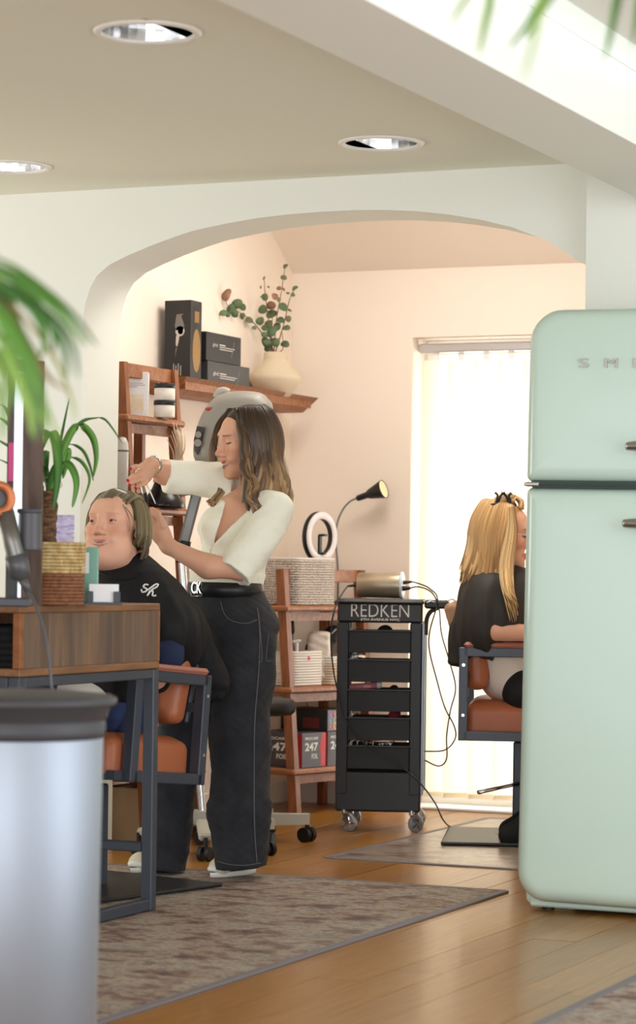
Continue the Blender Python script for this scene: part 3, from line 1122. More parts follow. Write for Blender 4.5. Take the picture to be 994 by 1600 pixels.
# ================================================================== LADDER SHELVES
def ladder(t, y0, y1, xb, lean, h, treads, top_rail, wb=.045):
    """leaning shelf along the left wall: front uprights lean, rear ones stand by the wall; treads = (z, front overhang)"""
    def xf(z): return xb - lean * z
    for yv in (y0, y1):
        b = MB(); s = wb / 2
        b.hexa([(xb - s, yv - s * .7, 0), (xb + s, yv - s * .7, 0), (xb + s, yv + s * .7, 0), (xb - s, yv + s * .7, 0),
                (xf(h) - s, yv - s * .7, h), (xf(h) + s, yv - s * .7, h), (xf(h) + s, yv + s * .7, h), (xf(h) - s, yv + s * .7, h)])
        part('upright', b, M['teak_v'], t)
        b = MB(); b.box((XL + .06, yv, (h - .02) / 2), (.04, .03, h - .02), .002); part('rear_upright', b, M['teak_v'], t)
    for (z, ov) in treads:
        b = MB(); b.box(((XL + .045 + xf(z) + ov) / 2, (y0 + y1) / 2, z - .0145), (xf(z) + ov - XL - .045, y1 - y0 + .07, .027), .008)
        part('tread', b, M['teak'], t)
        b = MB(); b.box((xf(z) - .012, (y0 + y1) / 2, z - .05), (.02, y1 - y0 - .03, .035)); part('tread_rail', b, M['teak'], t)
    b = MB(); b.box((xf(h) - .002, (y0 + y1) / 2, h - .028), (.022, y1 - y0 - .03, top_rail), .003); part('top_rail', b, M['teak'], t)


LA = thing('ladder_shelf', 'brown wooden ladder shelf behind the seated client, holding jars and a white box', 'shelf', (-4.7, 8.82, 0))
ladder(LA, 8.63, 9.05, -4.535, .078, 1.845, [(1.645, .035), (1.293, .035), (.98, .04), (.62, .04), (.27, .04)], .055)
LB = thing('ladder_shelf', 'brown wooden ladder shelf left of the trolley, holding baskets and foil boxes', 'shelf', (-4.6, 10.22, 0))
ladder(LB, 9.99, 10.54, -4.534, .087, 1.06, [(.905, .045), (.555, .04), (.205, .035)], .055, .045)
PIV = Vector((-4.57, 9.99, 0))


def spin(t, a=math.radians(-14)):
    """turns a thing with everything on it about the ladder shelf's near upright"""
    m = Matrix.Translation(PIV) @ Matrix.Rotation(a, 4, 'Z') @ Matrix.Translation(-PIV)
    t.location = m @ Vector(t.location); t.rotation_euler = (0, 0, t.rotation_euler.z + a)
    ORG[t.name] = m @ ORG[t.name]


spin(LB)

# ================================================================== TROLLEY (local axes: x right, y away, z up)
M['tr_black'] = mat('black plastic', (30, 30, 33), .42, bump=.03, bscale=400)
M['tr_tray'] = mat('matt black tray', (20, 20, 22), .5)
M['tr_metal'] = mat('grey aluminium post', (150, 158, 172), .35, metal=.8)
M['white_print'] = mat('white print', (228, 226, 222), .5)
M['clear_wheel'] = mat('grey translucent wheel', (150, 155, 160), .25, metal=.2)
M['chromeA'] = mat('chrome', (210, 212, 216), .14, metal=1.)
tc_ = cv(.252, 10.34)
TRZ = TH - math.radians(4.5)
TR = thing('salon_trolley', 'black salon trolley with five trays and white lettering, by the blind', 'trolley', (tc_.x, tc_.y, 0), None, TRZ)
TM = ORG[TR.name]
tw = .345


def tpart(nm, b, m, par=TR, **k):
    return part(nm, b, m, par, local=True, **k)


ty = .03    # front face plane y
for sx in (-1, 1):
    b = MB(); b.box((sx * (tw / 2 - .025), ty, .50), (.05, .03, .70), .006)
    tpart('front_post', b, M['tr_black'])
    b = MB(); b.box((sx * (tw / 2 - .02), ty + .30, .50), (.04, .03, .70), .006)
    tpart('rear_post', b, M['tr_black'])
    for yv in (ty + .045, ty + .27):
        b = MB(); b.box((sx * (tw / 2 - (.0 if sx > 0 else .004)), yv, .50), (.018 if sx > 0 else .006, .045, .70), .004)
        tpart('side_rail', b, M['tr_metal'])
b = MB(); b.box((0, ty, .893), (tw, .032, .09), .008); tpart('name_panel', b, M['tr_black'])
b = MB(); b.box((0, ty + .15, .932), (tw + .012, .36, .022), .01); tpart('top_shelf', b, M['tr_black'])
b = MB(); b.box((0, ty + .005, .165), (tw, .035, .165), .008); b.box((0, ty + .15, .17), (tw - .01, .30, .15), .008); tpart('base_panel', b, M['tr_black'])
px2 = 2.585e-3
text_part('lettering', 'REDKEN', TM @ Vector((-.117, ty - .0165, .872)), TM.to_3x3() @ Vector((1, 0, 0)), (0, 0, 1), .053, .235, .0015, M['white_print'], TR, thick=-.008)
text_part('lettering', '5TH AVENUE NYC', TM @ Vector((-.078, ty - .0165, .856)), TM.to_3x3() @ Vector((1, 0, 0)), (0, 0, 1), .010, .158, .001, M['white_print'], TR, thick=.02)
trz = []
for k, (y0, y1) in enumerate(((986, 1020), (1032, 1066), (1079, 1112), (1123, 1157), (1167, 1202))):
    zt = HC - (y0 - 891) / 387.; zb = HC - (y1 - 891) / 387.
    trz.append((zt, zb))
    b = MB(); w2 = (tw - .095) / 2; t = .004; yA, yB = ty - .012, ty + .29
    for (c, s) in (((0, (yA + yB) / 2, zb + .003), (2 * w2 - .02, yB - yA, .006)), ((0, yA, (zt + zb) / 2), (2 * w2, t * 2, zt - zb)), ((0, yB, (zt + zb) / 2), (2 * w2, t, zt - zb)),
                   ((-w2, (yA + yB) / 2, (zt + zb) / 2), (t, yB - yA, zt - zb)), ((w2, (yA + yB) / 2, (zt + zb) / 2), (t, yB - yA, zt - zb))):
        b.box(c, s, .0015)
    b.bar((-w2 - .008, yA - .004, zt), (w2 + .008, yA - .004, zt), .008, .007, bev=.002)
    for sx in (-1, 1):
        b.bar((sx * (w2 + .008), yA, zt), (sx * (w2 + .008), yB, zt), .012, .007, bev=.002)
    tpart('tray', b, M['tr_tray'])
for sx in (-1, 1):
    for yv in (ty + .0, ty + .27):
        c = Vector((sx * (tw / 2 - .035), yv, .038)); sw = .7 if sx > 0 else -.35
        ca, sa = math.cos(sw), math.sin(sw)
        b = MB()
        b.cyl(c + Vector((0, .0, .034)), c + Vector((0, 0, .06)), .012); b.box(c + Vector((.012 * ca, .012 * sa, .036)), (.036, .03, .008), .003, Matrix.Rotation(sw, 3, 'Z'))
        ax = Vector((-sa, ca, 0))
        for q in (-1, 1):
            b.bar(c + ax * (.013 * q) + Vector((.012 * ca, .012 * sa, .036)), c + ax * (.013 * q) + Vector((.022 * ca, .022 * sa, -.004)), .02, .003, up=ax)
        ct = tpart('caster', b, M['chromeA'])
        b = MB(); cc = c + Vector((.022 * ca, .022 * sa, 0)); cc.z = .036
        b.lathe([(.012, -.009), (.024, -.009), (.034, -.008), (.036, -.004), (.036, .004), (.034, .008), (.024, .009), (.012, .009)], cc, ax, 28)
        wl_ = tpart('wheel', b, M['clear_wheel'], ct)
        b = MB(); b.cyl(cc - ax * .0115, cc + ax * .0115, .008)
        for q in range(5):
            a = q * 1.2566; r_ = Vector((ca * math.cos(a), sa * math.cos(a), math.sin(a)))
            b.bar(cc + r_ * .008, cc + r_ * .03, .021, .006, up=r_.cross(ax))
        tpart('hub', b, M['chromeA'], ct)
# side arm with tool holder
b = MB(); b.box((tw / 2 + .055, ty + .05, .925), (.10, .05, .036), .008); b.tube(spline([(tw / 2 + .012, ty + .05, .80), (tw / 2 + .014, ty + .05, .86), (tw / 2 + .03, ty + .05, .895), (tw / 2 + .06, ty + .05, .91)], 5), .009, 8)
tpart('side_holder', b, M['tr_black'])
b = MB()
b.tube(spline([(tw / 2 + .012, ty + .02, .93), (tw / 2 + .03, ty + .02, .937), (tw / 2 + .05, ty + .03, .93)], 4), .004, 6)
tpart('holder_clip', b, M['chromeA'])
TZT = .943


# ================================================================== STYLING CHAIRS
M['tan'] = mat('tan leatherette', (168, 96, 62), .42, bump=.05, bscale=160)
M['tan_arm'] = mat('tan arm pad leatherette', (172, 110, 92), .4)
M['chair_black'] = mat('black steel chair frame', (66, 71, 82), .4, metal=.25)
M['plate'] = mat('black steel floor plate', (40, 42, 46), .45, metal=.3)


def styling_chair(t, tilt, z_seat, yb, yf_, lean=9):
    """local: +y forward, +x the sitter's right. One set of parts per chair."""
    T = Matrix.Translation((0, 0, z_seat)) @ Matrix.Rotation(tilt, 4, 'X') @ Matrix.Translation((0, 0, -z_seat))

    def pt(nm, b, m, parent=t):
        b.v = [T @ p for p in b.v]
        return part(nm, b, m, parent, local=True)
    zl, zh = z_seat - .098, z_seat + .225
    for sx in (-1, 1):
        x = sx * .30
        b = MB()
        for (a, c) in (((x, yb, zl), (x, yf_, zl)), ((x, yb, zh), (x, yf_, zh)), ((x, yf_, zl - .018), (x, yf_, zh + .018)), ((x, yb, zl - .018), (x, yb, zh + .018))):
            b.bar(a, c, .042, .036, up=(0, 0, 1) if a[2] == c[2] else (0, 1, 0), bev=.003)
        sf = pt('side_frame', b, M['chair_black'])
        for zz in (zl + .08, zh - .05):
            b = MB(); b.cyl((x + sx * .021, yb, zz), (x + sx * .0235, yb, zz), .006, n=10)
            pt('bolt', b, M['chromeA'], sf)
        b = MB(); b.box((x, (yb + yf_) / 2, zh + .028), (.056, yf_ - yb, .022), .01); pt('arm_pad', b, M['tan_arm'])
    Wm = ORG[t.name] @ T; Wr = Wm.to_3x3()
    yc = (yb + yf_ + .07) / 2
    sdf_mesh('seat', [BX(Wm @ Vector((0, yc, z_seat - .045)), (.272, (yf_ - yb) / 2 + .03, .068), Wr, .032, .01), BX(Wm @ Vector((0, yc, z_seat + .005)), (.24, (yf_ - yb) / 2, .030), Wr, .028, .03)], .009, M['tan'], t, 1)
    b = MB(); b.bar((-.29, -.2, zl), (.29, -.2, zl), .04, .03); b.bar((-.29, .2, zl), (.29, .2, zl), .04, .03); b.box((0, 0, zl - .01), (.26, .3, .02)); pt('seat_frame', b, M['chair_black'])
    R = Matrix.Rotation(math.radians(lean), 3, 'X')
    sdf_mesh('backrest', [BX(Wm @ Vector((0, yb + .045, z_seat + .21)), (.262, .042, .135), Wr @ R, .034, .01), BX(Wm @ Vector((0, yb + .08, z_seat + .22)), (.22, .022, .10), Wr @ R, .02, .03)], .009, M['tan'], t, 1)
    b = MB(); b.box((0, yb - .01, z_seat + .18), (.50, .02, .20), .006, R); b.bar((-.28, yb, zh - .09), (.28, yb, zh - .09), .03, .03); pt('back_shell', b, M['chair_black'])
    b = MB(); b.box((0, 0, .006), (.60, .60, .012), .004); part('floor_plate', b, M['plate'], t, local=True)
    b = MB(); b.box((0, 0, (z_seat - .13) / 2), (.065, .065, z_seat - .14), .006); part('column', b, M['slate_metal'], t, local=True)
    b = MB()
    for sx in (-1, 1):
        b.tube(spline([(sx * .06, .05, .17), (sx * .13, .2, .18), (sx * .17, .34, .19), (sx * .17, .40, .17)], 5), .011, 8)
    fo_ = part('footrest', b, M['chromeA'], t, local=True)
    b = MB(); b.cyl((-.22, .40, .175), (.22, .40, .175), .02); part('foot_bar', b, M['black_plastic'], fo_, local=True)


def yaw_of(X, D):
    """rotation about z that turns local +y to the lens-frame direction (X, D)"""
    w = cv(X, D); return math.atan2(-w.x, w.y)


CC = cv(-.722, 8.42)
CHA = thing('styling_chair', 'tan and black salon chair with the client in a monogrammed cape', 'chair', (CC.x, CC.y, .0075), None, yaw_of(-.616, -.788))
styling_chair(CHA, math.radians(5), .475, -.17, .16)
CHB_C = cv(.815, 10.13)
CHB = thing('styling_chair', 'tan and black salon chair in front of the blind, partly behind the fridge', 'chair', (CHB_C.x, CHB_C.y, .006), None, yaw_of(.995, -.10))
styling_chair(CHB, math.radians(0), .52, -.22, .25, 4)
b = MB(); q0, q1 = at(748, 1238, 9.95), at(835, 1219, 10.1); b.tube([q0, q0 * .6 + q1 * .4, q1], [.012, .010, .012], 10, flat=(1, .7))
part('pump_lever', b, M['chromeA'], CHB)

# ================================================================== HOOD DRYER
M['grey_plastic'] = mat('grey plastic', (156, 150, 142), .45)
M['lgrey'] = mat('pale grey plastic', (186, 182, 172), .5)
M['panel_dark'] = mat('dark control panel', (58, 46, 44), .35)
M['red_plastic'] = mat('red plastic', (168, 60, 48), .4)
M['pole'] = mat('grey metal pole', (128, 128, 130), .35, metal=.6)
hc = cv(-.30, 9.55)
HD = thing('hood_dryer', 'grey salon hood dryer on a wheeled stand behind the stylist', 'hair dryer', (hc.x, hc.y, 0))
D_ = 9.55
hd = lambda px, py, dd=0.: at(px, py, D_ + dd)
prof = [(306, 722), (303, 690), (310, 660), (323, 635), (342, 617), (372, 611), (404, 613), (418, 622), (427, 640), (420, 700), (400, 730), (340, 735)]
b = MB()
cen = hd(365, 690)
# hood shell: lofted between two traced side outlines with a bulged middle
rings = []
for dd, sc in ((-.13, .62), (-.12, .80), (-.07, .96), (0, 1.0), (.07, .96), (.12, .80), (.13, .62)):
    rings.append([cen + (hd(a, c) - cen) * sc + FV * dd for a, c in [(q.x, q.z) for q in spline([Vector((p_[0], 0, p_[1])) for p_ in prof], 3, True)]])
nr = len(rings[0]); vs = [p for r_ in rings for p in r_]; fs = []
for i in range(len(rings) - 1):
    for j in range(nr):
        fs.append((i * nr + j, i * nr + (j + 1) % nr, (i + 1) * nr + (j + 1) % nr, (i + 1) * nr + j))
fs += [tuple(range(nr)), tuple((len(rings) - 1) * nr + j for j in range(nr))[::-1]]
b.add(vs, fs, 0, True); part('hood', b, M['grey_plastic'], HD)
b = MB(); b.prism([hd(304, 705, -.108), hd(303, 688, -.108), hd(308, 666, -.118), hd(320, 668, -.121), (hd(316, 690, -.119)), hd(309, 712, -.108)], FV * -.012); cp = part('control_panel', b, M['panel_dark'], HD)
for (a, c, r_) in ((310, 679, .012), (309, 692, .014)):
    b = MB(); b.cyl(hd(a, c, -.12), hd(a, c, -.142), r_, n=16); part('dial', b, M['grey_plastic'], cp)
b = MB(); b.ell(hd(328, 639, -.10), (.02, .012, .008)); part('lens_cap', b, M['red_plastic'], HD)
b = MB(); b.tube(spline([hd(357, 614), hd(350, 611), hd(343, 613), hd(338, 622)], 4), .016, 10); part('hinge_cap', b, M['lgrey'], HD)
b = MB(); b.bar(hd(310, 762), hd(287, 850), .04, .03, up=FV, bev=.008); b.bar(hd(340, 730), hd(308, 765), .05, .03, up=FV, bev=.01); part('arm', b, M['pole'], HD)
b = MB(); b.tube(spline([hd(283, 768), hd(295, 765), hd(312, 768)], 4), .022, 10); part('arm_cap', b, M['grey_plastic'], HD)
b = MB(); b.cyl(hd(290, 845), hd(284, 880), .022); part('collar', b, M['black_plastic'], HD)
zb_ = .16
pb_ = hd(284, 880)
b = MB(); b.cyl(hd(284, 878), Vector((pb_.x + .1, pb_.y, .14)), .015); part('stand_pole', b, M['chromeA'], HD)
bc = Vector((pb_.x + .1, pb_.y, 0))
b = MB(); b.cyl(bc + Vector((0, 0, .11)), bc + Vector((0, 0, .16)), .05)
for a in range(5):
    w_ = a * 1.2566 + .2
    e = bc + Vector((.25 * math.cos(w_), .25 * math.sin(w_), .085))
    b.bar(bc + Vector((0, 0, .125)), e, .05, .03, bev=.008)
part('wheel_base', b, M['lgrey'], HD)
for a in range(5):
    w_ = a * 1.2566 + .2
    e = bc + Vector((.25 * math.cos(w_), .25 * math.sin(w_), 0))
    b = MB(); ax = Vector((math.cos(w_ + 1), math.sin(w_ + 1), 0))
    for q in (-1, 1):
        b.cyl(e + ax * .008 * q + Vector((0, 0, .026)), e + ax * .024 * q + Vector((0, 0, .026)), .026, n=20)
    b.cyl(e + Vector((0, 0, .03)), e + Vector((0, 0, .085)), .008)
    part('caster', b, M['black_plastic'], HD)

# rolling stool behind the stylist
sc_ = cv(-.255, 9.95)
ST = thing('rolling_stool', 'black round padded stool with grey wheeled base, behind the stylist', 'stool', (sc_.x, sc_.y, 0))
so = Vector((sc_.x, sc_.y, 0))
zt = HC - (1096 - 893) / 402
b = MB(); b.lathe([(.02, zt - .06), (.16, zt - .06), (.173, zt - .05), (.176, zt - .03), (.174, zt - .012), (.16, zt), (.02, zt + .004)], so, n=40); part('seat', b, M['tr_black'], ST)
b = MB(); b.cyl(so + Vector((0, 0, .1)), so + Vector((0, 0, zt - .06)), .022); b.cyl(so + Vector((0, 0, .1)), so + Vector((0, 0, .28)), .03); part('stem', b, M['chromeA'], ST)
b = MB(); b.cyl(so + Vector((0, 0, .075)), so + Vector((0, 0, .13)), .06)
for a in range(5):
    w_ = a * 1.2566 + .45
    e = so + Vector((.235 * math.cos(w_), .235 * math.sin(w_), .07))
    b.hexa([p + Vector((0, 0, dz)) for dz, hh in ((0, 0), (.045, 1)) for p in (so + Vector((.03 * math.sin(w_), -.03 * math.cos(w_), .065)), e + Vector((.026 * math.sin(w_), -.026 * math.cos(w_), 0 - .005 * hh)),
             e + Vector((-.026 * math.sin(w_), .026 * math.cos(w_), -.005 * hh)), so + Vector((-.03 * math.sin(w_), .03 * math.cos(w_), .065)))])
part('wheel_base', b, M['lgrey'], ST)
for a in range(5):
    w_ = a * 1.2566 + .45
    e = so + Vector((.225 * math.cos(w_), .225 * math.sin(w_), 0))
    b = MB(); ax = Vector((math.cos(w_ + .9), math.sin(w_ + .9), 0))
    for q in (-1, 1):
        b.cyl(e + ax * .006 * q + Vector((0, 0, .029)), e + ax * .026 * q + Vector((0, 0, .029)), .029, n=20)
    b.cyl(e + Vector((0, 0, .03)), e + Vector((0, 0, .075)), .008)
    part('caster', b, M['black_plastic'], ST)

# ================================================================== THINGS ON THE DESK
M['straw'] = mat('natural straw rope', (214, 190, 140), .8, col2=(176, 142, 88), nscale=60, nstretch=(1, 1, .6), bump=.4, bscale=220)
M['brown_rope'] = mat('red brown woven rope', (150, 100, 70), .8, col2=(120, 76, 50), nscale=70, bump=.5, bscale=260)
M['bark'] = mat('scaly brown bark', (128, 92, 62), .85, col2=(70, 48, 34), nscale=50, nstretch=(1, 1, 2.4), bump=.7, bscale=120)
M['leaf'] = attr_mat('strap leaf', .42, .45)
M['soil'] = mat('dark soil', (52, 40, 32), .95)
M['white_card'] = mat('white card', (238, 238, 242), .6)
M['slate_plastic'] = mat('slate grey plastic', (66, 68, 76), .45)
M['mint_box'] = mat('mint green carton', (126, 176, 160), .5)
M['copper'] = mat('copper metal', (190, 116, 76), .45, metal=.6)
M['nickel'] = mat('nickel grey satin', (118, 116, 112), .35, metal=.7)
M['iron_grey'] = mat('iron grey plastic', (84, 84, 88), .4, metal=.2)
DT = DZ1 + .0006


def rope_pot(t, c, r0, r1, z0, rows, rr, m, name='coil'):
    for k in range(rows):
        f = k / max(rows - 1, 1)
        R = r0 + (r1 - r0) * f
        b = MB()
        pts = [(c.x + R * math.cos(a), c.y + R * math.sin(a), z0 + rr + k * rr * 1.86) for a in [2 * math.pi * j / 32 for j in range(32)]]
        b.tube(pts, rr, 6, closed=True); part(name, b, m, t)


pc = at(80, 940, 7.28); pc.z = DT
YU = thing('yucca_plant', 'yucca with long green strap leaves in a two-tone rope basket on the desk', 'plant', pc)
rope_pot(YU, pc, .090, .0905, DT, 9, .0053, M['brown_rope'], 'brown_coil')
rope_pot(YU, pc, .091, .094, DT + 9 * .0053 * 1.86, 9, .0053, M['straw'], 'straw_coil')
b = MB(); b.cyl((pc.x, pc.y, DT + .002), (pc.x, pc.y, DT + .165), .085, .088, n=32); part('soil', b, M['soil'], YU)
YD = 7.28
yp = lambda a, c, dd=0.: at(a, c, YD + dd)
b = MB()
tp = spline([yp(74, 850), yp(74, 820), yp(76, 790), yp(70, 768)], 5)
b.tube(tp, [.026 + .0018 * math.sin(i * 2.1) for i in range(len(tp))], 12); tp = spline([yp(74, 790), yp(62, 768), yp(57, 745)], 5)
b.tube(tp, [.015 + .002 * math.sin(i * 2.3) for i in range(len(tp))], 10); part('trunk', b, M['bark'], YU)
g0, g1, g2 = lin((58, 110, 44)), lin((98, 152, 60)), lin((150, 190, 84))


def leaf_strip(pts, w, side, c0, c1, n=6, fold=.25):
    """pts: world points; w: peak half-width; returns an MB with tapering blade"""
    p = spline(pts, n); m = len(p); ww = []; cc = []
    for i in range(m):
        t = i / (m - 1)
        ww.append(max(w * (math.sin(math.pi * (.18 + .80 * t)) ** .7 if t < .98 else .08), .0004))
        cc.append(tuple(c0[k] * (1 - t) + c1[k] * t for k in range(4)))
    b = MB(); b.strip(p, ww, side, fold, 0, cc)
    return b


YL = [([(57, 748), (60, 705), (78, 674), (88, 700), (89, 750), (83, 797)], 9.5, -.05), ([(54, 750), (46, 720), (36, 712), (33, 750), (46, 800)], 8.5, -.06),
      ([(56, 748), (52, 690), (50, 640), (45, 560)], 6, .0), ([(76, 770), (94, 712), (112, 672), (128, 664), (146, 684), (151, 715), (146, 745)], 7.5, .0),
      ([(76, 770), (100, 690), (125, 661), (146, 653), (166, 657), (192, 694)], 2.8, .03), ([(76, 770), (86, 735), (100, 722), (113, 735), (119, 758), (113, 793)], 8, -.03),
      ([(78, 770), (95, 705), (112, 694), (130, 704), (141, 728), (146, 752)], 3.2, .02), ([(78, 770), (95, 725), (112, 714), (130, 724), (140, 750), (128, 787)], 3.2, .05),
      ([(76, 772), (90, 710), (97, 675), (108, 622)], 3.2, .02), ([(77, 772), (88, 745), (101, 705), (106, 712), (98, 748)], 7.5, .01),
      ([(54, 748), (40, 705), (20, 668), (-2, 652)], 5, -.02), ([(53, 748), (35, 712), (15, 698), (-6, 686)], 3, .02), ([(53, 748), (30, 735), (10, 722), (-8, 716)], 3, .04),
      ([(57, 748), (66, 715), (72, 705), (70, 740), (60, 762)], 7, .03), ([(57, 748), (48, 700), (42, 680), (36, 690), (30, 740)], 7, .05),
      ([(57, 748), (62, 690), (56, 640), (58, 600)], 5.5, .06), ([(56, 748), (30, 690), (10, 640), (-5, 632)], 4, -.03), ([(78, 770), (70, 730), (64, 715), (60, 735)], 6, .06)]
for i, (pp, w, dd) in enumerate(YL):
    pts = [yp(a, c, dd * (j / (len(pp) - 1)) * 2) for j, (a, c) in enumerate(pp)]
    rot = [.9, -.4, .3, -.7, .2][i % 5]
    side = RV * math.cos(rot * .6) + FV * math.sin(rot * .6)
    b = leaf_strip(pts, w / 548, side, g0 if i % 3 else g1, g1 if i % 2 else g0)
    part('leaf', b, M['leaf'], YU, tint=True)
for k in range(5):
    b = MB(); a = yp(66 + 5 * k, 752 + 6 * (k % 3)); b.tube(spline([a, a + RV * .012 + Vector((0, 0, .012)), a + RV * .02, a + RV * .01 - Vector((0, 0, .01))], 4), .0012, 5)
    part('dry_fibre', b, M['straw'], YU)

# mirror frame standing on the desk
M['dark_wood'] = mat('dark brown wood frame', (92, 72, 60), .55, col2=(70, 54, 46), nscale=6, nstretch=(8, 8, 1))
M['mirror'] = mat('silvered glass', (224, 230, 236), .06, metal=1.)
M['pink'] = mat('magenta label', (190, 60, 120), .5)
fm = cv(-.80, 7.0)
MF = thing('framed_mirror', 'tall brown wood framed mirror seen nearly edge on, behind the yucca leaves', 'mirror', (at(38, 780, 7.0).x, at(38, 780, 7.0).y, DT))
mq = lambda px, z, dd: Vector((at(px, 800, 7.0 + dd).x, at(px, 800, 7.0 + dd).y, z))
for (a, c, z0, z1, d0) in ((10, 20, DT, 1.635, .0), (44, 65, DT, 1.625, .05)):
    b = MB(); q0, q1 = mq(a, 0, d0), mq(c, 0, d0); dv = FV * .035
    b.hexa([Vector((q.x, q.y, z)) for z in (z0, z1) for q in (q0, q1, q1 + dv, q0 + dv)]); part('frame_stile', b, M['dark_wood'], MF)
b = MB(); q0, q1 = mq(18, 0, .0), mq(63, 0, .05); b.hexa([Vector((q.x, q.y, z)) for z in (1.595, 1.625) for q in (q0, q1, q1 + FV * .03, q0 + FV * .03)]); part('frame_rail', b, M['dark_wood'], MF)
b = MB(); q0, q1 = mq(20, 0, .01), mq(34, 0, .03); b.hexa([Vector((q.x, q.y, z)) for z in (DT, 1.60) for q in (q0, q1, q1 + FV * .006, q0 + FV * .006)]); part('mirror_glass', b, M['mirror'], MF)
b = MB(); q0, q1 = mq(33, 0, .03), mq(45, 0, .05); b.hexa([Vector((q.x, q.y, z)) for z in (DT, 1.60) for q in (q0, q1, q1 + FV * .006, q0 + FV * .006)]); part('inner_board', b, M['dark_wood'], MF)
b = MB(); q0, q1 = mq(12, 0, -.022), mq(19, 0, -.022); b.hexa([Vector((q.x, q.y, z)) for z in (1.29, 1.395) for q in (q0, q1, q1 + FV * .02, q0 + FV * .02)]); part('pink_label', b, M['pink'], MF)

# card holder and cards
ch0 = at(162, 940, 7.33); ch0.z = DT
CH = thing('card_holder', 'slate grey desk card holder in front of the client', 'card holder', ch0)
hx, hyv = RV, FV
def obx(c, u, w_, d_, h_, bev=.001):
    R = Matrix((u, Vector((-u.y, u.x, 0)), Vector((0, 0, 1)))).transposed()
    b = MB(); b.box(c, (w_, d_, h_), bev, R); return b
part('base', obx(ch0 + Vector((0, 0, .004)), RV, .108, .05, .008), M['slate_plastic'], CH)
for sx in (-1, 1):
    part('side_tab', obx(ch0 + RV * (sx * .038) + FV * -.012 + Vector((0, 0, .022)), RV, .018, .004, .034), M['slate_plastic'], CH)
part('back_plate', obx(ch0 + FV * .012 + Vector((0, 0, .022)), RV, .094, .004, .034), M['slate_plastic'], CH)
for k in range(4):
    b = obx(ch0 + FV * (-.006 + .0045 * k) + RV * (.001 * (k % 2)) + Vector((0, 0, .034)), RV, .083, .0012, .052, .0004)
    single('card', b, M['white_card'], ['front white business card in the slate holder', 'second white business card in the slate holder, behind the front one', 'third white business card from the front in the slate holder', 'rearmost white business card in the slate holder'][k], 'card', 'business cards in the slate holder')

# mint bottle beside the basket
mo = at(139, 940, 7.42); mo.z = DT
MBt = thing('carton', 'mint green carton with white label, right beside the yucca basket', 'box', mo)
part('carton_body', obx(mo + Vector((0, 0, .083)), RV, .05, .05, .166), M['mint_box'], MBt)
part('label_print', obx(mo + Vector((-.0, 0, .12)) - FV * .0256 - RV * .008, RV, .018, .0008, .06, 0), M['white_card'], MBt)

# leaflet
M['lilac'] = mat('printed lilac leaflet', (222, 214, 236), .6, col2=(170, 150, 205), nscale=40, nstretch=(1, 1, 3))
lo_ = at(84, 838, 7.5); lo_.z = DT
b = obx(lo_ + Vector((0, 0, .13)), RV, .12, .003, .26)
single('leaflet', b, M['lilac'], 'lilac and white printed leaflet standing behind the yucca trunk', 'leaflet')

# hair dryer on its stand at the picture edge
hp = lambda a, c, dd=0.: at(a, c, 6.75 + dd)
HDR = thing('hair_dryer', 'grey hair dryer with copper ring nozzle on the desk, at the left edge', 'hair dryer', (hp(20, 940).x, hp(20, 940).y, DT))
c0 = hp(-3, 779, -.02); ax = (-FV * .93 + RV * .30).normalized()
b = MB(); b.lathe([(.024, -.004), (.026, .004), (.044, .006), (.047, .0), (.046, -.012), (.024, -.012)], c0, ax, 40, closed=False); part('nozzle_ring', b, M['copper'], HDR)
b = MB(); b.lathe([(.001, -.03), (.0245, -.028), (.0248, -.004)], c0, ax, 32, closed=False); part('air_outlet', b, M['black_plastic'], HDR)
b = MB(); b.lathe([(.03, -.10), (.042, -.095), (.046, -.08), (.046, -.012), (.03, -.012)], c0, ax, 40); part('head', b, M['iron_grey'], HDR)
b = MB(); tp = [hp(8, 800), hp(20, 850), hp(28, 880), hp(34, 905)]; b.tube(tp, [.024, .024, .024, .02], 20); part('grip', b, M['nickel'], HDR)
b = MB(); b.tube([hp(24, 868), hp(29, 885), hp(33, 902)], [.029, .029, .026], 20); part('filter_cage', b, M['iron_grey'], HDR)
b = MB(); b.tube([hp(33, 902), hp(45, 925)], [.014, .008], 12); part('cord_guard', b, M['iron_grey'], HDR)
b = MB(); b.tube(spline([hp(42, 921), hp(53, 940, -.03), hp(66, 975, -.05), (hp(76, 1025, -.07)), hp(81, 1080, -.08), hp(80, 1130, -.05), hp(70, 1250, 0), hp(60, 1350)], 8), .0042, 8); part('cord', b, M['iron_grey'], HDR)
STD = thing('dryer_stand', 'dark dryer stand with a clipped-on nozzle holder, at the left desk edge', 'stand', (hp(16, 940, .09).x, hp(16, 940, .09).y, DT))
so_ = Vector((hp(16, 940, .09).x, hp(16, 940, .09).y, DT))
part('stand_base', obx(so_ + Vector((0, 0, .012)), RV, .11, .09, .024, .004), M['slate_plastic'], STD)
part('stand_pole', obx(so_ + FV * .03 + Vector((0, 0, .10)), RV, .03, .02, .20, .004), M['black_plastic'], STD)
b = MB(); c1 = hp(27, 810, .06); b.tube([c1 + RV * (.03 * math.cos(a)) + Vector((0, 0, .03 * math.sin(a))) for a in [math.pi * (1.1 + .9 * k / 10) for k in range(11)]], .004, 8); part('cradle', b, M['lgrey'], STD)
no = hp(46, 860, .04)
NZ = thing('dryer_nozzle', 'grey cylindrical dryer attachment beside the copper ring dryer', 'nozzle', no)
b = MB(); b.lathe([(.031, 0), (.032, .004), (.0295, .10), (.031, .106), (.028, .108)], no, n=32); part('barrel', b, M['iron_grey'], NZ)
b = MB(); b.box(no + Vector((0, 0, .04)) + FV * .03, (.012, .03, .05), .003); part('mount', b, M['black_plastic'], NZ)
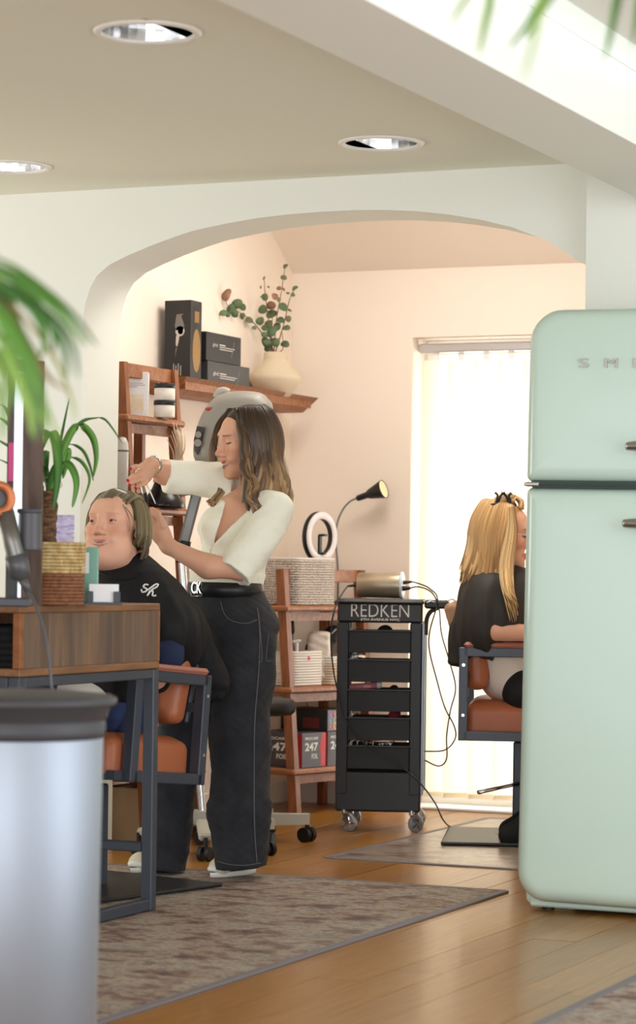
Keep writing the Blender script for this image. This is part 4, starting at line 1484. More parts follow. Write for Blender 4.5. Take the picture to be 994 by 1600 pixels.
b = MB(); b.lathe([(.0315, .098), (.034, .101), (.034, .108), (.0315, .11)], no, n=32); part('collar', b, M['slate_plastic'], NZ)

# black towels in the cubby
M['black_towel'] = mat('black terry towel', (22, 22, 25), .9, bump=.5, bscale=300)
tx = Vector((DX - .19, DY0 + .25, DZ0 + .0225))
for k, (hh, w_) in enumerate(((.034, .30), (.038, .29), (.042, .26))):
    b = MB(); q = tx + Vector((.005 * k, 0, hh / 2 + .041 * k - .004 * (k == 0)))
    z_ = DZ0 + .0225 + (0, .0345, .073)[k]
    for j in range(2):
        b.box((tx.x + .004 * k, tx.y, z_ + hh * (.25 + .5 * j)), (w_, .42, hh / 2 - .001), .007)
    sp = [(tx.x - w_ / 2 + .012, tx.y - .20, z_ + hh / 2)]
    b.tube([(tx.x + w_ / 2 - .004, tx.y - .2, z_ + hh / 2), (tx.x + w_ / 2 - .004, tx.y + .2, z_ + hh / 2)], hh / 2 - .001, 10)
    single('towel', b, M['black_towel'], ['folded black towel at the bottom of the desk cubby', 'folded black towel in the middle of the cubby stack', 'folded black towel on top of the cubby stack'][k], 'towel', 'black towels in the desk cubby')

# ================================================================== LADDER SHELF ITEMS (left)
M['cream_print'] = mat('cream printed area', (226, 212, 186), .6, col2=(236, 230, 218), nscale=30)
M['ink'] = mat('grey ink', (110, 108, 106), .7)
M['jar'] = mat('white glossy jar', (228, 218, 204), .3, col2=(238, 234, 228), nscale=18)
M['black_lid'] = mat('black jar lid', (30, 28, 28), .4)
la = lambda px, py, z, dd=0.: (lambda p: Vector((p.x, p.y, z)))(at(px, py, 10.02 + dd))
LZ1 = 1.6455
wb0 = la(211, 648, LZ1, -.06)
WBX = thing('product_box', 'white printed hair product box on the top tread of the ladder shelf', 'box', wb0)
part('carton', obx(wb0 + Vector((0, 0, .086)), RV, .105, .06, .172, .001), M['white_card'], WBX)
fo = wb0 - FV * .0302 - RV * .0525
text_part('lettering', 'OLAPLEX', fo + RV * .012 + Vector((0, 0, .144)), RV, (0, 0, 1), .010, .052, .0004, M['ink'], WBX, thick=-.01)
for k, wl in enumerate((.072, .08, .05)):
    part('print_line', obx(fo + RV * (.012 + wl / 2) + Vector((0, 0, .128 - .007 * k)), RV, wl, .0006, .0018, 0), M['ink'], WBX)
part('picture_print', obx(fo + RV * .052 + Vector((0, 0, .05)), RV, .07, .0006, .07, 0), M['cream_print'], WBX)
for k in range(2):
    j0 = la(257, 653, LZ1 + k * .0665, -.02)
    t = thing('jar', ['lower of two white jars with black lids beside the white box', 'upper of two white jars with black lids beside the white box'][k], 'jar', j0, 'white jars on the ladder shelf')
    b = MB(); b.lathe([(.038, 0), (.041, .003), (.041, .046), (.039, .049)], j0, n=32); part('jar_body', b, M['jar'], t)
    b = MB(); b.lathe([(.042, .048), (.043, .050), (.043, .063), (.0415, .066)], j0, n=32); part('lid', b, M['black_lid'], t)
b = MB(); b.tube(spline([la(245, 600, 1.78, .05), la(249, 600, 1.80, .05), la(246, 600, 1.825, .05), la(244, 600, 1.85, .05)], 5), .0035, 8, flat=(1.4, .6))
b.v = b.v
q = [la(256, 600, LZ1, .06), la(253, 600, 1.72, .06), la(248, 590, 1.79, .06), la(245, 575, 1.845, .06)]
b = MB(); b.tube(spline(q, 5), .0036, 8, flat=(1.5, .7))
single('spatula', b, M['white_card'], 'thin curved white spatula standing behind the stacked jars', 'spatula')
LZ2 = 1.2935
s0 = la(190, 790, LZ2, -.27)
SB = thing('spray_bottle', 'pale grey product bottle on the ladder shelf, left of the stylist hand', 'bottle', s0)
b = MB(); b.lathe([(.02, 0), (.024, .004), (.0245, .215), (.022, .24), (.014, .258), (.004, .262)], s0, n=28); part('bottle_body', b, mat('pale grey bottle', (206, 202, 198), .35), SB)
for k in range(3):
    b = MB(); b.lathe([(.0248, .205 - .012 * k), (.0248, .212 - .012 * k)], s0, n=28, closed=False); part('label_line', b, M['ink'], SB) if k == 0 else None
f0 = la(255, 800, LZ2, .0)
FL = thing('flared_cap', 'black flared cap with pale top on the middle tread of the ladder shelf', 'cap', f0)
b = MB(); b.lathe([(.083, 0), (.086, .004), (.085, .018), (.066, .045), (.046, .075), (.036, .10), (.034, .108)], f0, n=40); part('flared_body', b, mat('glossy black plastic', (26, 22, 22), .25), FL)
b = MB(); b.lathe([(.041, .10), (.041, .118), (.034, .128), (.02, .132)], f0, n=32); part('pale_top', b, M['white_card'], FL)
M['plume'] = mat('pale dried plume', (226, 204, 178), .9, bump=.5, bscale=160)
pl = [at(272, 735, 10.08), at(278, 715, 10.08), at(282, 695, 10.06), at(279, 672, 10.06)]
b = MB()
for k in range(26):
    o = Vector(rng.normal(size=3)) * .011
    pp = [p + o * (j * .6) for j, p in enumerate(pl)]; b.tube(spline(pp, 3), [.0035 * (1 - .07 * i) for i in range(10)], 5)
q = la(268, 790, LZ2, .08)
b.tube([q, pl[0]], .002, 6)
single('dried_plume', b, M['plume'], 'pale dried plume standing behind the ladder shelf upright', 'plant', base=q)

# ================================================================== FLOATING SHELF ITEMS
M['box_black'] = mat('matt black carton', (36, 35, 36), .45)
M['box_side'] = mat('dark charcoal carton', (62, 60, 60), .45)
M['gold'] = mat('bronze gold print', (150, 116, 66), .4, metal=.5)
M['silver_print'] = mat('silver print', (196, 190, 186), .4, metal=.3)
M['grey_print'] = mat('dim grey print', (120, 116, 114), .5)
bx0, bx1 = XL + .035, XL + .155


def carton(nm, label, x0, x1, y0, y1, z0, z1, ms=None):
    t = thing(nm, label, 'box', ((x0 + x1) / 2, (y0 + y1) / 2, z0))
    b = MB(); b.box(((x0 + x1) / 2, (y0 + y1) / 2, (z0 + z1) / 2), (x1 - x0, y1 - y0, z1 - z0), .0015); part('carton', b, ms or M['box_black'], t)
    return t


TB = carton('dryer_box', 'tall black hair dryer box with gold oval on its side, on the wall shelf', bx0, bx1, 9.30, 9.40, SZ + .0005, SZ + .338)
yv = 9.2995
def ypoly(pts, t, m, nm):   # flat print on the -y face; pts (x fraction from the left, z above base)
    b = MB(); b.prism([(bx0 + a * (bx1 - bx0), yv, SZ + z) for a, z in pts], (0, -.0006, 0)); part(nm, b, m, t)
cir = lambda cx, cz, r, n=20: [(cx + r * math.cos(2 * math.pi * k / n) / (bx1 - bx0), cz + r * math.sin(2 * math.pi * k / n)) for k in range(n)]
ypoly([(.46, .28), (.72, .283), (.64, .272), (.70, .255), (.76, .235), (.72, .215), (.44, .215), (.40, .235), (.44, .262)], TB, M['grey_print'], 'dryer_print')
ypoly(cir(.60, .212, .021), TB, M['silver_print'], 'dryer_print'); ypoly(cir(.62, .210, .012), TB, M['grey_print'], 'dryer_print_ring')
ypoly([(.46, .195), (.58, .193), (.54, .165), (.50, .15), (.46, .15), (.44, .165)], TB, M['silver_print'], 'dryer_print')
ypoly([(.45, .145), (.50, .145), (.46, .125), (.42, .105)], TB, M['grey_print'], 'cord_print')
for k in range(4):
    ypoly([(.36 + .09 * k, .03), (.385 + .09 * k, .03), (.385 + .09 * k, .08 - .008 * (k % 2)), (.36 + .09 * k, .08 - .008 * (k % 2))], TB, M['silver_print'], 'print_line')
b = MB(); b.lathe([(.001, 0), (.001, .0006)], (0, 0, 0))
xo = bx1 + .0002
b = MB(); b.prism([(xo, 9.354 + .036 * math.cos(2 * math.pi * k / 32), SZ + .135 + .088 * math.sin(2 * math.pi * k / 32)) for k in range(32)], (.0006, 0, 0)); part('gold_oval', b, M['gold'], TB)
b = MB(); b.prism([(xo, 9.335, SZ + .25), (xo, 9.375, SZ + .25), (xo, 9.375, SZ + .295), (xo, 9.335, SZ + .295)], (.0006, 0, 0)); part('gold_panel', b, M['gold'], TB)
B3 = carton('black_box', 'dark grey carton lying on the wall shelf, beneath the smaller black box', bx0 + .03, bx1 - .005, 9.47, 9.87, SZ + .0005, SZ + .105, M['box_side'])
B2 = carton('black_box', 'small glossy black box on top of the dark grey carton on the shelf', bx0 + .03, bx1 - .008, 9.46, 9.79, SZ + .1065, SZ + .225)
for t, xx, y0, z0, sc in ((B3, bx1 - .005, 9.52, SZ + .045, 1.), (B2, bx1 - .008, 9.52, SZ + .165, .9)):
    text_part('lettering', 'ghd', (xx + .0004, y0, z0), (0, 1, 0), (0, 0, 1), .020 * sc, .05 * sc, .0004, M['silver_print'], t, thick=.01)
    for k in range(3):
        b = MB(); L_ = (.06, .16, .14)[k] * sc; b.box((xx + .0004, y0 + .065 + L_ / 2, z0 + .014 - .009 * k), (.0006, L_, .0035)); part('print_line', b, M['silver_print'] if k else M['white_print'], t)
    b = MB(); b.bar((xx + .0004, y0 + .22 * sc - .02 * (sc < 1), z0 - .03), (xx + .0004, y0 + .25 * sc - .02 * (sc < 1), z0 + .035), .0006, .004, up=(0, 1, 0)); part('print_swash', b, M['grey_print'], t)
b = MB(); b.box((bx0 + .055, 9.4597, SZ + .165), (.012, .0006, .075)); part('print_line', b, M['grey_print'], B2)

# vase with eucalyptus
M['vase'] = mat('sand coloured stoneware', (206, 190, 166), .85, bump=.08, bscale=120)
M['euca'] = attr_mat('eucalyptus leaf', .6, .3)
M['stem'] = mat('brown stem', (116, 92, 68), .7)
VD = 11.2
v0 = at(430, 616, VD); v0 = Vector((XL + .105, v0.y, SZ + .0006)); v0 = on_x(430, 616, XL + .118); v0.z = SZ + .0006
VDp = (v0 - Vector((0, 0, 0))).dot(FV)
vs_ = F / VDp
VA = thing('vase', 'sand coloured wide-shouldered stoneware vase on the right end of the shelf', 'vase', v0)
b = MB(); b.lathe([(.045, 0), (.062, .004), (.078, .02), (.098, .045), (.1135, .075), (.1145, .088), (.108, .102), (.085, .128), (.066, .146), (.056, .160), (.053, .172), (.052, .196), (.0475, .199), (.045, .19), (.046, .165)], v0, n=48)
part('vase_body', b, M['vase'], VA)
EU = thing('eucalyptus', 'eucalyptus stems with round grey green leaves standing in the vase', 'plant', v0 + Vector((0, 0, .17)))
ep = lambda a, c, dd=0.: at(a, c, min(VDp + dd, 4.877 / (.4067 + .9135 * (503 - a) / 4000.) - .05))
ec = lambda x, y: (240 + x / 4.142, 400 + y / 4.142)
for pp in ([(428, 552), (432, 500), (440, 455), (446, 414)], [(425, 552), (420, 505), (414, 455), (413, 432)], [(430, 552), (444, 505), (452, 470), (461, 450)], [(424, 552), (410, 522), (392, 500), (374, 488), (356, 478), (352, 460)],
           [(430, 552), (442, 545), (441, 520)], [(427, 552), (424, 520), (428, 480)]):
    b = MB(); sp = spline([ep(a, c) for a, c in pp], 5); b.tube(sp, [.0028 - .0016 * i / len(sp) for i in range(len(sp))], 6); part('stem', b, M['stem'], EU)
EL_ = [(855, 65, 20, 1), (843, 140, 22, 1), (915, 208, 22, 0), (870, 240, 14, 0), (903, 250, 18, 0), (720, 265, 28, 0), (785, 260, 28, 2), (810, 280, 18, 1), (705, 345, 38, 0), (760, 320, 34, 2), (840, 330, 36, 0),
       (765, 375, 42, 0), (825, 415, 28, 0), (690, 420, 32, 0), (745, 440, 35, 0), (720, 465, 25, 0), (860, 465, 27, 0), (872, 405, 24, 1), (800, 455, 30, 0), (650, 465, 18, 1), (620, 415, 30, 1), (575, 390, 24, 1),
       (765, 490, 42, 0), (720, 510, 25, 0), (725, 555, 36, 0), (770, 560, 40, 0), (795, 560, 30, 0), (850, 570, 32, 0), (740, 590, 32, 0), (470, 255, 40, 2), (450, 370, 28, 0), (500, 340, 38, 0), (540, 310, 38, 0),
       (525, 370, 30, 0), (577, 330, 26, 0), (478, 378, 20, 0), (695, 200, 13, 2), (742, 200, 13, 2), (812, 208, 17, 2), (842, 216, 15, 2), (715, 142, 14, 2), (480, 240, 30, 2), (880, 350, 16, 1), (700, 265, 12, 1), (738, 560, 30, 0)]
for i, (x_, y_, r_, kd) in enumerate(EL_):
    c = ep(*ec(x_, y_), rng.uniform(-.05, .05)); rr = r_ / 4.142 / vs_
    nrm = (-FV + RV * rng.uniform(-.7, .7) + Vector((0, 0, rng.uniform(-.3, .8)))).normalized()
    u = nrm.orthogonal().normalized(); u = (Matrix.Rotation(rng.uniform(0, 6.28), 3, nrm) @ u); w_ = nrm.cross(u)
    base = [lin((96, 116, 84)), lin((116, 122, 96)), lin((150, 112, 92))][kd]; f = rng.uniform(.8, 1.15); col = tuple(min(q * f, 1) for q in base[:3]) + (1,)
    b = MB(); vsx = [c + nrm * .002]
    n_ = 12
    for k in range(n_):
        a = 2 * math.pi * k / n_; vsx.append(c + u * (rr * math.cos(a)) + w_ * (rr * (.82 if r_ > 16 else .5) * math.sin(a)) - nrm * (.003 * math.cos(2 * a)))
    vsx += [p - nrm * .001 for p in vsx]
    fs = [(0, 1 + k, 1 + (k + 1) % n_) for k in range(n_)] + [(n_ + 1, n_ + 2 + (k + 1) % n_, n_ + 2 + k) for k in range(n_)] + [(1 + k, n_ + 2 + k, n_ + 2 + (k + 1) % n_, 1 + (k + 1) % n_) for k in range(n_)]
    b.add(vsx, fs, 0, True, col); part('leaf', b, M['euca'], EU, tint=True)

# ================================================================== LADDER SHELF ITEMS (right)
M['rope_grey'] = mat('grey white woven rope', (212, 202, 192), .85, col2=(160, 148, 140), nscale=120, nstretch=(1, 1, 1.5), ncontrast=(.42, .58), bump=.5, bscale=300)
M['rope_white'] = mat('white cotton rope', (226, 220, 212), .85, bump=.4, bscale=300)
M['rope_tan'] = mat('beige cotton rope', (206, 186, 166), .85, bump=.4, bscale=300)


def rope_basket(label, x0, x1, y0, y1, z0, h, rows, m, mtop=None, ntop=0, cat='basket'):
    t = thing('rope_basket', label, cat, ((x0 + x1) / 2, (y0 + y1) / 2, z0))
    rr = h / rows / 1.86; rc = .03
    for k in range(rows):
        pts = []
        for (cx, cy, a0) in ((x1 - rc, y1 - rc, 0), (x0 + rc, y1 - rc, 90), (x0 + rc, y0 + rc, 180), (x1 - rc, y0 + rc, 270)):
            for i in range(5):
                a = math.radians(a0 + 22.5 * i); pts.append((cx + (rc - rr) * math.cos(a), cy + (rc - rr) * math.sin(a), z0 + rr + k * rr * 1.86))
        b = MB(); b.tube(pts, rr, 6, closed=True); part('coil', b, mtop if mtop and k >= rows - ntop else m, t)
    b = MB(); b.box(((x0 + x1) / 2, (y0 + y1) / 2, z0 + .006), (x1 - x0 - .02, y1 - y0 - .02, .01)); part('base', b, m, t)
    spin(t)
    return t


Z1, Z2, Z3 = .9055, .5555, .2055
rope_basket('grey white woven rope basket on the top tread, under the ring light', -4.82, -4.58, 10.03, 10.325, Z1, .205, 19, M['rope_grey'], M['rope_white'], 1)
rope_basket('white cotton rope basket on the middle tread, nearer the stylist', -4.81, -4.575, 10.015, 10.235, Z2, .150, 13, M['rope_white'])
rope_basket('beige cotton rope basket with white rim on the middle tread, by the trolley', -4.80, -4.56, 10.255, 10.53, Z2, .125, 11, M['rope_tan'], M['rope_white'], 3)

# ring light
M['diffuser'] = mat('white diffuser', (226, 220, 222), .5)
rl_c = at(500, 839, 11.24)
RLt = thing('ring_light', 'white and black ring light with phone clamp rising from the woven basket', 'ring light', (-4.70, 10.05, Z1 + .012))
nx = (RV * .80 - FV * .60).normalized()
b = MB(); b.lathe([(.082, 0), (.080, .022), (.086, .026), (.106, .026), (.112, .022), (.112, 0)], rl_c - nx * .013, nx, 48); b2 = b
mb_ = MB(); prof_ = [(.078, -.013), (.078, .013), (.084, .0135)]
b = MB(); b.lathe([(.079, .010), (.079, -.014), (.111, -.014), (.111, .010), (.079, .010)], rl_c, nx, 56, closed=False); part('housing', b, M['black_plastic'], RLt)
b = MB(); b.lathe([(.0785, .0102), (.0805, .014), (.1095, .014), (.1115, .0102), (.0785, .0102)], rl_c, nx, 56, closed=False); part('diffuser', b, M['diffuser'], RLt)
b = MB(); upv = Vector((0, 0, 1)); sd_ = nx.cross(upv)
b.bar(rl_c + Vector((0, 0, -.085)), rl_c + Vector((0, 0, .01)), .022, .012, up=nx, bev=.003)
b.bar(rl_c + Vector((0, 0, .008)) , rl_c + Vector((0, 0, .008)) + nx * .035, .022, .01, bev=.002); b.bar(rl_c + Vector((0, 0, -.075)), rl_c + Vector((0, 0, -.072)) + nx * .03, .022, .01, bev=.002)
part('phone_clamp', b, M['black_plastic'], RLt)
b = MB(); q = Vector((rl_c.x, rl_c.y, Z1 + .014)); b.cyl(q, rl_c + Vector((0, 0, -.112)), .008); b.cyl(rl_c + Vector((0, 0, -.112)), rl_c + Vector((0, 0, -.08)), .006); b.cyl(q, q + Vector((0, 0, .012)), .045); part('stand', b, M['black_plastic'], RLt)
# gooseneck lamp
GL = thing('gooseneck_lamp', 'black gooseneck lamp with cone shade bending right above the woven basket', 'lamp', (at(528, 945, 11.45).x, at(528, 945, 11.45).y, Z1))
gp = lambda a, c, dd=0.: at(a, c, 11.45 + dd)
gq = gp(528, 940); gq.z = Z1
b = MB(); b.lathe([(.035, 0), (.036, .006), (.03, .014), (.012, .018)], gq, n=28); part('lamp_base', b, M['black_plastic'], GL)
b = MB(); b.tube(spline([gq + Vector((0, 0, .015)), gp(528, 890), gp(525, 845), gp(527, 818), (gp(536, 796)), gp(548, 783), gp(560, 778)], 6), .0048, 8); part('gooseneck', b, M['pole'], GL)
ax = (gp(600, 764, -.06) - gp(558, 779, 0)).normalized(); o_ = gp(558, 779)
Lh = (gp(600, 764, -.06) - o_).length
b = MB(); b.lathe([(.010, 0), (.0135, .006), (.0145, Lh * .38), (.021, Lh * .45), (.0415, Lh * .97), (.0425, Lh), (.040, Lh), (.034, Lh * .8)], o_, ax, 32, closed=False); part('shade', b, M['black_plastic'], GL)
b = MB(); b.lathe([(.0395, Lh * .985), (.02, Lh * .96), (.001, Lh * .955)], o_, ax, 32, closed=False); part('bulb_face', b, mat('cream bulb face', (232, 220, 176), .4), GL)

# things in and around the middle baskets
b_p = lambda a, c, dd=0.: at(a, c, 11.12 + dd)
pbz = b_p(464, 1030); pbz.z = Z2 + .012
PB = thing('pump_bottle', 'white pump bottle standing in the white rope basket', 'bottle', pbz)
b = MB(); b.lathe([(.022, 0), (.024, .005), (.024, .10), (.018, .118), (.010, .122), (.010, .135)], pbz, n=24); part('bottle_body', b, M['white_card'], PB)
b = MB(); b.cyl(pbz + Vector((0, 0, .135)), pbz + Vector((0, 0, .175)), .006); b.bar(pbz + Vector((0, 0, .178)) - RV * .02, pbz + Vector((0, 0, .183)) + RV * .016, .016, .012, bev=.003); part('pump_head', b, M['white_card'], PB)
M['crumple'] = mat('crumpled white plastic', (226, 216, 206), .4, bump=.8, bscale=60)
wz = b_p(499, 1030, .12); wz.z = Z2 + .012
def crumple(c, h, prims_seed, amp): return None
WPt = thing('white_pouch', 'crumpled white plastic pouch in the beige rope basket', 'pouch', wz)
sdf_mesh('pouch', [BX(wz + Vector((0, 0, .11)), (.05, .03, .11), Matrix.Rotation(TH, 3, 'Z'), .02, .01)], .007, M['crumple'], WPt, 1, disp=lambda V: .006 * vnoise(V, 60, 3))
kz = b_p(502, 1000, .22); kz.z = Z2 + .012
KPt = thing('black_pouch', 'black pouch with white stripes behind the crumpled white pouch', 'pouch', kz)
sdf_mesh('pouch', [C(kz + Vector((0, 0, .05)), kz + Vector((0, 0, .14)), .05, .05), C(kz + Vector((0, 0, .14)) - RV * .03, kz + Vector((0, 0, .20)) + RV * .04, .04, .035), EL(kz + RV * .06 + Vector((0, 0, .225)), (.04, .03, .02))], .007, mat('black nylon', (26, 26, 30), .5), KPt, 1, disp=lambda V: .004 * vnoise(V, 70, 5))
for k in range(4):
    b = MB(); q = kz + Vector((0, 0, .165 + .012 * k)) - FV * .052 - RV * (.03 - .022 * k); b.bar(q, q + RV * .03 + Vector((0, 0, .03)), .003, .004, up=FV); part('stripe', b, M['white_print'], KPt)
b = MB(); q = b_p(480, 1028, -.02); b.ell(q, (.016, .012, .014)); b.cyl(Vector((q.x, q.y, Z2 + .012)), q, .008)
single('pink_cap_bottle', b, mat('pink plastic', (214, 120, 170), .4), 'small pink capped bottle poking out of the white rope basket', 'bottle')
b = MB(); b.tube(spline([b_p(455, 952, .05), b_p(455, 965, .05), b_p(457, 985, .05), (b_p(459, 1010, .05)), b_p(462, 1040, .3), b_p(478, 1095, .4), b_p(482, 1105, .4)], 5), .0022, 6)
cb_ = thing('switch_cord', 'thin black cord with inline switch hanging below the top tread', 'cord', b_p(456, 990, .05))
part('cord', b, M['black_plastic'], cb_)
b = MB(); b.tube([b_p(455, 967, .05), b_p(456, 971, .05), b_p(457, 986, .05), b_p(458, 991, .05)], [.004, .011, .011, .004], 10); part('switch', b, M['black_plastic'], cb_)

# foil boxes
M['foil_box'] = mat('dark printed carton', (70, 66, 72), .45)
M['red_print'] = mat('red print', (196, 52, 58), .5)
M['rainbow'] = mat('multicolour printed carton', (110, 116, 124), .4, col2=(130, 120, 128), nscale=20)
def foil(label, x0, x1, y0, y1, z0, z1):
    t = carton('foil_box', label, x0, x1, y0, y1, z0, z1, M['foil_box']); t['group'] = 'foil boxes on the bottom tread'
    xx = x1 + .0003
    def xq(y_, z_, w_, h_, m, nm):
        b = MB(); b.box((xx, y_ + w_ / 2, z_ + h_ / 2), (.0006, w_, h_)); part(nm, b, m, t)
    L_ = y1 - y0; H_ = z1 - z0
    b = MB(); b.prism([(xx, y0 + L_ * a, z0 + H_ * c) for a, c in ((.78, .02), (1, .02), (1, .98), (.84, .98), (.74, .6), (.80, .3))], (.0004, 0, 0)); part('red_print', b, M['red_print'], t)
    text_part('lettering', 'PROCARE', (xx + .0005, y0 + L_ * .12, z0 + H_ * .80), (0, 1, 0), (0, 0, 1), .012, L_ * .55, .0004, M['white_print'], t, thick=.02)
    text_part('lettering', '247', (xx + .0005, y0 + L_ * .12, z0 + H_ * .48), (0, 1, 0), (0, 0, 1), .036, L_ * .55, .0004, M['white_print'], t, thick=.03)
    text_part('lettering', 'FOIL', (xx + .0005, y0 + L_ * .40, z0 + H_ * .25), (0, 1, 0), (0, 0, 1), .022, L_ * .26, .0004, M['white_print'], t, thick=.02)
    yy0 = y0 - .0003
    b = MB(); b.prism([(x0 + (x1 - x0) * a, yy0, z0 + H_ * c) for a, c in ((.72, .02), (1, .02), (1, .98), (.84, .98), (.70, .6), (.76, .3))], (0, -.0004, 0)); part('red_print', b, M['red_print'], t)
    W_ = x1 - x0
    text_part('lettering', 'PROCARE', (x0 + W_ * .18, yy0 - .0005, z0 + H_ * .78), (1, 0, 0), (0, 0, 1), .012, W_ * .5, .0004, M['white_print'], t, thick=.02)
    text_part('lettering', '247', (x0 + W_ * .2, yy0 - .0005, z0 + H_ * .46), (1, 0, 0), (0, 0, 1), .036, W_ * .48, .0004, M['white_print'], t, thick=.03)
    text_part('lettering', 'FOIL', (x0 + W_ * .44, yy0 - .0005, z0 + H_ * .23), (1, 0, 0), (0, 0, 1), .022, W_ * .24, .0004, M['white_print'], t, thick=.02)
    spin(t)
    return t
foil('dark foil box with red print on the bottom tread, nearer the stylist', -4.78, -4.53, 10.025, 10.19, Z3, Z3 + .15)
foil('dark foil box with red print on the bottom tread, next to the trolley', -4.78, -4.53, 10.205, 10.37, Z3, Z3 + .15)
t = carton('foil_box', 'black carton with coloured side lying on the two foil boxes', -4.79, -4.53, 10.20, 10.375, Z3 + .151, Z3 + .245)
t['group'] = 'foil boxes on the bottom tread'
b = MB(); b.box((-4.5297, 10.2875, Z3 + .198), (.0006, .165, .085)); part('side_print', b, M['rainbow'], t)
for k, c in enumerate(((206, 80, 120), (230, 170, 70), (90, 160, 190), (200, 200, 90), (150, 90, 180), (220, 90, 70))):
    b = MB(); b.lathe([(.010, 0), (.014, 0), (.014, .0008), (.010, .0008), (.010, 0)], (-4.5293, 10.225 + .03 * (k % 2), Z3 + .172 + .026 * (k // 2)), (1, 0, 0), 16, closed=False); part('ring_print', b, mat('print colour', c, .5), t)
b = MB(); b.box((-4.62, 10.1993, Z3 + .185), (.09, .0006, .045)); part('red_print', b, mat('dark red print', (110, 36, 40), .5), t)
spin(t)

# ================================================================== ON AND IN THE TROLLEY (trolley axes)
def tw_(x, y, z): return TM @ Vector((x, y, z))
TX = TM.to_3x3() @ Vector((1, 0, 0)); TY = TM.to_3x3() @ Vector((0, 1, 0))
M['champagne'] = mat('brushed champagne metal', (198, 186, 164), .3, metal=.75)
M['blue_ring'] = mat('pale blue white plastic', (214, 226, 240), .3)
dz = TZT + .0565
ca_, cb2 = tw_(-.098, .15, dz), tw_(.078, .13, dz)
CYL = thing('heat_cylinder', 'champagne metal cylinder device lying on top of the trolley', 'device', tw_(0, .14, TZT))
axc = (cb2 - ca_).normalized(); Lc = (cb2 - ca_).length
b = MB(); b.lathe([(.046, 0), (.050, .003), (.0535, Lc - .004), (.0535, Lc)], ca_, axc, 40); part('barrel', b, M['champagne'], CYL)
b = MB(); b.lathe([(.054, Lc), (.0565, Lc + .002), (.0565, Lc + .008), (.052, Lc + .010)], ca_, axc, 40); part('end_ring', b, M['blue_ring'], CYL)
b = MB(); b.cyl(ca_ + axc * (Lc + .008) + Vector((0, 0, .012)), ca_ + axc * (Lc + .045) + Vector((0, 0, .016)), .009, .004); pg_ = part('plug', b, M['black_plastic'], CYL)
b = MB(); b.cyl(ca_ + axc * (Lc + .008) + Vector((0, 0, -.012)) - TY * .02, ca_ + axc * (Lc + .04) + Vector((0, 0, -.010)) - TY * .02, .011, .006); part('plug', b, M['black_plastic'], CYL)
b = MB(); b.cyl(ca_ - axc * .045 + Vector((0, 0, -.006)), ca_ + axc * .002, .004, .007); part('plug', b, M['black_plastic'], CYL)

cD = lambda a, c, D: at(a, c, D)
b = MB(); b.tube(spline([ca_ - axc * .045 + Vector((0, 0, -.006)), cD(531, 934, 10.3), cD(521, 960, 10.22), cD(517, 1000, 10.2), cD(521, 1045, 10.2), cD(528, 1080, 10.2), cD(545, 1135, 10.2), cD(580, 1170, 10.2), cD(620, 1193, 10.2), cD(655, 1222, 10.18),
                        cD(680, 1255, 10.15), cD(692, 1280, 10.1), on_z(705, 1292, .012), on_z(730, 1295, .012), on_z(760, 1298, .012), on_z(800, 1310, .022), on_z(840, 1305, .022)], 8), .0032, 7)
single('power_cord', b, M['black_plastic'], 'long black cord crossing the trolley front and trailing over the mat', 'cord', base=on_z(705, 1292, 0))
b = MB(); b.tube(spline([ca_ + axc * (Lc + .045) + Vector((0, 0, .016)), cD(655, 912, 10.35), cD(672, 920, 10.32), cD(684, 938, 10.2), cD(672, 985, 10.2), cD(671, 1015, 10.2), cD(682, 1060, 10.2), cD(695, 1105, 10.2), cD(710, 1135, 10.2), cD(711, 1155, 10.2),
                         cD(695, 1172, 10.25), cD(664, 1174, 10.35)], 8), .003, 6)
single('thin_cord', b, M['black_plastic'], 'thin black cord looping from the cylinder down the trolley side, upper of two', 'cord', 'thin cords beside the trolley')
b = MB(); b.tube(spline([ca_ + axc * (Lc + .04) + Vector((0, 0, -.01)) - TY * .02, cD(655, 917, 10.3), cD(675, 926, 10.22), cD(686, 950, 10.19), cD(690, 990, 10.19), cD(703, 1035, 10.19), cD(712, 1075, 10.18), cD(704, 1110, 10.18), cD(698, 1150, 10.18), cD(698, 1185, 10.2),
                         cD(686, 1197, 10.25), cD(664, 1188, 10.35)], 8), .003, 6)
single('thin_cord', b, M['black_plastic'], 'thin black cord hanging beside the blind in the lowest loop', 'cord', 'thin cords beside the trolley')

# tray contents: base heights of the trays
def tz(k): return trz[k][1] + .0065
def tr_item(px, py, k, dy=.06):
    x = (px - 597) / 387. * 1.0; return tw_(x, ty + dy, HC - (py - 891) / 387.)
M['brush_black'] = mat('black bristles', (20, 20, 22), .7, bump=.6, bscale=260)
M['wine'] = mat('wine red bristles', (128, 28, 44), .6, bump=.8, bscale=220)
M['pink_tool'] = mat('dusty pink plastic', (216, 136, 146), .45)
def round_brush(nm, label, px, py, r, k, m, grp=None):
    o = tr_item(px, py, k, .05); t = thing(nm, label, 'brush', Vector((o.x, o.y, tz(k))), grp)
    b = MB(); b.lathe([(r * .6, 0), (r, .004), (r, .09), (r * .7, .095)], o, TY, 24); part('barrel', b, m, t)
    b = MB(); b.lathe([(.008, .095), (.010, .13), (.008, .2), (.004, .215)], o, TY, 14); part('handle', b, M['black_plastic'], t)
    for q in range(3):
        b = MB(); b.cyl(o + TY * (.03 + .03 * q) + Vector((0, 0, -r * .8)), Vector((o.x, o.y, tz(k))) + TY * (.03 + .03 * q), .002); 
    return t
round_brush('round_brush', 'large black round brush in the top trolley tray', 603, 990, .033, 0, M['brush_black'], 'brushes in the trolley trays')
round_brush('round_brush', 'wine red round brush in the fourth trolley tray', 620, 1119, .024, 3, M['wine'], 'brushes in the trolley trays')
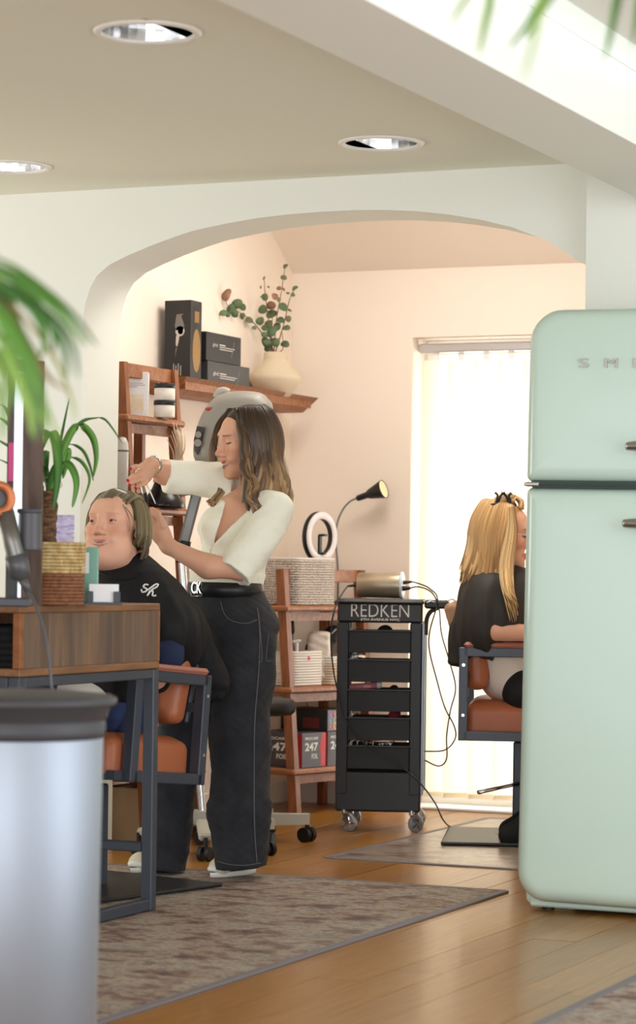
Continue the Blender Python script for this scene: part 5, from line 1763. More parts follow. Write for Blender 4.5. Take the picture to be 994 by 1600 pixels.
round_brush('round_brush', 'black round brush with dark red core in the third trolley tray', 618, 1080, .020, 2, M['brush_black'], 'brushes in the trolley trays')
for (px, py, k, lb) in ((566, 992, 0, 'black paddle brush lying at the left of the top trolley tray'), (638, 1124, 3, 'black paddle brush lying at the right of the fourth trolley tray')):
    o = tr_item(px, py, k, .07); t = thing('paddle_brush', lb, 'brush', Vector((o.x, o.y, tz(k))))
    b = MB(); b.ell(o, (.035 if k == 0 else .016, .012, .014), TM.to_3x3()); b.cyl(o, Vector((o.x, o.y, tz(k))), .006); part('brush_head', b, M['brush_black'], t)
    b = MB(); b.cyl(o + TY * .005, o + TY * .12, .008, .006); part('handle', b, M['black_plastic'], t)
o0, o1 = tr_item(543, 1076, 2, .03), tr_item(593, 1072, 2, .03)
PK = thing('hair_clipper', 'dusty pink cordless tool with white tip in the third trolley tray', 'clipper', Vector((o0.x, o0.y, tz(2))))
b = MB(); b.tube([o0, o0 * .5 + o1 * .5, o1 + Vector((0, 0, .002))], [.0085, .0125, .0155], 14); part('body', b, M['pink_tool'], PK)
b = MB(); b.tube([o1 + Vector((0, 0, .002)), o1 + TX * .018 + Vector((0, 0, .003))], [.0158, .0135], 14); part('tip', b, M['white_card'], PK)
b = MB(); b.box(o0 * .3 + o1 * .7 - TY * .0142 , (.03, .001, .008), .0, Matrix.Rotation(TRZ, 3, 'Z')); part('badge', b, mat('pale pink badge', (236, 190, 194), .5), PK)
for s in (.2, .8):
    b = MB(); p = o0 * (1 - s) + o1 * s; b.cyl(p, Vector((p.x, p.y, tz(2))), .006); part('support_foot', b, M['black_plastic'], PK)


def clip(label, px, py, k, L_, ang, dy, m, grp):
    o = tr_item(px, py, k, dy); d = TX * math.cos(ang) + Vector((0, 0, math.sin(ang)))
    t = thing('hair_clip', label, 'hair clip', Vector((o.x, o.y, tz(k))), grp)
    b = MB(); b.tube([o, o + d * L_ * .5 + Vector((0, 0, .004)), o + d * L_], [.003, .0045, .0015], 6, flat=(1, .6)); b.cyl(o + d * L_ * .3, Vector((o.x, o.y, tz(k))) + d * L_ * .1, .002); part('upper_jaw', b, m, t)
    b = MB(); b.tube([o - Vector((0, 0, .004)), o + d * L_ * .5 - Vector((0, 0, .003)), o + d * L_ - Vector((0, 0, .001))], [.003, .004, .0015], 6, flat=(1, .6)); part('lower_jaw', b, m, t)
G1 = 'silver clips in the second trolley tray'
for i, (px, py, a, dy) in enumerate(((545, 1030, .15, .0), (549, 1025, .5, .02), (552, 1029, .9, .04), (556, 1024, .1, .03), (560, 1028, -.3, .05))):
    clip(['lowest silver sectioning clip at the left end of the second trolley tray', 'second silver clip from the left in the second trolley tray, angled up', 'steepest silver clip in the second trolley tray heap', 'flat silver clip on top of the second trolley tray heap', 'rightmost silver clip in the second trolley tray heap, pointing down'][i], px, py, 1, .05, a, dy, M['chromeA'], G1)
G2 = 'silver clips in the bottom trolley tray'
for i, (px, py, a, dy, L_) in enumerate(((547, 1160, .3, .0, .06), (556, 1158, .05, .02, .07), (570, 1160, -.1, .03, .07), (580, 1158, .08, .0, .08), (592, 1162, -.2, .02, .06), (604, 1164, .3, .01, .05), (612, 1168, .9, .0, .03))):
    clip(['leftmost silver clip in the bottom trolley tray, tilted up', 'second silver clip from the left in the bottom trolley tray', 'third silver clip from the left in the bottom trolley tray', 'longest silver clip in the middle of the bottom trolley tray', 'third silver clip from the right in the bottom trolley tray', 'second silver clip from the right in the bottom trolley tray', 'short upright silver clip at the right of the bottom trolley tray'][i], px, py, 4, L_, a, dy, M['chromeA'], G2)
clip('pale clip at the left of the fourth trolley tray, under a dark brush', 545, 1120, 3, .05, .25, .0, M['chromeA'], None)

# plastic wrapped bundle hanging from the trolley arm
M['plastic_bag'] = mat('clear brownish plastic wrap', (196, 158, 130), .18, trans=.25, bump=.9, bscale=45, ior=1.2)
bgc = at(712, 1000, 10.22)
BG = thing('plastic_bag', 'clear brownish plastic wrap hung on the trolley arm, behind the black cape', 'bag', bgc)
bp_ = lambda a, c, dd=0.: at(a, c, 10.24 + dd)
sdf_mesh('wrap', [C(bp_(704, 952), bp_(712, 1000), .022, .014, .02), C(bp_(718, 948), bp_(716, 1010), .026, .010, .02), EL(bp_(708, 950), (.028, .02, .02))], .006, M['plastic_bag'], BG, 1, disp=lambda V: .0035 * vnoise(V, 110, 8))
b = MB(); b.tube(spline([bp_(700, 940), bp_(705, 936), bp_(712, 939)], 4), .003, 6); part('hook', b, M['chromeA'], BG)

# white magazine on the client's lap
b = MB(); lp = lambda a, c, dd=0.: at(a, c, 8.0 + dd)
pts0 = [lp(92, 1062, .05), lp(118, 1061, .05), lp(140, 1066, .05), lp(158, 1076, .05), lp(172, 1092, .06)]
sp = spline(pts0, 5); dn = (-FV * .10 + Vector((0, 0, -.045)))
vs = []
for p in sp:
    vs += [p, p + dn, p + dn - Vector((0, 0, .004)), p - Vector((0, 0, .004))]
fs = [(i * 4 + k, i * 4 + (k + 1) % 4, i * 4 + 4 + (k + 1) % 4, i * 4 + 4 + k) for i in range(len(sp) - 1) for k in range(4)]
fs += [(0, 1, 2, 3), tuple(4 * (len(sp) - 1) + k for k in range(4))[::-1]]
b.add(vs, fs, 0, True)
single('paper_sheet', b, M['white_card'], 'curled white sheet on the client lap, seen under the desk', 'paper')

# pale boxes seen beyond the bin under the desk
M['card_box'] = mat('pale beige cardboard', (214, 186, 148), .7)
b = MB(); b.box((-4.66, 8.80, .108), (.18, .28, .214), .002)
CB_ = thing('cardboard_box', 'pale beige cardboard box under the lowest ladder shelf tread, beyond the bin', 'box', (-4.66, 8.80, 0))
part('carton', b, M['card_box'], CB_)
b = MB(); b.box((-4.66, 8.80, .2155), (.05, .282, .0008)); part('tape_strip', b, mat('packing tape', (196, 168, 126), .3), CB_)

# ================================================================== FOREGROUND PALMS
pg0, pg1, pg2 = lin((50, 98, 30)), lin((88, 138, 46)), lin((142, 168, 76)); br = lin((150, 106, 70))


def frond_leaf(t, pts, w, c0, c1, side):
    b = leaf_strip(pts, w, side, c0, c1, 7, .15); part('leaflet', b, M['leaf'], t, tint=True)


M['terracotta'] = mat('grey glazed pot', (140, 140, 138), .4)
def palm(label, base, spine_list, leaves, D0, hub, hang=False):
    t = thing('palm', label, 'plant', base)
    if hang:
        b = MB(); b.lathe([(.05, -.16), (.075, -.155), (.098, -.02), (.10, 0), (.092, 0), (.086, -.02), (.001, -.025)], hub, n=32, closed=False); part('pot', b, M['terracotta'], t)
        for k in range(3):
            a = k * 2.094; b = MB(); e = hub + Vector((.097 * math.cos(a), .097 * math.sin(a), -.004)); b.tube([e, Vector((hub.x, hub.y, ZC - .06)), Vector((hub.x, hub.y, ZC + .02))], .002, 5); part('hanging_cord', b, M['stem'], t)
    else:
        b = MB(); b.lathe([(.11, 0), (.15, .02), (.17, .28), (.175, .30), (.165, .30), (.155, .27), (.001, .265)], base, n=32, closed=False); part('pot', b, M['terracotta'], t)
        b = MB(); b.tube(spline([base + Vector((0, 0, .26)), base + (hub - base) * .5 + Vector((.02, 0, 0)), hub], 6), .022, 10); part('trunk', b, M['bark'], t)
    for pts in spine_list:
        b = MB(); sp = spline(pts, 6); b.tube(sp, [.006 - .004 * i / len(sp) for i in range(len(sp))], 6); part('frond_stalk', b, mat('green stalk', (110, 150, 66), .5), t)
    for (pts, w, c0, c1) in leaves:
        frond_leaf(t, pts, w, c0, c1, RV * .8 + FV * .5)
    return t


D1 = 3.3
fp = lambda a, c, dd=0.: at(a, c, D1 + dd)
hub = fp(-130, 520)
base = Vector((hub.x, hub.y, 0))
sp1 = [hub, fp(-90, 420), fp(-40, 410), fp(10, 440)]
sp2 = [hub, fp(-80, 500, -.1), fp(-30, 500, -.1), fp(10, 520, -.1)]
LV = []
for (pp, w, c0, c1, dd) in (
        ([(-40, 405), (10, 425), (60, 460), (100, 495), (135, 540)], 15, pg0, pg1, 0), ([(-30, 420), (20, 455), (55, 490), (70, 530), (62, 560)], 13, pg0, pg1, .05), ([(-40, 430), (10, 480), (45, 540), (75, 590), (105, 610)], 10, pg0, br, .02),
        ([(-20, 440), (30, 470), (80, 510), (100, 545), (105, 590)], 12, pg0, pg0, -.05), ([(-40, 470), (0, 500), (35, 560), (52, 620), (55, 690)], 13, pg1, pg1, -.1), ([(-40, 500), (0, 530), (25, 580), (45, 640), (50, 680)], 11, pg1, pg2, -.12),
        ([(-50, 540), (-10, 560), (10, 600), (22, 640)], 12, pg2, pg1, -.1), ([(-30, 500), (10, 520), (50, 580), (78, 650), (95, 690)], 7, pg1, pg2, .1), ([(-40, 450), (0, 480), (20, 520), (25, 560)], 13, pg0, pg1, .1),
        ([(-30, 410), (30, 440), (80, 460), (120, 500)], 9, pg0, pg1, .12), ([(-50, 590), (-10, 600), (5, 640), (2, 690)], 10, pg2, pg1, .0), ([(-40, 420), (0, 460), (10, 520), (-5, 580)], 14, pg0, pg0, .05),
        ([(-30, 430), (40, 500), (85, 560), (110, 620), (118, 660)], 6, br, pg2, .1), ([(-40, 520), (10, 560), (45, 600), (60, 640), (85, 720)], 6, pg1, pg2, .15)):
    LV.append(([fp(a, c, dd) for a, c in pp], w * .72 / 1212., c0, c1))
    if len(pp) > 3 and w > 11:
        LV.append(([fp(a + 6 + 14 * j / len(pp), c - 12 + 16 * j / len(pp), dd + .07) for j, (a, c) in enumerate(pp)], w * .5 / 1212., c1, c0))
palm('blurred palm with drooping fronds entering at the upper left edge', base, [sp1, sp2], LV, D1, hub)
D2 = 3.2
fq = lambda a, c, dd=0.: at(a, c, D2 + dd)
hub2 = fq(1190, -60); base2 = Vector((hub2.x, hub2.y, hub2.z - .16))
sp3 = [hub2, fq(1000, -150), fq(860, -130), fq(740, -60)]
sp4 = [hub2, fq(1040, -130, .1), fq(960, -120, .1), fq(900, -80, .1)]
LV = []
for (pp, w, c0, c1, dd) in (
        ([(745, -60), (765, -10), (757, 40), (748, 85)], 8, pg1, pg2, 0), ([(800, -90), (850, -30), (828, 30), (795, 75)], 7, pg1, pg1, .05), ([(850, -110), (870, -40), (845, 20), (822, 60)], 8, pg1, pg1, 0),
        ([(930, -120), (965, -40), (960, 20), (944, 95)], 9, pg0, pg1, 0), ([(980, -120), (1000, -40), (996, 20), (988, 70)], 8, pg1, pg1, .05), ([(820, -90), (850, -30), (835, 60), (815, 130)], 5, pg2, pg2, -.6),
        ([(700, -40), (735, -20), (720, 10), (705, 35)], 5, pg2, pg2, .0), ([(900, -110), (880, -40), (850, -10)], 7, pg1, pg0, .1)):
    LV.append(([fq(a, c, dd) for a, c in pp], w / 1250., c0, c1))
palm('blurred hanging plant whose leaf tips droop in at the upper right', base2, [sp3, sp4], LV, D2, hub2, True)

# ================================================================== PEOPLE
SKINM = attr_mat('skin', .48, .4, bump=.04, bscale=300)
_b = SKINM.node_tree.nodes['Principled BSDF']
_b.inputs['Subsurface Weight'].default_value = .10; _b.inputs['Subsurface Radius'].default_value = (.9, .35, .2); _b.inputs['Subsurface Scale'].default_value = .010
def skin_cols(skin, lip, brow, blush, tooth=(230, 220, 208)): return [lin(c) for c in (skin, lip, tooth, (50, 34, 30), brow, blush, (186, 34, 40))]
HAIR = attr_mat('hair strands', .38, .5, bump=.25, scale=(1, 1, .15), bscale=500)


def head_frame(c, FX, FD, pitch, roll, s, wide=1.):
    f = cv(FX, FD).normalized(); up = Vector((0, 0, 1)); r = f.cross(up)
    f2 = f * math.cos(pitch) + up * math.sin(pitch); u2 = up * math.cos(pitch) - f * math.sin(pitch)
    r3 = r * math.cos(roll) + u2 * math.sin(roll); u3 = u2 * math.cos(roll) - r * math.sin(roll)
    R = Matrix((r3, f2, u3)).transposed()
    H = lambda x, y, z: c + R @ Vector((x * s * wide, y * s, z * s))
    return H, R, s, wide


def head_prims(hf, smile=0., fat=0., eyes='down', brow=4, bw=.85, mw=1.):
    """materials: 0 skin 1 lip 2 teeth 3 dark 4 brow 5 blush"""
    H, R, s, wd = hf
    E = lambda x, y, z, r, k=.02, m=0, **q: EL(H(x, y, z), (r[0] * s * wd, r[1] * s, r[2] * s), R, k * s, m, **q)
    Cc = lambda a, b, ra, rb=None, k=.012, m=0, **q: C(H(*a), H(*b), ra * s, (ra if rb is None else rb) * s, k * s, m, **q)
    P = [E(0, -.016, .034, (.074, .092, .083)), E(0, .042, .036, (.060, .044, .056)), E(0, .036, -.028, (.061, .054, .062)), E(0, .034, -.074, (.050 + .012 * fat, .052, .044 + .006 * fat)),
         E(0, .078, -.103, (.022, .018, .018), .03)]
    if fat:
        P += [E(0, .028, -.112, (.060, .058, .034), .03), E(.036, .045, -.075, (.034, .034, .036), .03), E(-.036, .045, -.075, (.034, .034, .036), .03)]
    for q in (-1, 1):
        P += [E(q * .040, .060, -.022 + .006 * smile, (.024, .022, .020 + .003 * smile), .02)]
    P += [Cc((-.034, .079, .030), (.034, .079, .030), .0115, k=.022)]
    for q in (-1, 1):
        P += [E(q * .031, .098, .007, (.017, .012, .011), .014, sub=True)]
        P += [E(q * .031, .0775, .006, (.0135, .0130, .0125), .006)]
    nb = .0025 * fat
    P += [Cc((0, .085, .020), (0, .107, -.026), .0075 + nb, .0105 + nb, .014), E(0, .111, -.031, (.011 + nb, .011, .0098), .008), E(.0125, .100, -.035, (.0085 + nb, .0105, .0078), .008), E(-.0125, .100, -.035, (.0085 + nb, .0105, .0078), .008)]
    # mouth
    cz = -.0635; lift = .006 * smile; wq = (.022 + .006 * smile) * mw
    up_, lo_ = [], []
    for q in (-1, 1):
        up_ += [((0, .0965, cz + .001), (q * wq, .0855 - .004 * smile, cz + lift), .0050, .0025)]
        lo_ += [((0, .0945, cz - .0105 - .003 * smile), (q * wq * .95, .0850 - .004 * smile, cz + lift - .002), .0058, .0025)]
    for a, b_, ra, rb in up_ + lo_:
        P += [Cc(a, b_, ra, rb, .006, 0)]
    if smile:
        P += [E(0, .101, cz - .0054, (.020, .014, .0034), .003, sub=True)]
        for q in (-1, 1):
            P += [E(q * .036, .074, -.050, (.013, .02, .013), .02)]
    for a, b_, ra, rb in up_ + lo_:
        P += [Cc(a, b_, ra + .0012, rb + .0008, m=1, paint=True, soft=.0016, w=.95)]
    if smile:
        P += [E(0, .097, cz - .0054, (.0200 * mw, .016, .0040), .003, 3, paint=True, soft=.001, w=.6)]
        P += [E(0, .097, cz - .0050, (.0158 * mw, .014, .0030), .003, 2, paint=True, soft=.0012, w=.95)]
        for q in (-1, 1):
            P += [E(q * .013 * mw, .093 - .003 * (mw > 1), cz - .0022, (.0070, .012, .0022), .003, 2, paint=True, soft=.0012, w=.8)]
            P += [Cc((q * .026, .090, cz + lift), (q * .030, .082, cz + lift + .003), .0022, m=3, paint=True, w=.5)]
    else:
        P += [Cc((-.02, .098, cz - .005), (.02, .098, cz - .005), .0020, m=3, paint=True, w=.7)]
    for q in (-1, 1):
        P += [E(q * .045, .068, -.028, (.020, .03, .018), .02, 5, paint=True, soft=.012, w=.45)]
        P += [E(q * .030, .092, .016, (.018, .02, .010), .02, 5, paint=True, soft=.006, w=.35)]
        P += [E(0, .112, -.030, (.012, .012, .010), .02, 5, paint=True, soft=.006, w=.35)]
        P += [E(q * .025, .088, .0285, (.0125, .016, .0033), .002, brow, paint=True, soft=.002, w=bw), E(q * .040, .080, .0280, (.0105, .018, .0029), .002, brow, paint=True, soft=.002, w=bw)]
        if eyes == 'down':
            P += [E(q * .0255, .088, .0015, (.0085, .014, .0019), .002, 3, paint=True), E(q * .037, .082, .0012, (.0095, .015, .0022), .002, 3, paint=True), E(q * .044, .078, .0030, (.0045, .012, .0020), .002, 3, paint=True)]
        else:
            P += [E(q * .031, .090, .0050, (.0125, .012, .0034), .002, 2, paint=True, w=.7), E(q * .0315, .092, .0048, (.0058, .012, .0044), .002, 3, paint=True),
                  Cc((q * .019, .092, .0058), (q * .031, .092, .0090), .0020, m=3, paint=True, w=.8), Cc((q * .031, .092, .0090), (q * .045, .082, .0052), .0022, m=3, paint=True, w=.8)]
            P += [Cc((q * .020, .090, -.0035), (q * .040, .084, -.0035), .0020, m=5, paint=True, soft=.002, w=.8)]
        P += [E(q * .0765, -.006, -.002, (.009, .018, .031), .008), E(q * .081, -.001, .002, (.006, .009, .018), .006, sub=True), E(q * .074, .002, -.028, (.008, .010, .010), .008)]
        P += [E(q * .006, .106, -.0415, (.0035, .004, .0022), .002, 3, paint=True, w=.7)]
    return P


def locks(t, hf, N, phis, fall, seed, cols, r=.0062, wave=.012, flare=.02, top=.112, parent_name='hair', freq=2.2, hug=1.0, cap=None, back=.0, lvar=(.88, 1.05), rootz=.112, px0=.0, lift=1.07):
    """strands from a parting on the crown, round the skull and down. phis: list of (phi0, phi1) in degrees; fall(phi)-> length below ear level"""
    H, R, s, wd = hf
    g = np.random.default_rng(seed)
    b = MB()
    for i in range(N):
        p0, p1 = phis[i % len(phis)]
        ph = math.radians(g.uniform(p0, p1)); sd = 1 if math.sin(ph) >= 0 else -1
        lay = g.uniform(.93, 1.06)
        yr = .058 * math.cos(ph) - .015 + g.uniform(-.01, .01)
        a0 = H(px0 + .004 * sd, yr, rootz + .004 * lay)
        k1 = lift * lay
        a1 = H(.050 * math.sin(ph) * k1 + px0 * .4, -.015 + .075 * math.cos(ph) * k1, .098 * k1)
        a2 = H(.078 * math.sin(ph) * k1, -.016 + .098 * math.cos(ph) * k1, .045)
        a3 = H(.084 * math.sin(ph) * k1 * hug, -.018 + .100 * math.cos(ph) * k1, -.015)
        out = (a3 - H(0, -.018, -.015)); out.z = 0
        if out.length > 1e-6:
            out.normalize()
        side = Vector((-out.y, out.x, 0))
        L = fall(math.degrees(ph)) * g.uniform(*lvar)
        w0 = g.uniform(0, 6.28) * .35 + ph * 1.5
        pts = [a0, a1, a2, a3]
        nst = max(4, int(L / .03))
        for j in range(1, nst + 1):
            f = j / nst
            am = wave * f ** .8
            pts.append(a3 + Vector((0, 0, -L * f)) + out * (flare * f * f + am * math.sin(w0 + freq * f * 3.0)) + side * (am * .8 * math.cos(w0 * 1.3 + freq * f * 2.6)) - cv(0, back * f))
        sp = spline(pts, 3); m = len(sp)
        rr = [r * s * (.5 + .8 * math.sin(math.pi * min(.95, .1 + .8 * q / (m - 1)))) * (1 if q < m - 3 else (.7, .45, .15)[q - m + 3]) for q in range(m)]
        c0, c1 = cols[0], cols[1 + int(g.integers(0, len(cols) - 1))]
        v = g.uniform(.82, 1.15)
        cc = []
        for q in range(m):
            f = min(1, max(0, (q / (m - 1) - .15) / .6)); cc.append(tuple(min(1, (c0[z] * (1 - f) + c1[z] * f) * v) for z in range(3)) + (1,))
        b.tube(sp, rr, 5, flat=(1.7, .7), up=[tuple(x - H(0, -.018, x.z * 0)) for x in sp] if False else None, col=cc)
    return b


# ------------------------------------------------------------------ THE STYLIST
SD = 8.87
S = lambda px, py, dd=0.: at(px, py, SD + dd)
q_ = SD / F       # metres per pixel at her distance
sb = S(350, 1370, 0); sb.z = .007
STY = thing('person', 'standing woman in ivory top and wide black jeans, combing hair', 'person', sb)
hf = head_frame(S(386, 690, 0), -math.cos(math.radians(24)), -math.sin(math.radians(24)), math.radians(-8), math.radians(0), 1.01)
H1 = hf[0]
P = head_prims(hf, smile=1., eyes='down')
P += [C(H1(0, -.02, -.06), S(398, 782, .01), .048, .052, .02), C(S(398, 778, .01), S(386, 800, .0), .055, .10, .03), EL(S(382, 815, -.0), (.120, .104, .085), Matrix.Rotation(TH, 3, 'Z'), .03), C(S(388, 785, -.03), S(352, 835, -.05), .052, .045, .04), C(S(380, 815), S(354, 905), .098, .105, .03),
      C(S(354, 905), S(352, 960), .105, .12, .03)]
# left arm (nearer the lens)
P += [C(S(428, 802, -.13), S(378, 890, -.215), .042, .036, .02), C(S(376, 889, -.218), S(325, 885, -.23), .036, .039, .02), C(S(325, 885, -.23), S(262, 853, -.22), .040, .025, .02)]
P += [C(S(263, 854, -.22), S(250, 832, -.21), .026, .032, .015), C(S(252, 835, -.21), S(240, 812, -.205), .030, .027, .015), EL(S(246, 822, -.20), (.030, .026, .036), None, .015)]
for ch in (([(243, 806, -.225), (233, 800, -.215), (227, 806, -.195)], (.0098, .0088, .0078)), ([(238, 814, -.225), (229, 812, -.215), (226, 820, -.195)], (.0100, .0090, .0080)), ([(238, 823, -.22), (230, 823, -.21), (228, 831, -.19)], (.0096, .0086, .0076)),
           ([(242, 833, -.215), (234, 834, -.205), (232, 840, -.19)], (.0086, .0078, .007)), ([(254, 822, -.235), (247, 804, -.24), (238, 796, -.23)], (.0125, .0108, .0088))):
    P += chain([S(*p) for p in ch[0]], ch[1], .005)
# right arm (farther)
P += [C(S(348, 752, .10), S(282, 748, .08), .045, .042, .03), C(S(284, 748, .08), S(256, 738, .02), .046, .040, .02), C(S(258, 738, .02), S(236, 727, -.06), .040, .026, .02)]
P += [C(S(236, 727, -.06), S(226, 738, -.08), .026, .030, .012), EL(S(226, 740, -.08), (.030, .022, .028), None, .012), C(S(226, 736, -.08), S(221, 748, -.09), .028, .026, .012)]
for ch in (([(222, 730, -.10), (212, 729, -.115), (204, 732, -.12)], (.0092, .0082, .0070)), ([(219, 740, -.105), (208, 744, -.12), (200, 750, -.12)], (.0096, .0086, .0074)), ([(221, 748, -.11), (211, 752, -.125), (203, 757, -.12)], (.0094, .0084, .0073)),
           ([(228, 754, -.11), (220, 759, -.12), (212, 762, -.115)], (.0084, .0076, .0068)), ([(226, 748, -.06), (219, 758, -.07), (217, 768, -.09)], (.0120, .0100, .0084))):
    P += chain([S(*p) for p in ch[0]], ch[1], .005)
for a in ((203, 732, -.125), (199, 751, -.125), (202, 758, -.125), (211, 763, -.12)):
    P += [EL(S(*a), .0072, None, .002, 6, paint=True)]
for a in ((226, 808, -.20), (225, 822, -.20)):
    P += [EL(S(*a), .006, None, .002, 6, paint=True)]
body1 = sdf_mesh('body', P, .0025, SKINM, STY, 2, colors=skin_cols((216, 164, 136), (164, 80, 76), (96, 68, 52), (204, 126, 104)))

# ivory top
M['ivory'] = mat('ivory knit', (240, 238, 222), .75, bump=.12, bscale=400, sheen=.2)
T_ = [EL(S(384, 812, .0), (.132, .112, .085), Matrix.Rotation(TH, 3, 'Z'), .03), C(S(384, 815, 0), S(356, 900, 0), .113, .118, .03), K(S(356, 895), S(352, 924), .124, .126, .03),
      EL(S(344, 826, -.075), (.066, .062, .062), None, .04), EL(S(334, 824, .03), (.058, .056, .056), None, .04), EL(S(420, 812, -.08), (.07, .07, .06), None, .04),
      C(S(352, 752, .09), S(375, 775, .05), .062, .062, .04), C(S(384, 775, .0), S(430, 795, -.12), .045, .058, .03)]
T_ += [C(S(430, 800, -.13), S(404, 848, -.18), .060, .062, .025), K(S(420, 818, -.15), S(364, 897, -.225), .062, .066, .012)]
T_ += [C(S(352, 752, .10), S(315, 748, .09), .064, .060, .025), K(S(335, 750, .095), S(258, 744, .025), .060, .058, .012)]
# V neckline, cut back to the skin
for k in range(26):
    f = k / 25; a, c, r_ = 385 - 49 * f ** .9, 768 + 79 * f, 20 * (1 - f) + 1.6
    T_ += [K(S(a, c, -.40), S(a, c, -.03), r_ * q_, r_ * q_, .003, sub=True)]
T_ += [C(S(393, 745, .0), S(388, 778, -.01), .064, .058, .01, sub=True)]
def topdisp(V):
    return .0026 * vnoise(V * np.array([1, 1, 1.6]), 42, 11) + .0012 * vnoise(V * np.array([1, 1, 2.2]), 90, 12)
top = sdf_mesh('top', T_, .0042, M['ivory'], STY, 3, disp=topdisp)
sf_top = surf_fn(top)
M['pearl'] = mat('pearl button', (244, 240, 226), .25)
for (a, c) in ((329, 858), (331, 876), (334, 893)):
    p = sf_top(a, c, .001)
    if p:
        b = MB(); b.ell(p, (.0045, .0045, .0045)); part('button', b, M['pearl'], top)
b = MB(); pts = [p for p in (sf_top(a, c, .0012) for a, c in ((334, 848), (329, 856), (328, 866), (330, 878), (333, 892), (336, 905))) if p]
b.tube(spline(pts, 3), .0018, 5); part('placket', b, M['ivory'], top)

# jeans
M['denim'] = mat('washed black denim', (38, 39, 45), .85, col2=(27, 28, 33), nscale=14, bump=.25, bscale=500, sheen=.04)
M['denim_seam'] = mat('dark grey seam', (92, 90, 92), .8)
J = [K(S(352, 922, 0), S(354, 965, .0), .127, .140, .03), EL(S(362, 975, .02), (.145, .135, .12), Matrix.Rotation(TH, 3, 'Z'), .05),
     C(S(378, 985, -.05), S(380, 1060, -.07), .122, .105, .04), C(S(380, 1060, -.07), S(375, 1160, -.10), .105, .102, .03), C(S(375, 1160, -.10), S(374, 1260, -.12), .102, .104, .03), K(S(374, 1255, -.12), S(377, 1356, -.13), .103, .092, .03),
     C(S(330, 990, .04), S(300, 1090, .03), .11, .095, .04), C(S(300, 1090, .03), S(272, 1200, .0), .095, .082, .03), K(S(273, 1195, .0), S(259, 1360, -.02), .082, .072, .03)]
def jdisp(V):
    return .007 * vnoise(V * np.array([1, 1, .8]), 22, 21) + .0024 * vnoise(V * np.array([1, 1, 2.]), 60, 22)
jeans = sdf_mesh('jeans', J, .0055, [M['denim'], M['denim_seam']], STY, 3, disp=jdisp)
sf_j = surf_fn(jeans)
def seam(pts, par, m, r=.0016, sf=None, nm='stitching'):
    q = [p for p in (sf(a.x, a.z, .0022) for a in spline([Vector((x_, 0, y_)) for x_, y_ in pts], 4)) if p]
    if len(q) > 1:
        b = MB(); b.tube(q, r, 5); part(nm, b, m, par)
seam([(345, 940), (350, 958), (362, 970), (385, 974), (402, 968)], jeans, M['denim_seam'], sf=sf_j)
seam([(404, 960), (408, 1000), (409, 1030), (404, 1036)], jeans, M['denim_seam'], sf=sf_j)
seam([(402, 950), (406, 990), (404, 1050), (398, 1130), (397, 1220), (398, 1300), (402, 1350)], jeans, M['denim_seam'], .0022, sf_j, 'side_seam')
seam([(340, 1346), (360, 1351), (385, 1352), (408, 1348)], jeans, M['denim_seam'], sf=sf_j)
seam([(420, 990), (416, 1030), (423, 1032)], jeans, M['denim_seam'], sf=sf_j)
# belt
M['belt'] = mat('black leather belt', (22, 22, 26), .4)
b = MB()
c0_, c1_ = S(353, 910, 0), S(352, 934, 0); ax = (c0_ - c1_).normalized(); L_ = (c0_ - c1_).length
b.lathe([(.124, 0), (.1335, .002), (.1335, L_ - .002), (.124, L_)], c1_, ax, 48, closed=False)
belt = part('belt', b, M['belt'], STY)
sfb = surf_fn(belt)
o = sfb(300, 929, .004, S(300, 929, -.06)); o2 = sfb(315, 929, .004, S(315, 929, -.08))
if o and o2:
    b = MB(); fr_ = [sfb(a, c, .004, S(a, c, -.06)) for a, c in ((299, 911), (315, 912), (315, 932), (299, 931))]
    b.tube(fr_, .0022, 6, closed=True); part('buckle_frame', b, M['chromeA'], belt)
    text_part('buckle_letters', 'CK', o + Vector((0, 0, .004)), o2 - o, (0, 0, 1), .040, (o2 - o).length, .003, M['chromeA'], belt, thick=.0)
# watch and ring
M['watch'] = mat('steel watch strap', (190, 186, 180), .2, metal=1.)
wc = S(240, 728, -.045); wd_ = (S(258, 738, .02) - S(232, 724, -.075)).normalized()
b = MB(); b.lathe([(.0285, -.007), (.0315, -.006), (.0315, .006), (.0285, .007)], wc, wd_, 28, closed=False); part('watch_strap', b, M['watch'], STY)
b = MB(); p = wc + (Vector((0, 0, 1)) - FV * .6).normalized() * .031; b.lathe([(.012, -.003), (.014, .003), (.010, .005)], p, (Vector((0, 0, 1)) - FV * .6), 20); part('watch_case', b, M['chromeA'], STY)
b = MB(); b.ell(S(217, 733, -.128), .0042); part('ring_stone', b, M['chromeA'], STY)

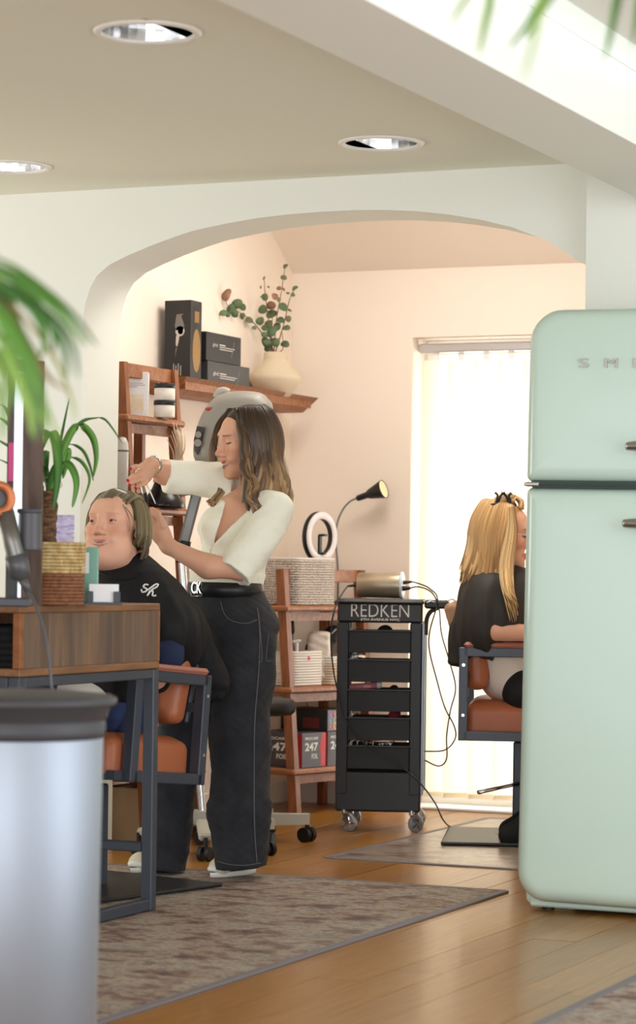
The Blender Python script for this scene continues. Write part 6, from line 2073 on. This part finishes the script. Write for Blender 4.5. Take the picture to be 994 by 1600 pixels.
# shoes
M['canvas'] = mat('cream canvas', (222, 212, 184), .85, bump=.2, bscale=500)
M['rubber'] = mat('white rubber sole', (234, 230, 220), .5)
M['stripe'] = mat('black sole stripe', (40, 40, 44), .5)
for (toe, heel, dd, zoff) in (((330, 1366), (390, 1368), -.16, .17), ((206, 1358), (256, 1360), -.05, .17)):
    a, c = S(toe[0], toe[1], dd), S(heel[0], heel[1], dd + zoff)
    a.z = .0075; c.z = .0075
    d = (a - c).normalized(); sd = Vector((-d.y, d.x, 0))
    # sole outline
    ol = []
    L_ = max((a - c).length, .235); cc_ = a - d * L_
    for k in range(28):
        t = 2 * math.pi * k / 28; u = .5 - .5 * math.cos(t); w_ = .040 * (math.sin(t)) * (1.0 + .18 * math.cos(t - math.pi)); ol.append(cc_ + d * (L_ * (1 - u) if True else 0) + sd * w_)
    b = MB(); b.prism(ol, (0, 0, .026), smooth=True); sh = part('shoe', b, M['rubber'], STY)
    b = MB(); b.tube([p + Vector((0, 0, .019)) + (p - (cc_ + d * L_ * .5)) * .012 for p in ol], .0018, 5, closed=True); part('sole_stripe', b, M['stripe'], sh)
    up_ = [C(cc_ + d * .05 + Vector((0, 0, .045)), cc_ + d * (L_ - .05) + Vector((0, 0, .036)), .036, .030, .02), EL(cc_ + d * (L_ - .042) + Vector((0, 0, .030)), (.036, .036, .026), None, .02), C(cc_ + d * .05 + Vector((0, 0, .05)), cc_ + d * .06 + Vector((0, 0, .09)), .036, .034, .02),
           C(cc_ + d * .09 + Vector((0, 0, .07)), cc_ + d * (L_ - .08) + Vector((0, 0, .05)), .026, .022, .02)]
    sdf_mesh('canvas_upper', up_, .005, M['canvas'], sh, 2)
    b = MB(); b.ell(cc_ + d * (L_ - .026) + Vector((0, 0, .028)), (.030, .030, .016)); part('toe_cap', b, M['rubber'], sh)
    for k in range(5):
        p = cc_ + d * (L_ - .085 - .018 * k) + Vector((0, 0, .070 + .006 * k)); b = MB(); b.tube(spline([p - sd * .02 - Vector((0, 0, .010)), p + Vector((0, 0, .003)), p + sd * .02 - Vector((0, 0, .010))], 4), .0028, 6); part('lace', b, M['rubber'], sh)

# hair
hr0, he = lin((58, 42, 31)), [lin((144, 112, 76)), lin((108, 80, 56)), lin((176, 142, 100)), lin((86, 62, 44))]
b = locks(STY, hf, 190, [(100, 180), (-180, -100), (-112, -62), (-110, -66)], lambda ph: .235 if abs(ph) < 95 else .225, 5, [hr0] + he, r=.0074, wave=.016, flare=.03)
b2 = locks(STY, hf, 46, [(62, 100), (56, 80)], lambda ph: .20, 6, [hr0] + he, r=.0072, wave=.020, flare=.008)
b.add(b2.v, b2.f, 0, True, b2.c)
g = np.random.default_rng(61)
for k in range(26):      # far side, blown forward past the cheek
    j = lambda a: g.uniform(-a, a)
    e = g.uniform(0, 1)
    a = [S(362 + j(4), 640 + j(2), .03), S(343 + j(3), 662, .07), S(334 + j(3), 695, .10), S(335 + j(4), 725, .10), S(343 + j(5), 748, .08), S(348 + 14 * e + j(4), 764, .03), S(336 + 12 * e + j(4), 778 + j(3), -.02), S(326 + 12 * e + j(4), 784 + 8 * e + j(3), -.05)]
    sp = spline(a, 4); m = len(sp); v = g.uniform(.85, 1.2); ce = he[int(g.integers(0, 4))]
    b.tube(sp, [.0062 * (.5 + .8 * math.sin(math.pi * min(.95, .1 + .85 * q / (m - 1)))) for q in range(m)], 5, flat=(1.6, .7), col=[tuple(min(1, (hr0[z] * (1 - min(1, q / m * 1.4)) + ce[z] * min(1, q / m * 1.4)) * v) for z in range(3)) + (1,) for q in range(m)])
for k in range(22):      # near side, falling in front of the shoulder
    j = lambda a: g.uniform(-a, a)
    a = [S(372 + j(4), 640 + j(2), -.04), S(378 + j(4), 668, -.09), S(384 + j(4), 705, -.11), S(386 + j(6), 735, -.13), S(396 + j(6), 757, -.15), S(393 + j(6), 775, -.165), S(402 + j(7), 795 + j(10), -.17)]
    sp = spline(a, 4); m = len(sp); v = g.uniform(.85, 1.25); ce = he[int(g.integers(0, 4))]
    b.tube(sp, [.0062 * (.5 + .8 * math.sin(math.pi * min(.95, .1 + .85 * q / (m - 1)))) for q in range(m)], 5, flat=(1.6, .7), col=[tuple(min(1, (hr0[z] * (1 - min(1, q / m * 1.4)) + ce[z] * min(1, q / m * 1.4)) * v) for z in range(3)) + (1,) for q in range(m)])
hairs = part('hair', b, HAIR, STY, tint=True, recalc=False)
HCAP = mat('dark brown hair cap', (50, 37, 28), .45)
E1 = lambda x, y, z, r, **k: EL(H1(x, y, z), tuple(q * 1.03 for q in r), hf[1], **k)
sdf_mesh('hair_crown', [E1(0, -.020, .040, (.080, .098, .085)), E1(0, -.045, -.02, (.072, .07, .09), k=.03), E1(0, .115, -.045, (.066, .085, .118), k=.015, sub=True)], .004, HCAP, STY, 2)

# comb in her hands, tail comb
M['comb'] = mat('black comb plastic', (18, 18, 20), .35)
cq0, cq1 = S(222, 770, -.16), S(231, 832, -.20)
CB = thing('comb', 'black wide comb held in the stylist hands at the client hair', 'comb', cq1)
d = (cq1 - cq0).normalized(); sd = (RV - d * RV.dot(d)).normalized()
b = MB(); b.bar(cq0 + sd * .010, cq1 + sd * .010, .012, .010, up=FV, bev=.002); part('comb_spine', b, M['comb'], CB)
for k in range(20):
    p = cq0 + (cq1 - cq0) * ((k + .5) / 20); b = MB(); b.bar(p + sd * .006, p - sd * .016, .0042, .004, up=FV); part('tooth', b, M['comb'], CB)
b = MB(); b.bar(cq0 + sd * .006 - d * .022, cq0 + sd * .008 + d * .006, .014, .010, up=FV, bev=.002); part('comb_end', b, M['steel'], CB)
b = MB(); b.tube([S(229, 757, -.11), S(236, 771, -.12), S(243, 787, -.13)], [.0030, .0026, .0018], 8)
single('tail_comb', b, M['white_card'], 'thin white comb tail poking down from the stylist right hand', 'comb')

# ------------------------------------------------------------------ THE SEATED CLIENT
KD = 8.45
Kp = lambda px, py, dd=0.: at(px, py, KD + dd)
kb = Vector((CC.x, CC.y, .0075)); kb = Vector((CHA.location.x, CHA.location.y, .02))
CLI = thing('person', 'seated smiling person with damp swept-back hair in a black monogrammed cape', 'person', kb)
fv = cv(-.616, -.788); lv = cv(.788, -.616)     # facing, own left
hk = head_frame(Kp(180, 824, .0), -math.sin(math.radians(25)), -math.cos(math.radians(25)), math.radians(9), math.radians(-2), 1.04, 1.10)
H2 = hk[0]
P = head_prims(hk, smile=.8, fat=.7, eyes='open', brow=4, bw=.35, mw=1.3)
P += [C(H2(0, -.015, -.07), Kp(192, 905, .05), .066, .070, .03), EL(Kp(205, 940, .06), (.15, .11, .07), Matrix.Rotation(yaw_of(-.616, -.788), 3, 'Z'), .04)]
hip = Vector((CC.x, CC.y, .60)) - fv * .02
P += [C(Kp(205, 940, .06), hip + Vector((0, 0, .06)), .13, .15, .04)]
for q in (-1, 1):
    kn = hip + lv * (q * .10) + fv * .46 + Vector((0, 0, -.03)); an = kn + fv * .04 + Vector((0, 0, -.36))
    P += [C(hip + lv * (q * .085), kn, .080, .062, .03), C(kn, an, .055, .042, .02)]
    shd = Kp(205, 935, .06) + lv * (q * .15) - Vector((0, 0, .02)); el = shd + Vector((0, 0, -.23)) + lv * (q * .02) + fv * .06; wr_ = el + fv * .20 - lv * (q * .12) + Vector((0, 0, .03)) + Vector((0, 0, -.0))
    P += [C(shd, el, .05, .042, .03), C(el, wr_, .040, .028, .02), EL(wr_ + fv * .06, (.035, .035, .02), None, .02)]
    for j in range(4):
        o = wr_ + fv * .08 + lv * ((j - 1.5) * .019 * 1.0); P += chain([o, o + fv * .035 - Vector((0, 0, .004)), o + fv * .055 - Vector((0, 0, .02))], (.009, .0085, .007), .005)
    P += chain([wr_ + fv * .04 - lv * (q * .03), wr_ + fv * .075 - lv * (q * .05), wr_ + fv * .10 - lv * (q * .05)], (.012, .0105, .0085), .006)
body2 = sdf_mesh('body', P, .0028, SKINM, CLI, 2, colors=skin_cols((226, 174, 148), (182, 110, 98), (170, 128, 98), (208, 126, 106), (220, 192, 178)))
# trousers and shoes
M['navy'] = mat('navy denim', (38, 52, 92), .85, col2=(30, 40, 74), nscale=20, bump=.2, bscale=400)
P = [EL(hip + Vector((0, 0, .0)), (.17, .17, .11), None, .04)]
for q in (-1, 1):
    kn = hip + lv * (q * .10) + fv * .46 + Vector((0, 0, -.03)); an = kn + fv * .04 + Vector((0, 0, -.34))
    P += [C(hip + lv * (q * .085), kn, .095, .076, .03), K(kn, an, .070, .062, .03)]
sdf_mesh('trousers', P, .007, M['navy'], CLI, 2, disp=lambda V: .004 * vnoise(V, 40, 31))
for q in (-1, 1):
    kn = hip + lv * (q * .10) + fv * .46 + Vector((0, 0, -.03)); an = kn + fv * .04 + Vector((0, 0, -.36))
    sdf_mesh('shoe', [C(an - fv * .03 + Vector((0, 0, -.0)), an + fv * .14 + Vector((0, 0, -.02)), .042, .034, .02)], .007, M['stripe'], CLI, 1)
# navy top showing at the arm and waist under the cape
P = [C(Kp(266, 1000, -.10), Kp(262, 1022, -.15), .045, .056, .02), C(hip + lv * .15 + Vector((0, 0, .04)), hip + lv * .17 + fv * .06 - Vector((0, 0, .10)), .07, .04, .03)]
sdf_mesh('sweater', P, .007, mat('navy knit', (34, 42, 72), .9, bump=.2, bscale=200), CLI, 2, disp=lambda V: .003 * vnoise(V, 50, 33))
# cape
M['cape'] = mat('black nylon cape', (24, 24, 27), .68, spec=.3, bump=.06, bscale=80)
Rc = Matrix.Rotation(yaw_of(-.616, -.788), 3, 'Z')
P = [K(Kp(190, 884, .05), Kp(195, 912, .05), .074, .088, .03), C(Kp(198, 918, .05), Kp(206, 945, .05), .105, .145, .05), EL(Kp(207, 955, .04), (.225, .165, .09), Rc, .06),
     C(Kp(240, 945, -.04), Kp(264, 985, -.09), .085, .078, .06), C(Kp(264, 985, -.09), Kp(282, 1018, -.02), .076, .066, .06), C(Kp(268, 975, .02), Kp(300, 1040, .12), .085, .07, .06),
     C(Kp(140, 950, .08), Kp(120, 1000, .02), .09, .09, .05), C(Kp(205, 950, .03), Kp(195, 1030, .0), .165, .19, .06), C(Kp(195, 1030, -.03), Kp(130, 1068, -.28), .15, .09, .06),
     C(Kp(280, 985, .06), Kp(318, 1040, .13), .085, .050, .06), C(Kp(310, 1025, .12), Kp(336, 1066, .12), .055, .036, .04), C(Kp(322, 1055, .14), Kp(320, 1120, .16), .045, .012, .04), C(Kp(336, 1064, .11), Kp(352, 1072, .10), .032, .010, .03), C(Kp(330, 1070, .13), Kp(344, 1088, .11), .03, .012, .03),
     C(Kp(240, 950, .18), Kp(270, 1050, .24), .09, .09, .06)]
cen2 = Kp(200, 900, .05)
def cdisp(V):
    dx, dy = V[:, 0] - cen2.x, V[:, 1] - cen2.y
    an = np.arctan2(dy, dx); dp = np.clip((cen2.z - V[:, 2]) / .25, 0, 1.2)
    return dp * (.006 * np.sin(an * 13 + 2.5 * np.sin(V[:, 2] * 9)) + .004 * np.sin(an * 29 + 1.3)) + .002 * vnoise(V, 45, 41)
cape = sdf_mesh('cape', P, .0062, M['cape'], CLI, 3, disp=cdisp)
sfc = surf_fn(cape)
M['white_thread'] = mat('white print', (236, 234, 232), .6)
for k, pth in enumerate(([(232, 914), (227, 913), (224, 917), (229, 920), (228, 924), (222, 925), (221, 921)], [(229, 923), (236, 918), (243, 913), (247, 913), (245, 917), (238, 921), (233, 927), (230, 931), (234, 924), (238, 923), (239, 926), (238, 930), (241, 931), (244, 930)])):
    pts = [p for p in (sfc(a, c, .002) for a, c in pth) if p]
    if len(pts) > 2:
        b = MB(); b.tube(spline(pts, 4), .0028, 6); part('monogram_stroke', b, M['white_thread'], cape)
b = MB(); pts = [p for p in (sfc(a, c, .002) for a, c in ((150, 890), (160, 897), (175, 903), (192, 905), (210, 901), (222, 893))) if p]
if len(pts) > 2:
    b.tube(spline(pts, 4), .003, 6); part('neck_hem', b, M['cape'], cape)
# damp hair
dr0, dre = lin((118, 106, 76)), [lin((122, 108, 80)), lin((90, 78, 58)), lin((150, 138, 104)), lin((72, 61, 47))]
b = locks(CLI, hk, 120, [(-180, -78), (100, 180), (-120, -72)], lambda ph: .035 if abs(ph) > 130 else .05, 15, [dr0] + dre, r=.0056, wave=.004, flare=-.015, lift=1.045)
b2 = locks(CLI, hk, 22, [(62, 96)], lambda ph: .05, 16, [dr0] + dre, r=.005, wave=.004, flare=-.01, lift=1.03)
b.add(b2.v, b2.f, 0, True, b2.c)
b3 = locks(CLI, hk, 16, [(-112, -92)], lambda ph: .125, 17, [dr0] + dre, r=.005, wave=.005, flare=-.02, lift=1.04)
b.add(b3.v, b3.f, 0, True, b3.c)
g = np.random.default_rng(4)
for k in range(90):   # hair swept from the forehead back over the crown
    x = g.uniform(-.060, .058); y0 = .074 - abs(x) * .45 + g.uniform(-.0025, .002)
    pts = [H2(x, y0, .086 + g.uniform(-.001, .003) - abs(x) * .42), H2(x * 1.05, y0 - .035, .113 - abs(x) * .42), H2(x * 1.08, -.02, .125 - abs(x) * .5), H2(x * 1.08, -.07, .106 - abs(x) * .5), H2(x * 1.0, -.098, .05)]
    sp = spline(pts, 4); m = len(sp); v = g.uniform(.8, 1.15); c = dre[int(g.integers(0, 4))]
    b.tube(sp, [.0052 * (.4 + .8 * math.sin(math.pi * (.08 + .85 * q / (m - 1)))) for q in range(m)], 5, flat=(1.8, .7), col=[tuple(min(1, (dr0[z] * .5 + c[z] * .5) * v) for z in range(3)) + (1,) for _ in range(m)])
for (pth, w_) in (([(196, 792), (206, 806), (212, 824), (210, 838)], .0016), ([(192, 788), (200, 806), (203, 820), (202, 830)], .0012)):
    b.tube(spline([Kp(a, c, -.075) for a, c in pth], 4), w_, 5, col=[dre[0]] * 13)
part('hair', b, HAIR, CLI, tint=True, recalc=False)
E2 = lambda x, y, z, r, **k: EL(H2(x, y, z), (r[0] * 1.04 * 1.13, r[1] * 1.04, r[2] * 1.04), hk[1], **k)
sdf_mesh('hair_crown', [E2(0, -.026, .040, (.077, .094, .085)), E2(0, -.05, -.02, (.068, .055, .07), k=.03), E2(.004, .108, -.036, (.072, .080, .110), k=.012, sub=True)], .004, mat('damp hair cap', (84, 72, 54), .4), CLI, 2)
b = MB(); b.box(Kp(190, 768, .0), (.045, .03, .008), .003, Matrix.Rotation(TH - .2, 3, 'Z') @ Matrix.Rotation(.35, 3, 'Y'))
b.box(Kp(192, 771, .0), (.04, .02, .014), .003, Matrix.Rotation(TH - .2, 3, 'Z') @ Matrix.Rotation(.35, 3, 'Y'))
single('hair_clip', b, M['white_card'], 'white hair clip on top of the damp hair of the seated client', 'hair clip')
# black ponytail-like tool behind the neck: dark bristle brush
bb = Kp(236, 878, .06)
BRS = thing('neck_brush', 'dark bristle brush with wine red edge behind the client neck', 'brush', bb)
b = MB(); b.ell(Kp(230, 885, .06), (.024, .022, .036)); part('bristles', b, M['brush_black'], BRS)
b = MB(); b.box(Kp(227, 862, .06), (.026, .018, .005), .001, Matrix.Rotation(TH, 3, 'Z')); part('red_edge', b, M['wine'], BRS)
hr_ = Kp(255, 828, .06)
b = MB(); b.lathe([(.005, -.004), (.032, -.004), (.034, 0), (.032, .004), (.005, .004)], Kp(250, 828, -.12 + .42), (RV * .6 - FV), 28)
single('hand_mirror', b, M['brush_black'], 'round black disc behind the stylist left wrist', 'mirror')

# ------------------------------------------------------------------ THE BLONDE CLIENT
BD = 10.0
B = lambda px, py, dd=0.: at(px, py, BD + dd)
bb_ = Vector((CHB.location.x, CHB.location.y, .02))
BLO = thing('person', 'seated long haired blonde woman in black cape, partly behind the fridge', 'person', bb_)
hb_ = head_frame(B(787, 834, .0), .985, -.17, math.radians(-9), 0, 1.06)
H3 = hb_[0]
P = head_prims(hb_, smile=0., eyes='down')
P += [C(H3(0, -.02, -.06), B(783, 905, .02), .048, .055, .02), C(B(783, 905, .02), B(776, 940, .02), .06, .13, .03), C(B(776, 940, .02), B(786, 1060, .02), .11, .09, .03)]
P += [C(B(774, 940, -.06), B(772, 985, -.12), .046, .040, .02), C(B(774, 986, -.17), B(835, 990, -.20), .040, .030, .02), EL(B(852, 990, -.20), (.042, .03, .022), None, .015)]
for j in range(4):
    o = B(866, 988, -.225 + .018 * j); P += chain([o, o + RV * .035, o + RV * .05 - Vector((0, 0, .02))], (.009, .0085, .007), .005)
P += chain([B(848, 984, -.235), B(862, 980, -.25), B(874, 983, -.25)], (.012, .0105, .0085), .006)
sdf_mesh('body', P, .0034, SKINM, BLO, 2, colors=skin_cols((218, 166, 142), (184, 96, 88), (140, 102, 72), (208, 128, 104)))
P = [EL(B(783, 925, .02), (.15, .14, .06), None, .04), K(B(783, 890, .02), B(782, 918, .02), .068, .09, .03), C(B(780, 930, .02), B(775, 985, .02), .135, .15, .04), C(B(760, 930, -.02), B(740, 1000, -.0), .10, .085, .04), K(B(742, 985, .0), B(733, 1041, .0), .085, .084, .03),
     C(B(775, 935, -.06), B(785, 970, -.09), .085, .075, .06), C(B(785, 965, -.09), B(815, 958, -.10), .07, .075, .05), C(B(760, 962, -.12), B(798, 970, -.15), .080, .048, .05), C(B(768, 935, -.10), B(762, 985, -.12), .080, .080, .06), C(B(815, 940, -.04), B(835, 965, -.06), .12, .10, .05), C(B(760, 960, -.06), B(752, 995, -.10), .085, .07, .06)]
cen3 = B(783, 890, .02)
def c3(V):
    an = np.arctan2(V[:, 1] - cen3.y, V[:, 0] - cen3.x); dp = np.clip((cen3.z - V[:, 2]) / .25, 0, 1.2)
    return dp * (.005 * np.sin(an * 12 + 2 * np.sin(V[:, 2] * 9)) + .003 * np.sin(an * 25)) + .002 * vnoise(V, 45, 51)
sdf_mesh('cape', P, .0065, mat('black washed cape', (42, 39, 37), .65, bump=.06, bscale=80), BLO, 3, disp=c3)
sdf_mesh('shirt', [C(B(788, 1012, .0), B(796, 1054, .0), .118, .108, .03), C(B(782, 1030, -.03), B(794, 1070, -.05), .08, .05, .03)], .006, mat('white shirt', (226, 218, 210), .8), BLO, 2, disp=lambda V: .005 * vnoise(V, 42, 53))
M['blk_trouser'] = mat('black trousers', (20, 20, 22), .8)
P = []
for dd in (-.10, .10):
    P += [C(B(818, 1080, dd * .8), B(905, 1078, dd), .085, .068, .03), C(B(905, 1078, dd), B(832, 1262, dd - .02), .062, .046, .03)]
sdf_mesh('trousers', P, .007, M['blk_trouser'], BLO, 2)
for dd in (-.12, .08):
    a = B(838, 1262, dd); c = B(796, 1292, dd)
    a.z = .115; c.z = .047
    sdf_mesh('boot', [C(a, c, .046, .036, .02), C(c + Vector((0, 0, -.006)), c + RV * .16 + Vector((0, 0, -.008)), .034, .030, .03)], .006, M['blk_trouser'], BLO, 2)
# hair
bl0, ble = lin((206, 164, 110)), [lin((222, 184, 128)), lin((186, 142, 92)), lin((238, 208, 158)), lin((164, 122, 78))]
b = locks(BLO, hb_, 170, [(66, 180), (75, 150), (60, 110)], lambda ph: .20 if ph > 120 else .24, 25, [bl0] + ble, r=.0054, wave=.004, flare=.035, lift=1.06, freq=1., lvar=(.74, 1.12))
b2 = locks(BLO, hb_, 40, [(-180, -120), (-120, -70)], lambda ph: .2, 26, [bl0] + ble, r=.006, wave=.004, flare=.03, lift=1.06, freq=1.)
b.add(b2.v, b2.f, 0, True, b2.c)
g = np.random.default_rng(9)
for k in range(44):      # front section falling over the shoulder
    j = g.uniform(-1, 1); j2 = g.uniform(-1, 1) * 1.5; e = g.uniform(-12, 24)
    a = [B(799 + 4 * j, 790, -.07), B(800 + 8 * j + j2, 830, -.10), B(792 + 11 * j + j2, 880, -.15), B(794 + 10 * j + j2, 920, -.21), B(804 + 7 * j, 948 + e, -.25)]
    sp = spline(a, 5); m = len(sp); v = g.uniform(.85, 1.1)
    b.tube(sp, [.0062 * (1.05 - .85 * q / (m - 1)) for q in range(m)], 5, flat=(1.6, .7), col=[tuple(min(1, q * v) for q in ble[k % 4][:3]) + (1,)] * m)
for k in range(22):      # clipped up top section
    a0 = g.uniform(0, 6.28); pts = [H3(.05 * math.cos(a0), -.01 + .06 * math.sin(a0), .10), H3(.035 * math.cos(a0 + .5), .0 + .045 * math.sin(a0 + .5), .128), H3(.02 * math.cos(a0 + 1.4), .02 * math.sin(a0 + 1.4), .142), H3(.0, .01, .145)]
    sp = spline(pts, 4); m = len(sp); b.tube(sp, [.008 * (1 - .5 * q / m) for q in range(m)], 5, flat=(1.5, .8), col=[ble[k % 4]] * m)
part('hair', b, HAIR, BLO, tint=True, recalc=False)
E3 = lambda x, y, z, r, **k: EL(H3(x, y, z), tuple(q * 1.06 for q in r), hb_[1], **k)
sdf_mesh('hair_crown', [E3(0, -.022, .040, (.079, .096, .086)), E3(0, -.05, -.03, (.07, .065, .09), k=.03), E3(0, .115, -.035, (.07, .085, .112), k=.012, sub=True)], .0045, mat('blonde hair cap', (196, 152, 100), .45), BLO, 2)
# glasses
b = MB(); gc = H3(.034, .098, .002)
for q in (-1, 1):
    c = H3(q * .032, .100, .002); b.tube([c + hb_[1] @ Vector((.021 * math.cos(a), .0, .017 * math.sin(a))) for a in [6.283 * k / 20 for k in range(20)]], .0013, 5, closed=True)
    b.tube([H3(q * .053, .098, .008), H3(q * .076, .02, .008)], .0013, 5)
b.tube([H3(-.011, .101, .006), H3(.011, .101, .006)], .0013, 5)
part('glasses', b, M['chromeA'], BLO)
for (a, c, lb, an) in ((777, 772, 'black claw clip at the crown of the blonde woman, farther from her face', .25), (797, 772, 'black claw clip at the crown of the blonde woman, nearer her forehead', -.35)):
    t = thing('hair_clip', lb, 'hair clip', B(a, c + 14, -.05)); d = RV * math.sin(an) + Vector((0, 0, math.cos(an)))
    o = B(a, c + 14, -.055)
    for q in (-1, 1):
        b = MB(); e = o + d * .03 + RV * (q * .006); b.tube(spline([o - d * .008 + RV * (-q * .022), o + RV * (q * .002), e, e + RV * (q * .014) + d * .012], 4), [.006, .007, .007, .006, .006, .0055, .005, .005, .005, .005, .005, .006, .007], 6); part('clip_jaw', b, M['comb'], t)
# grey smock edge behind the fridge
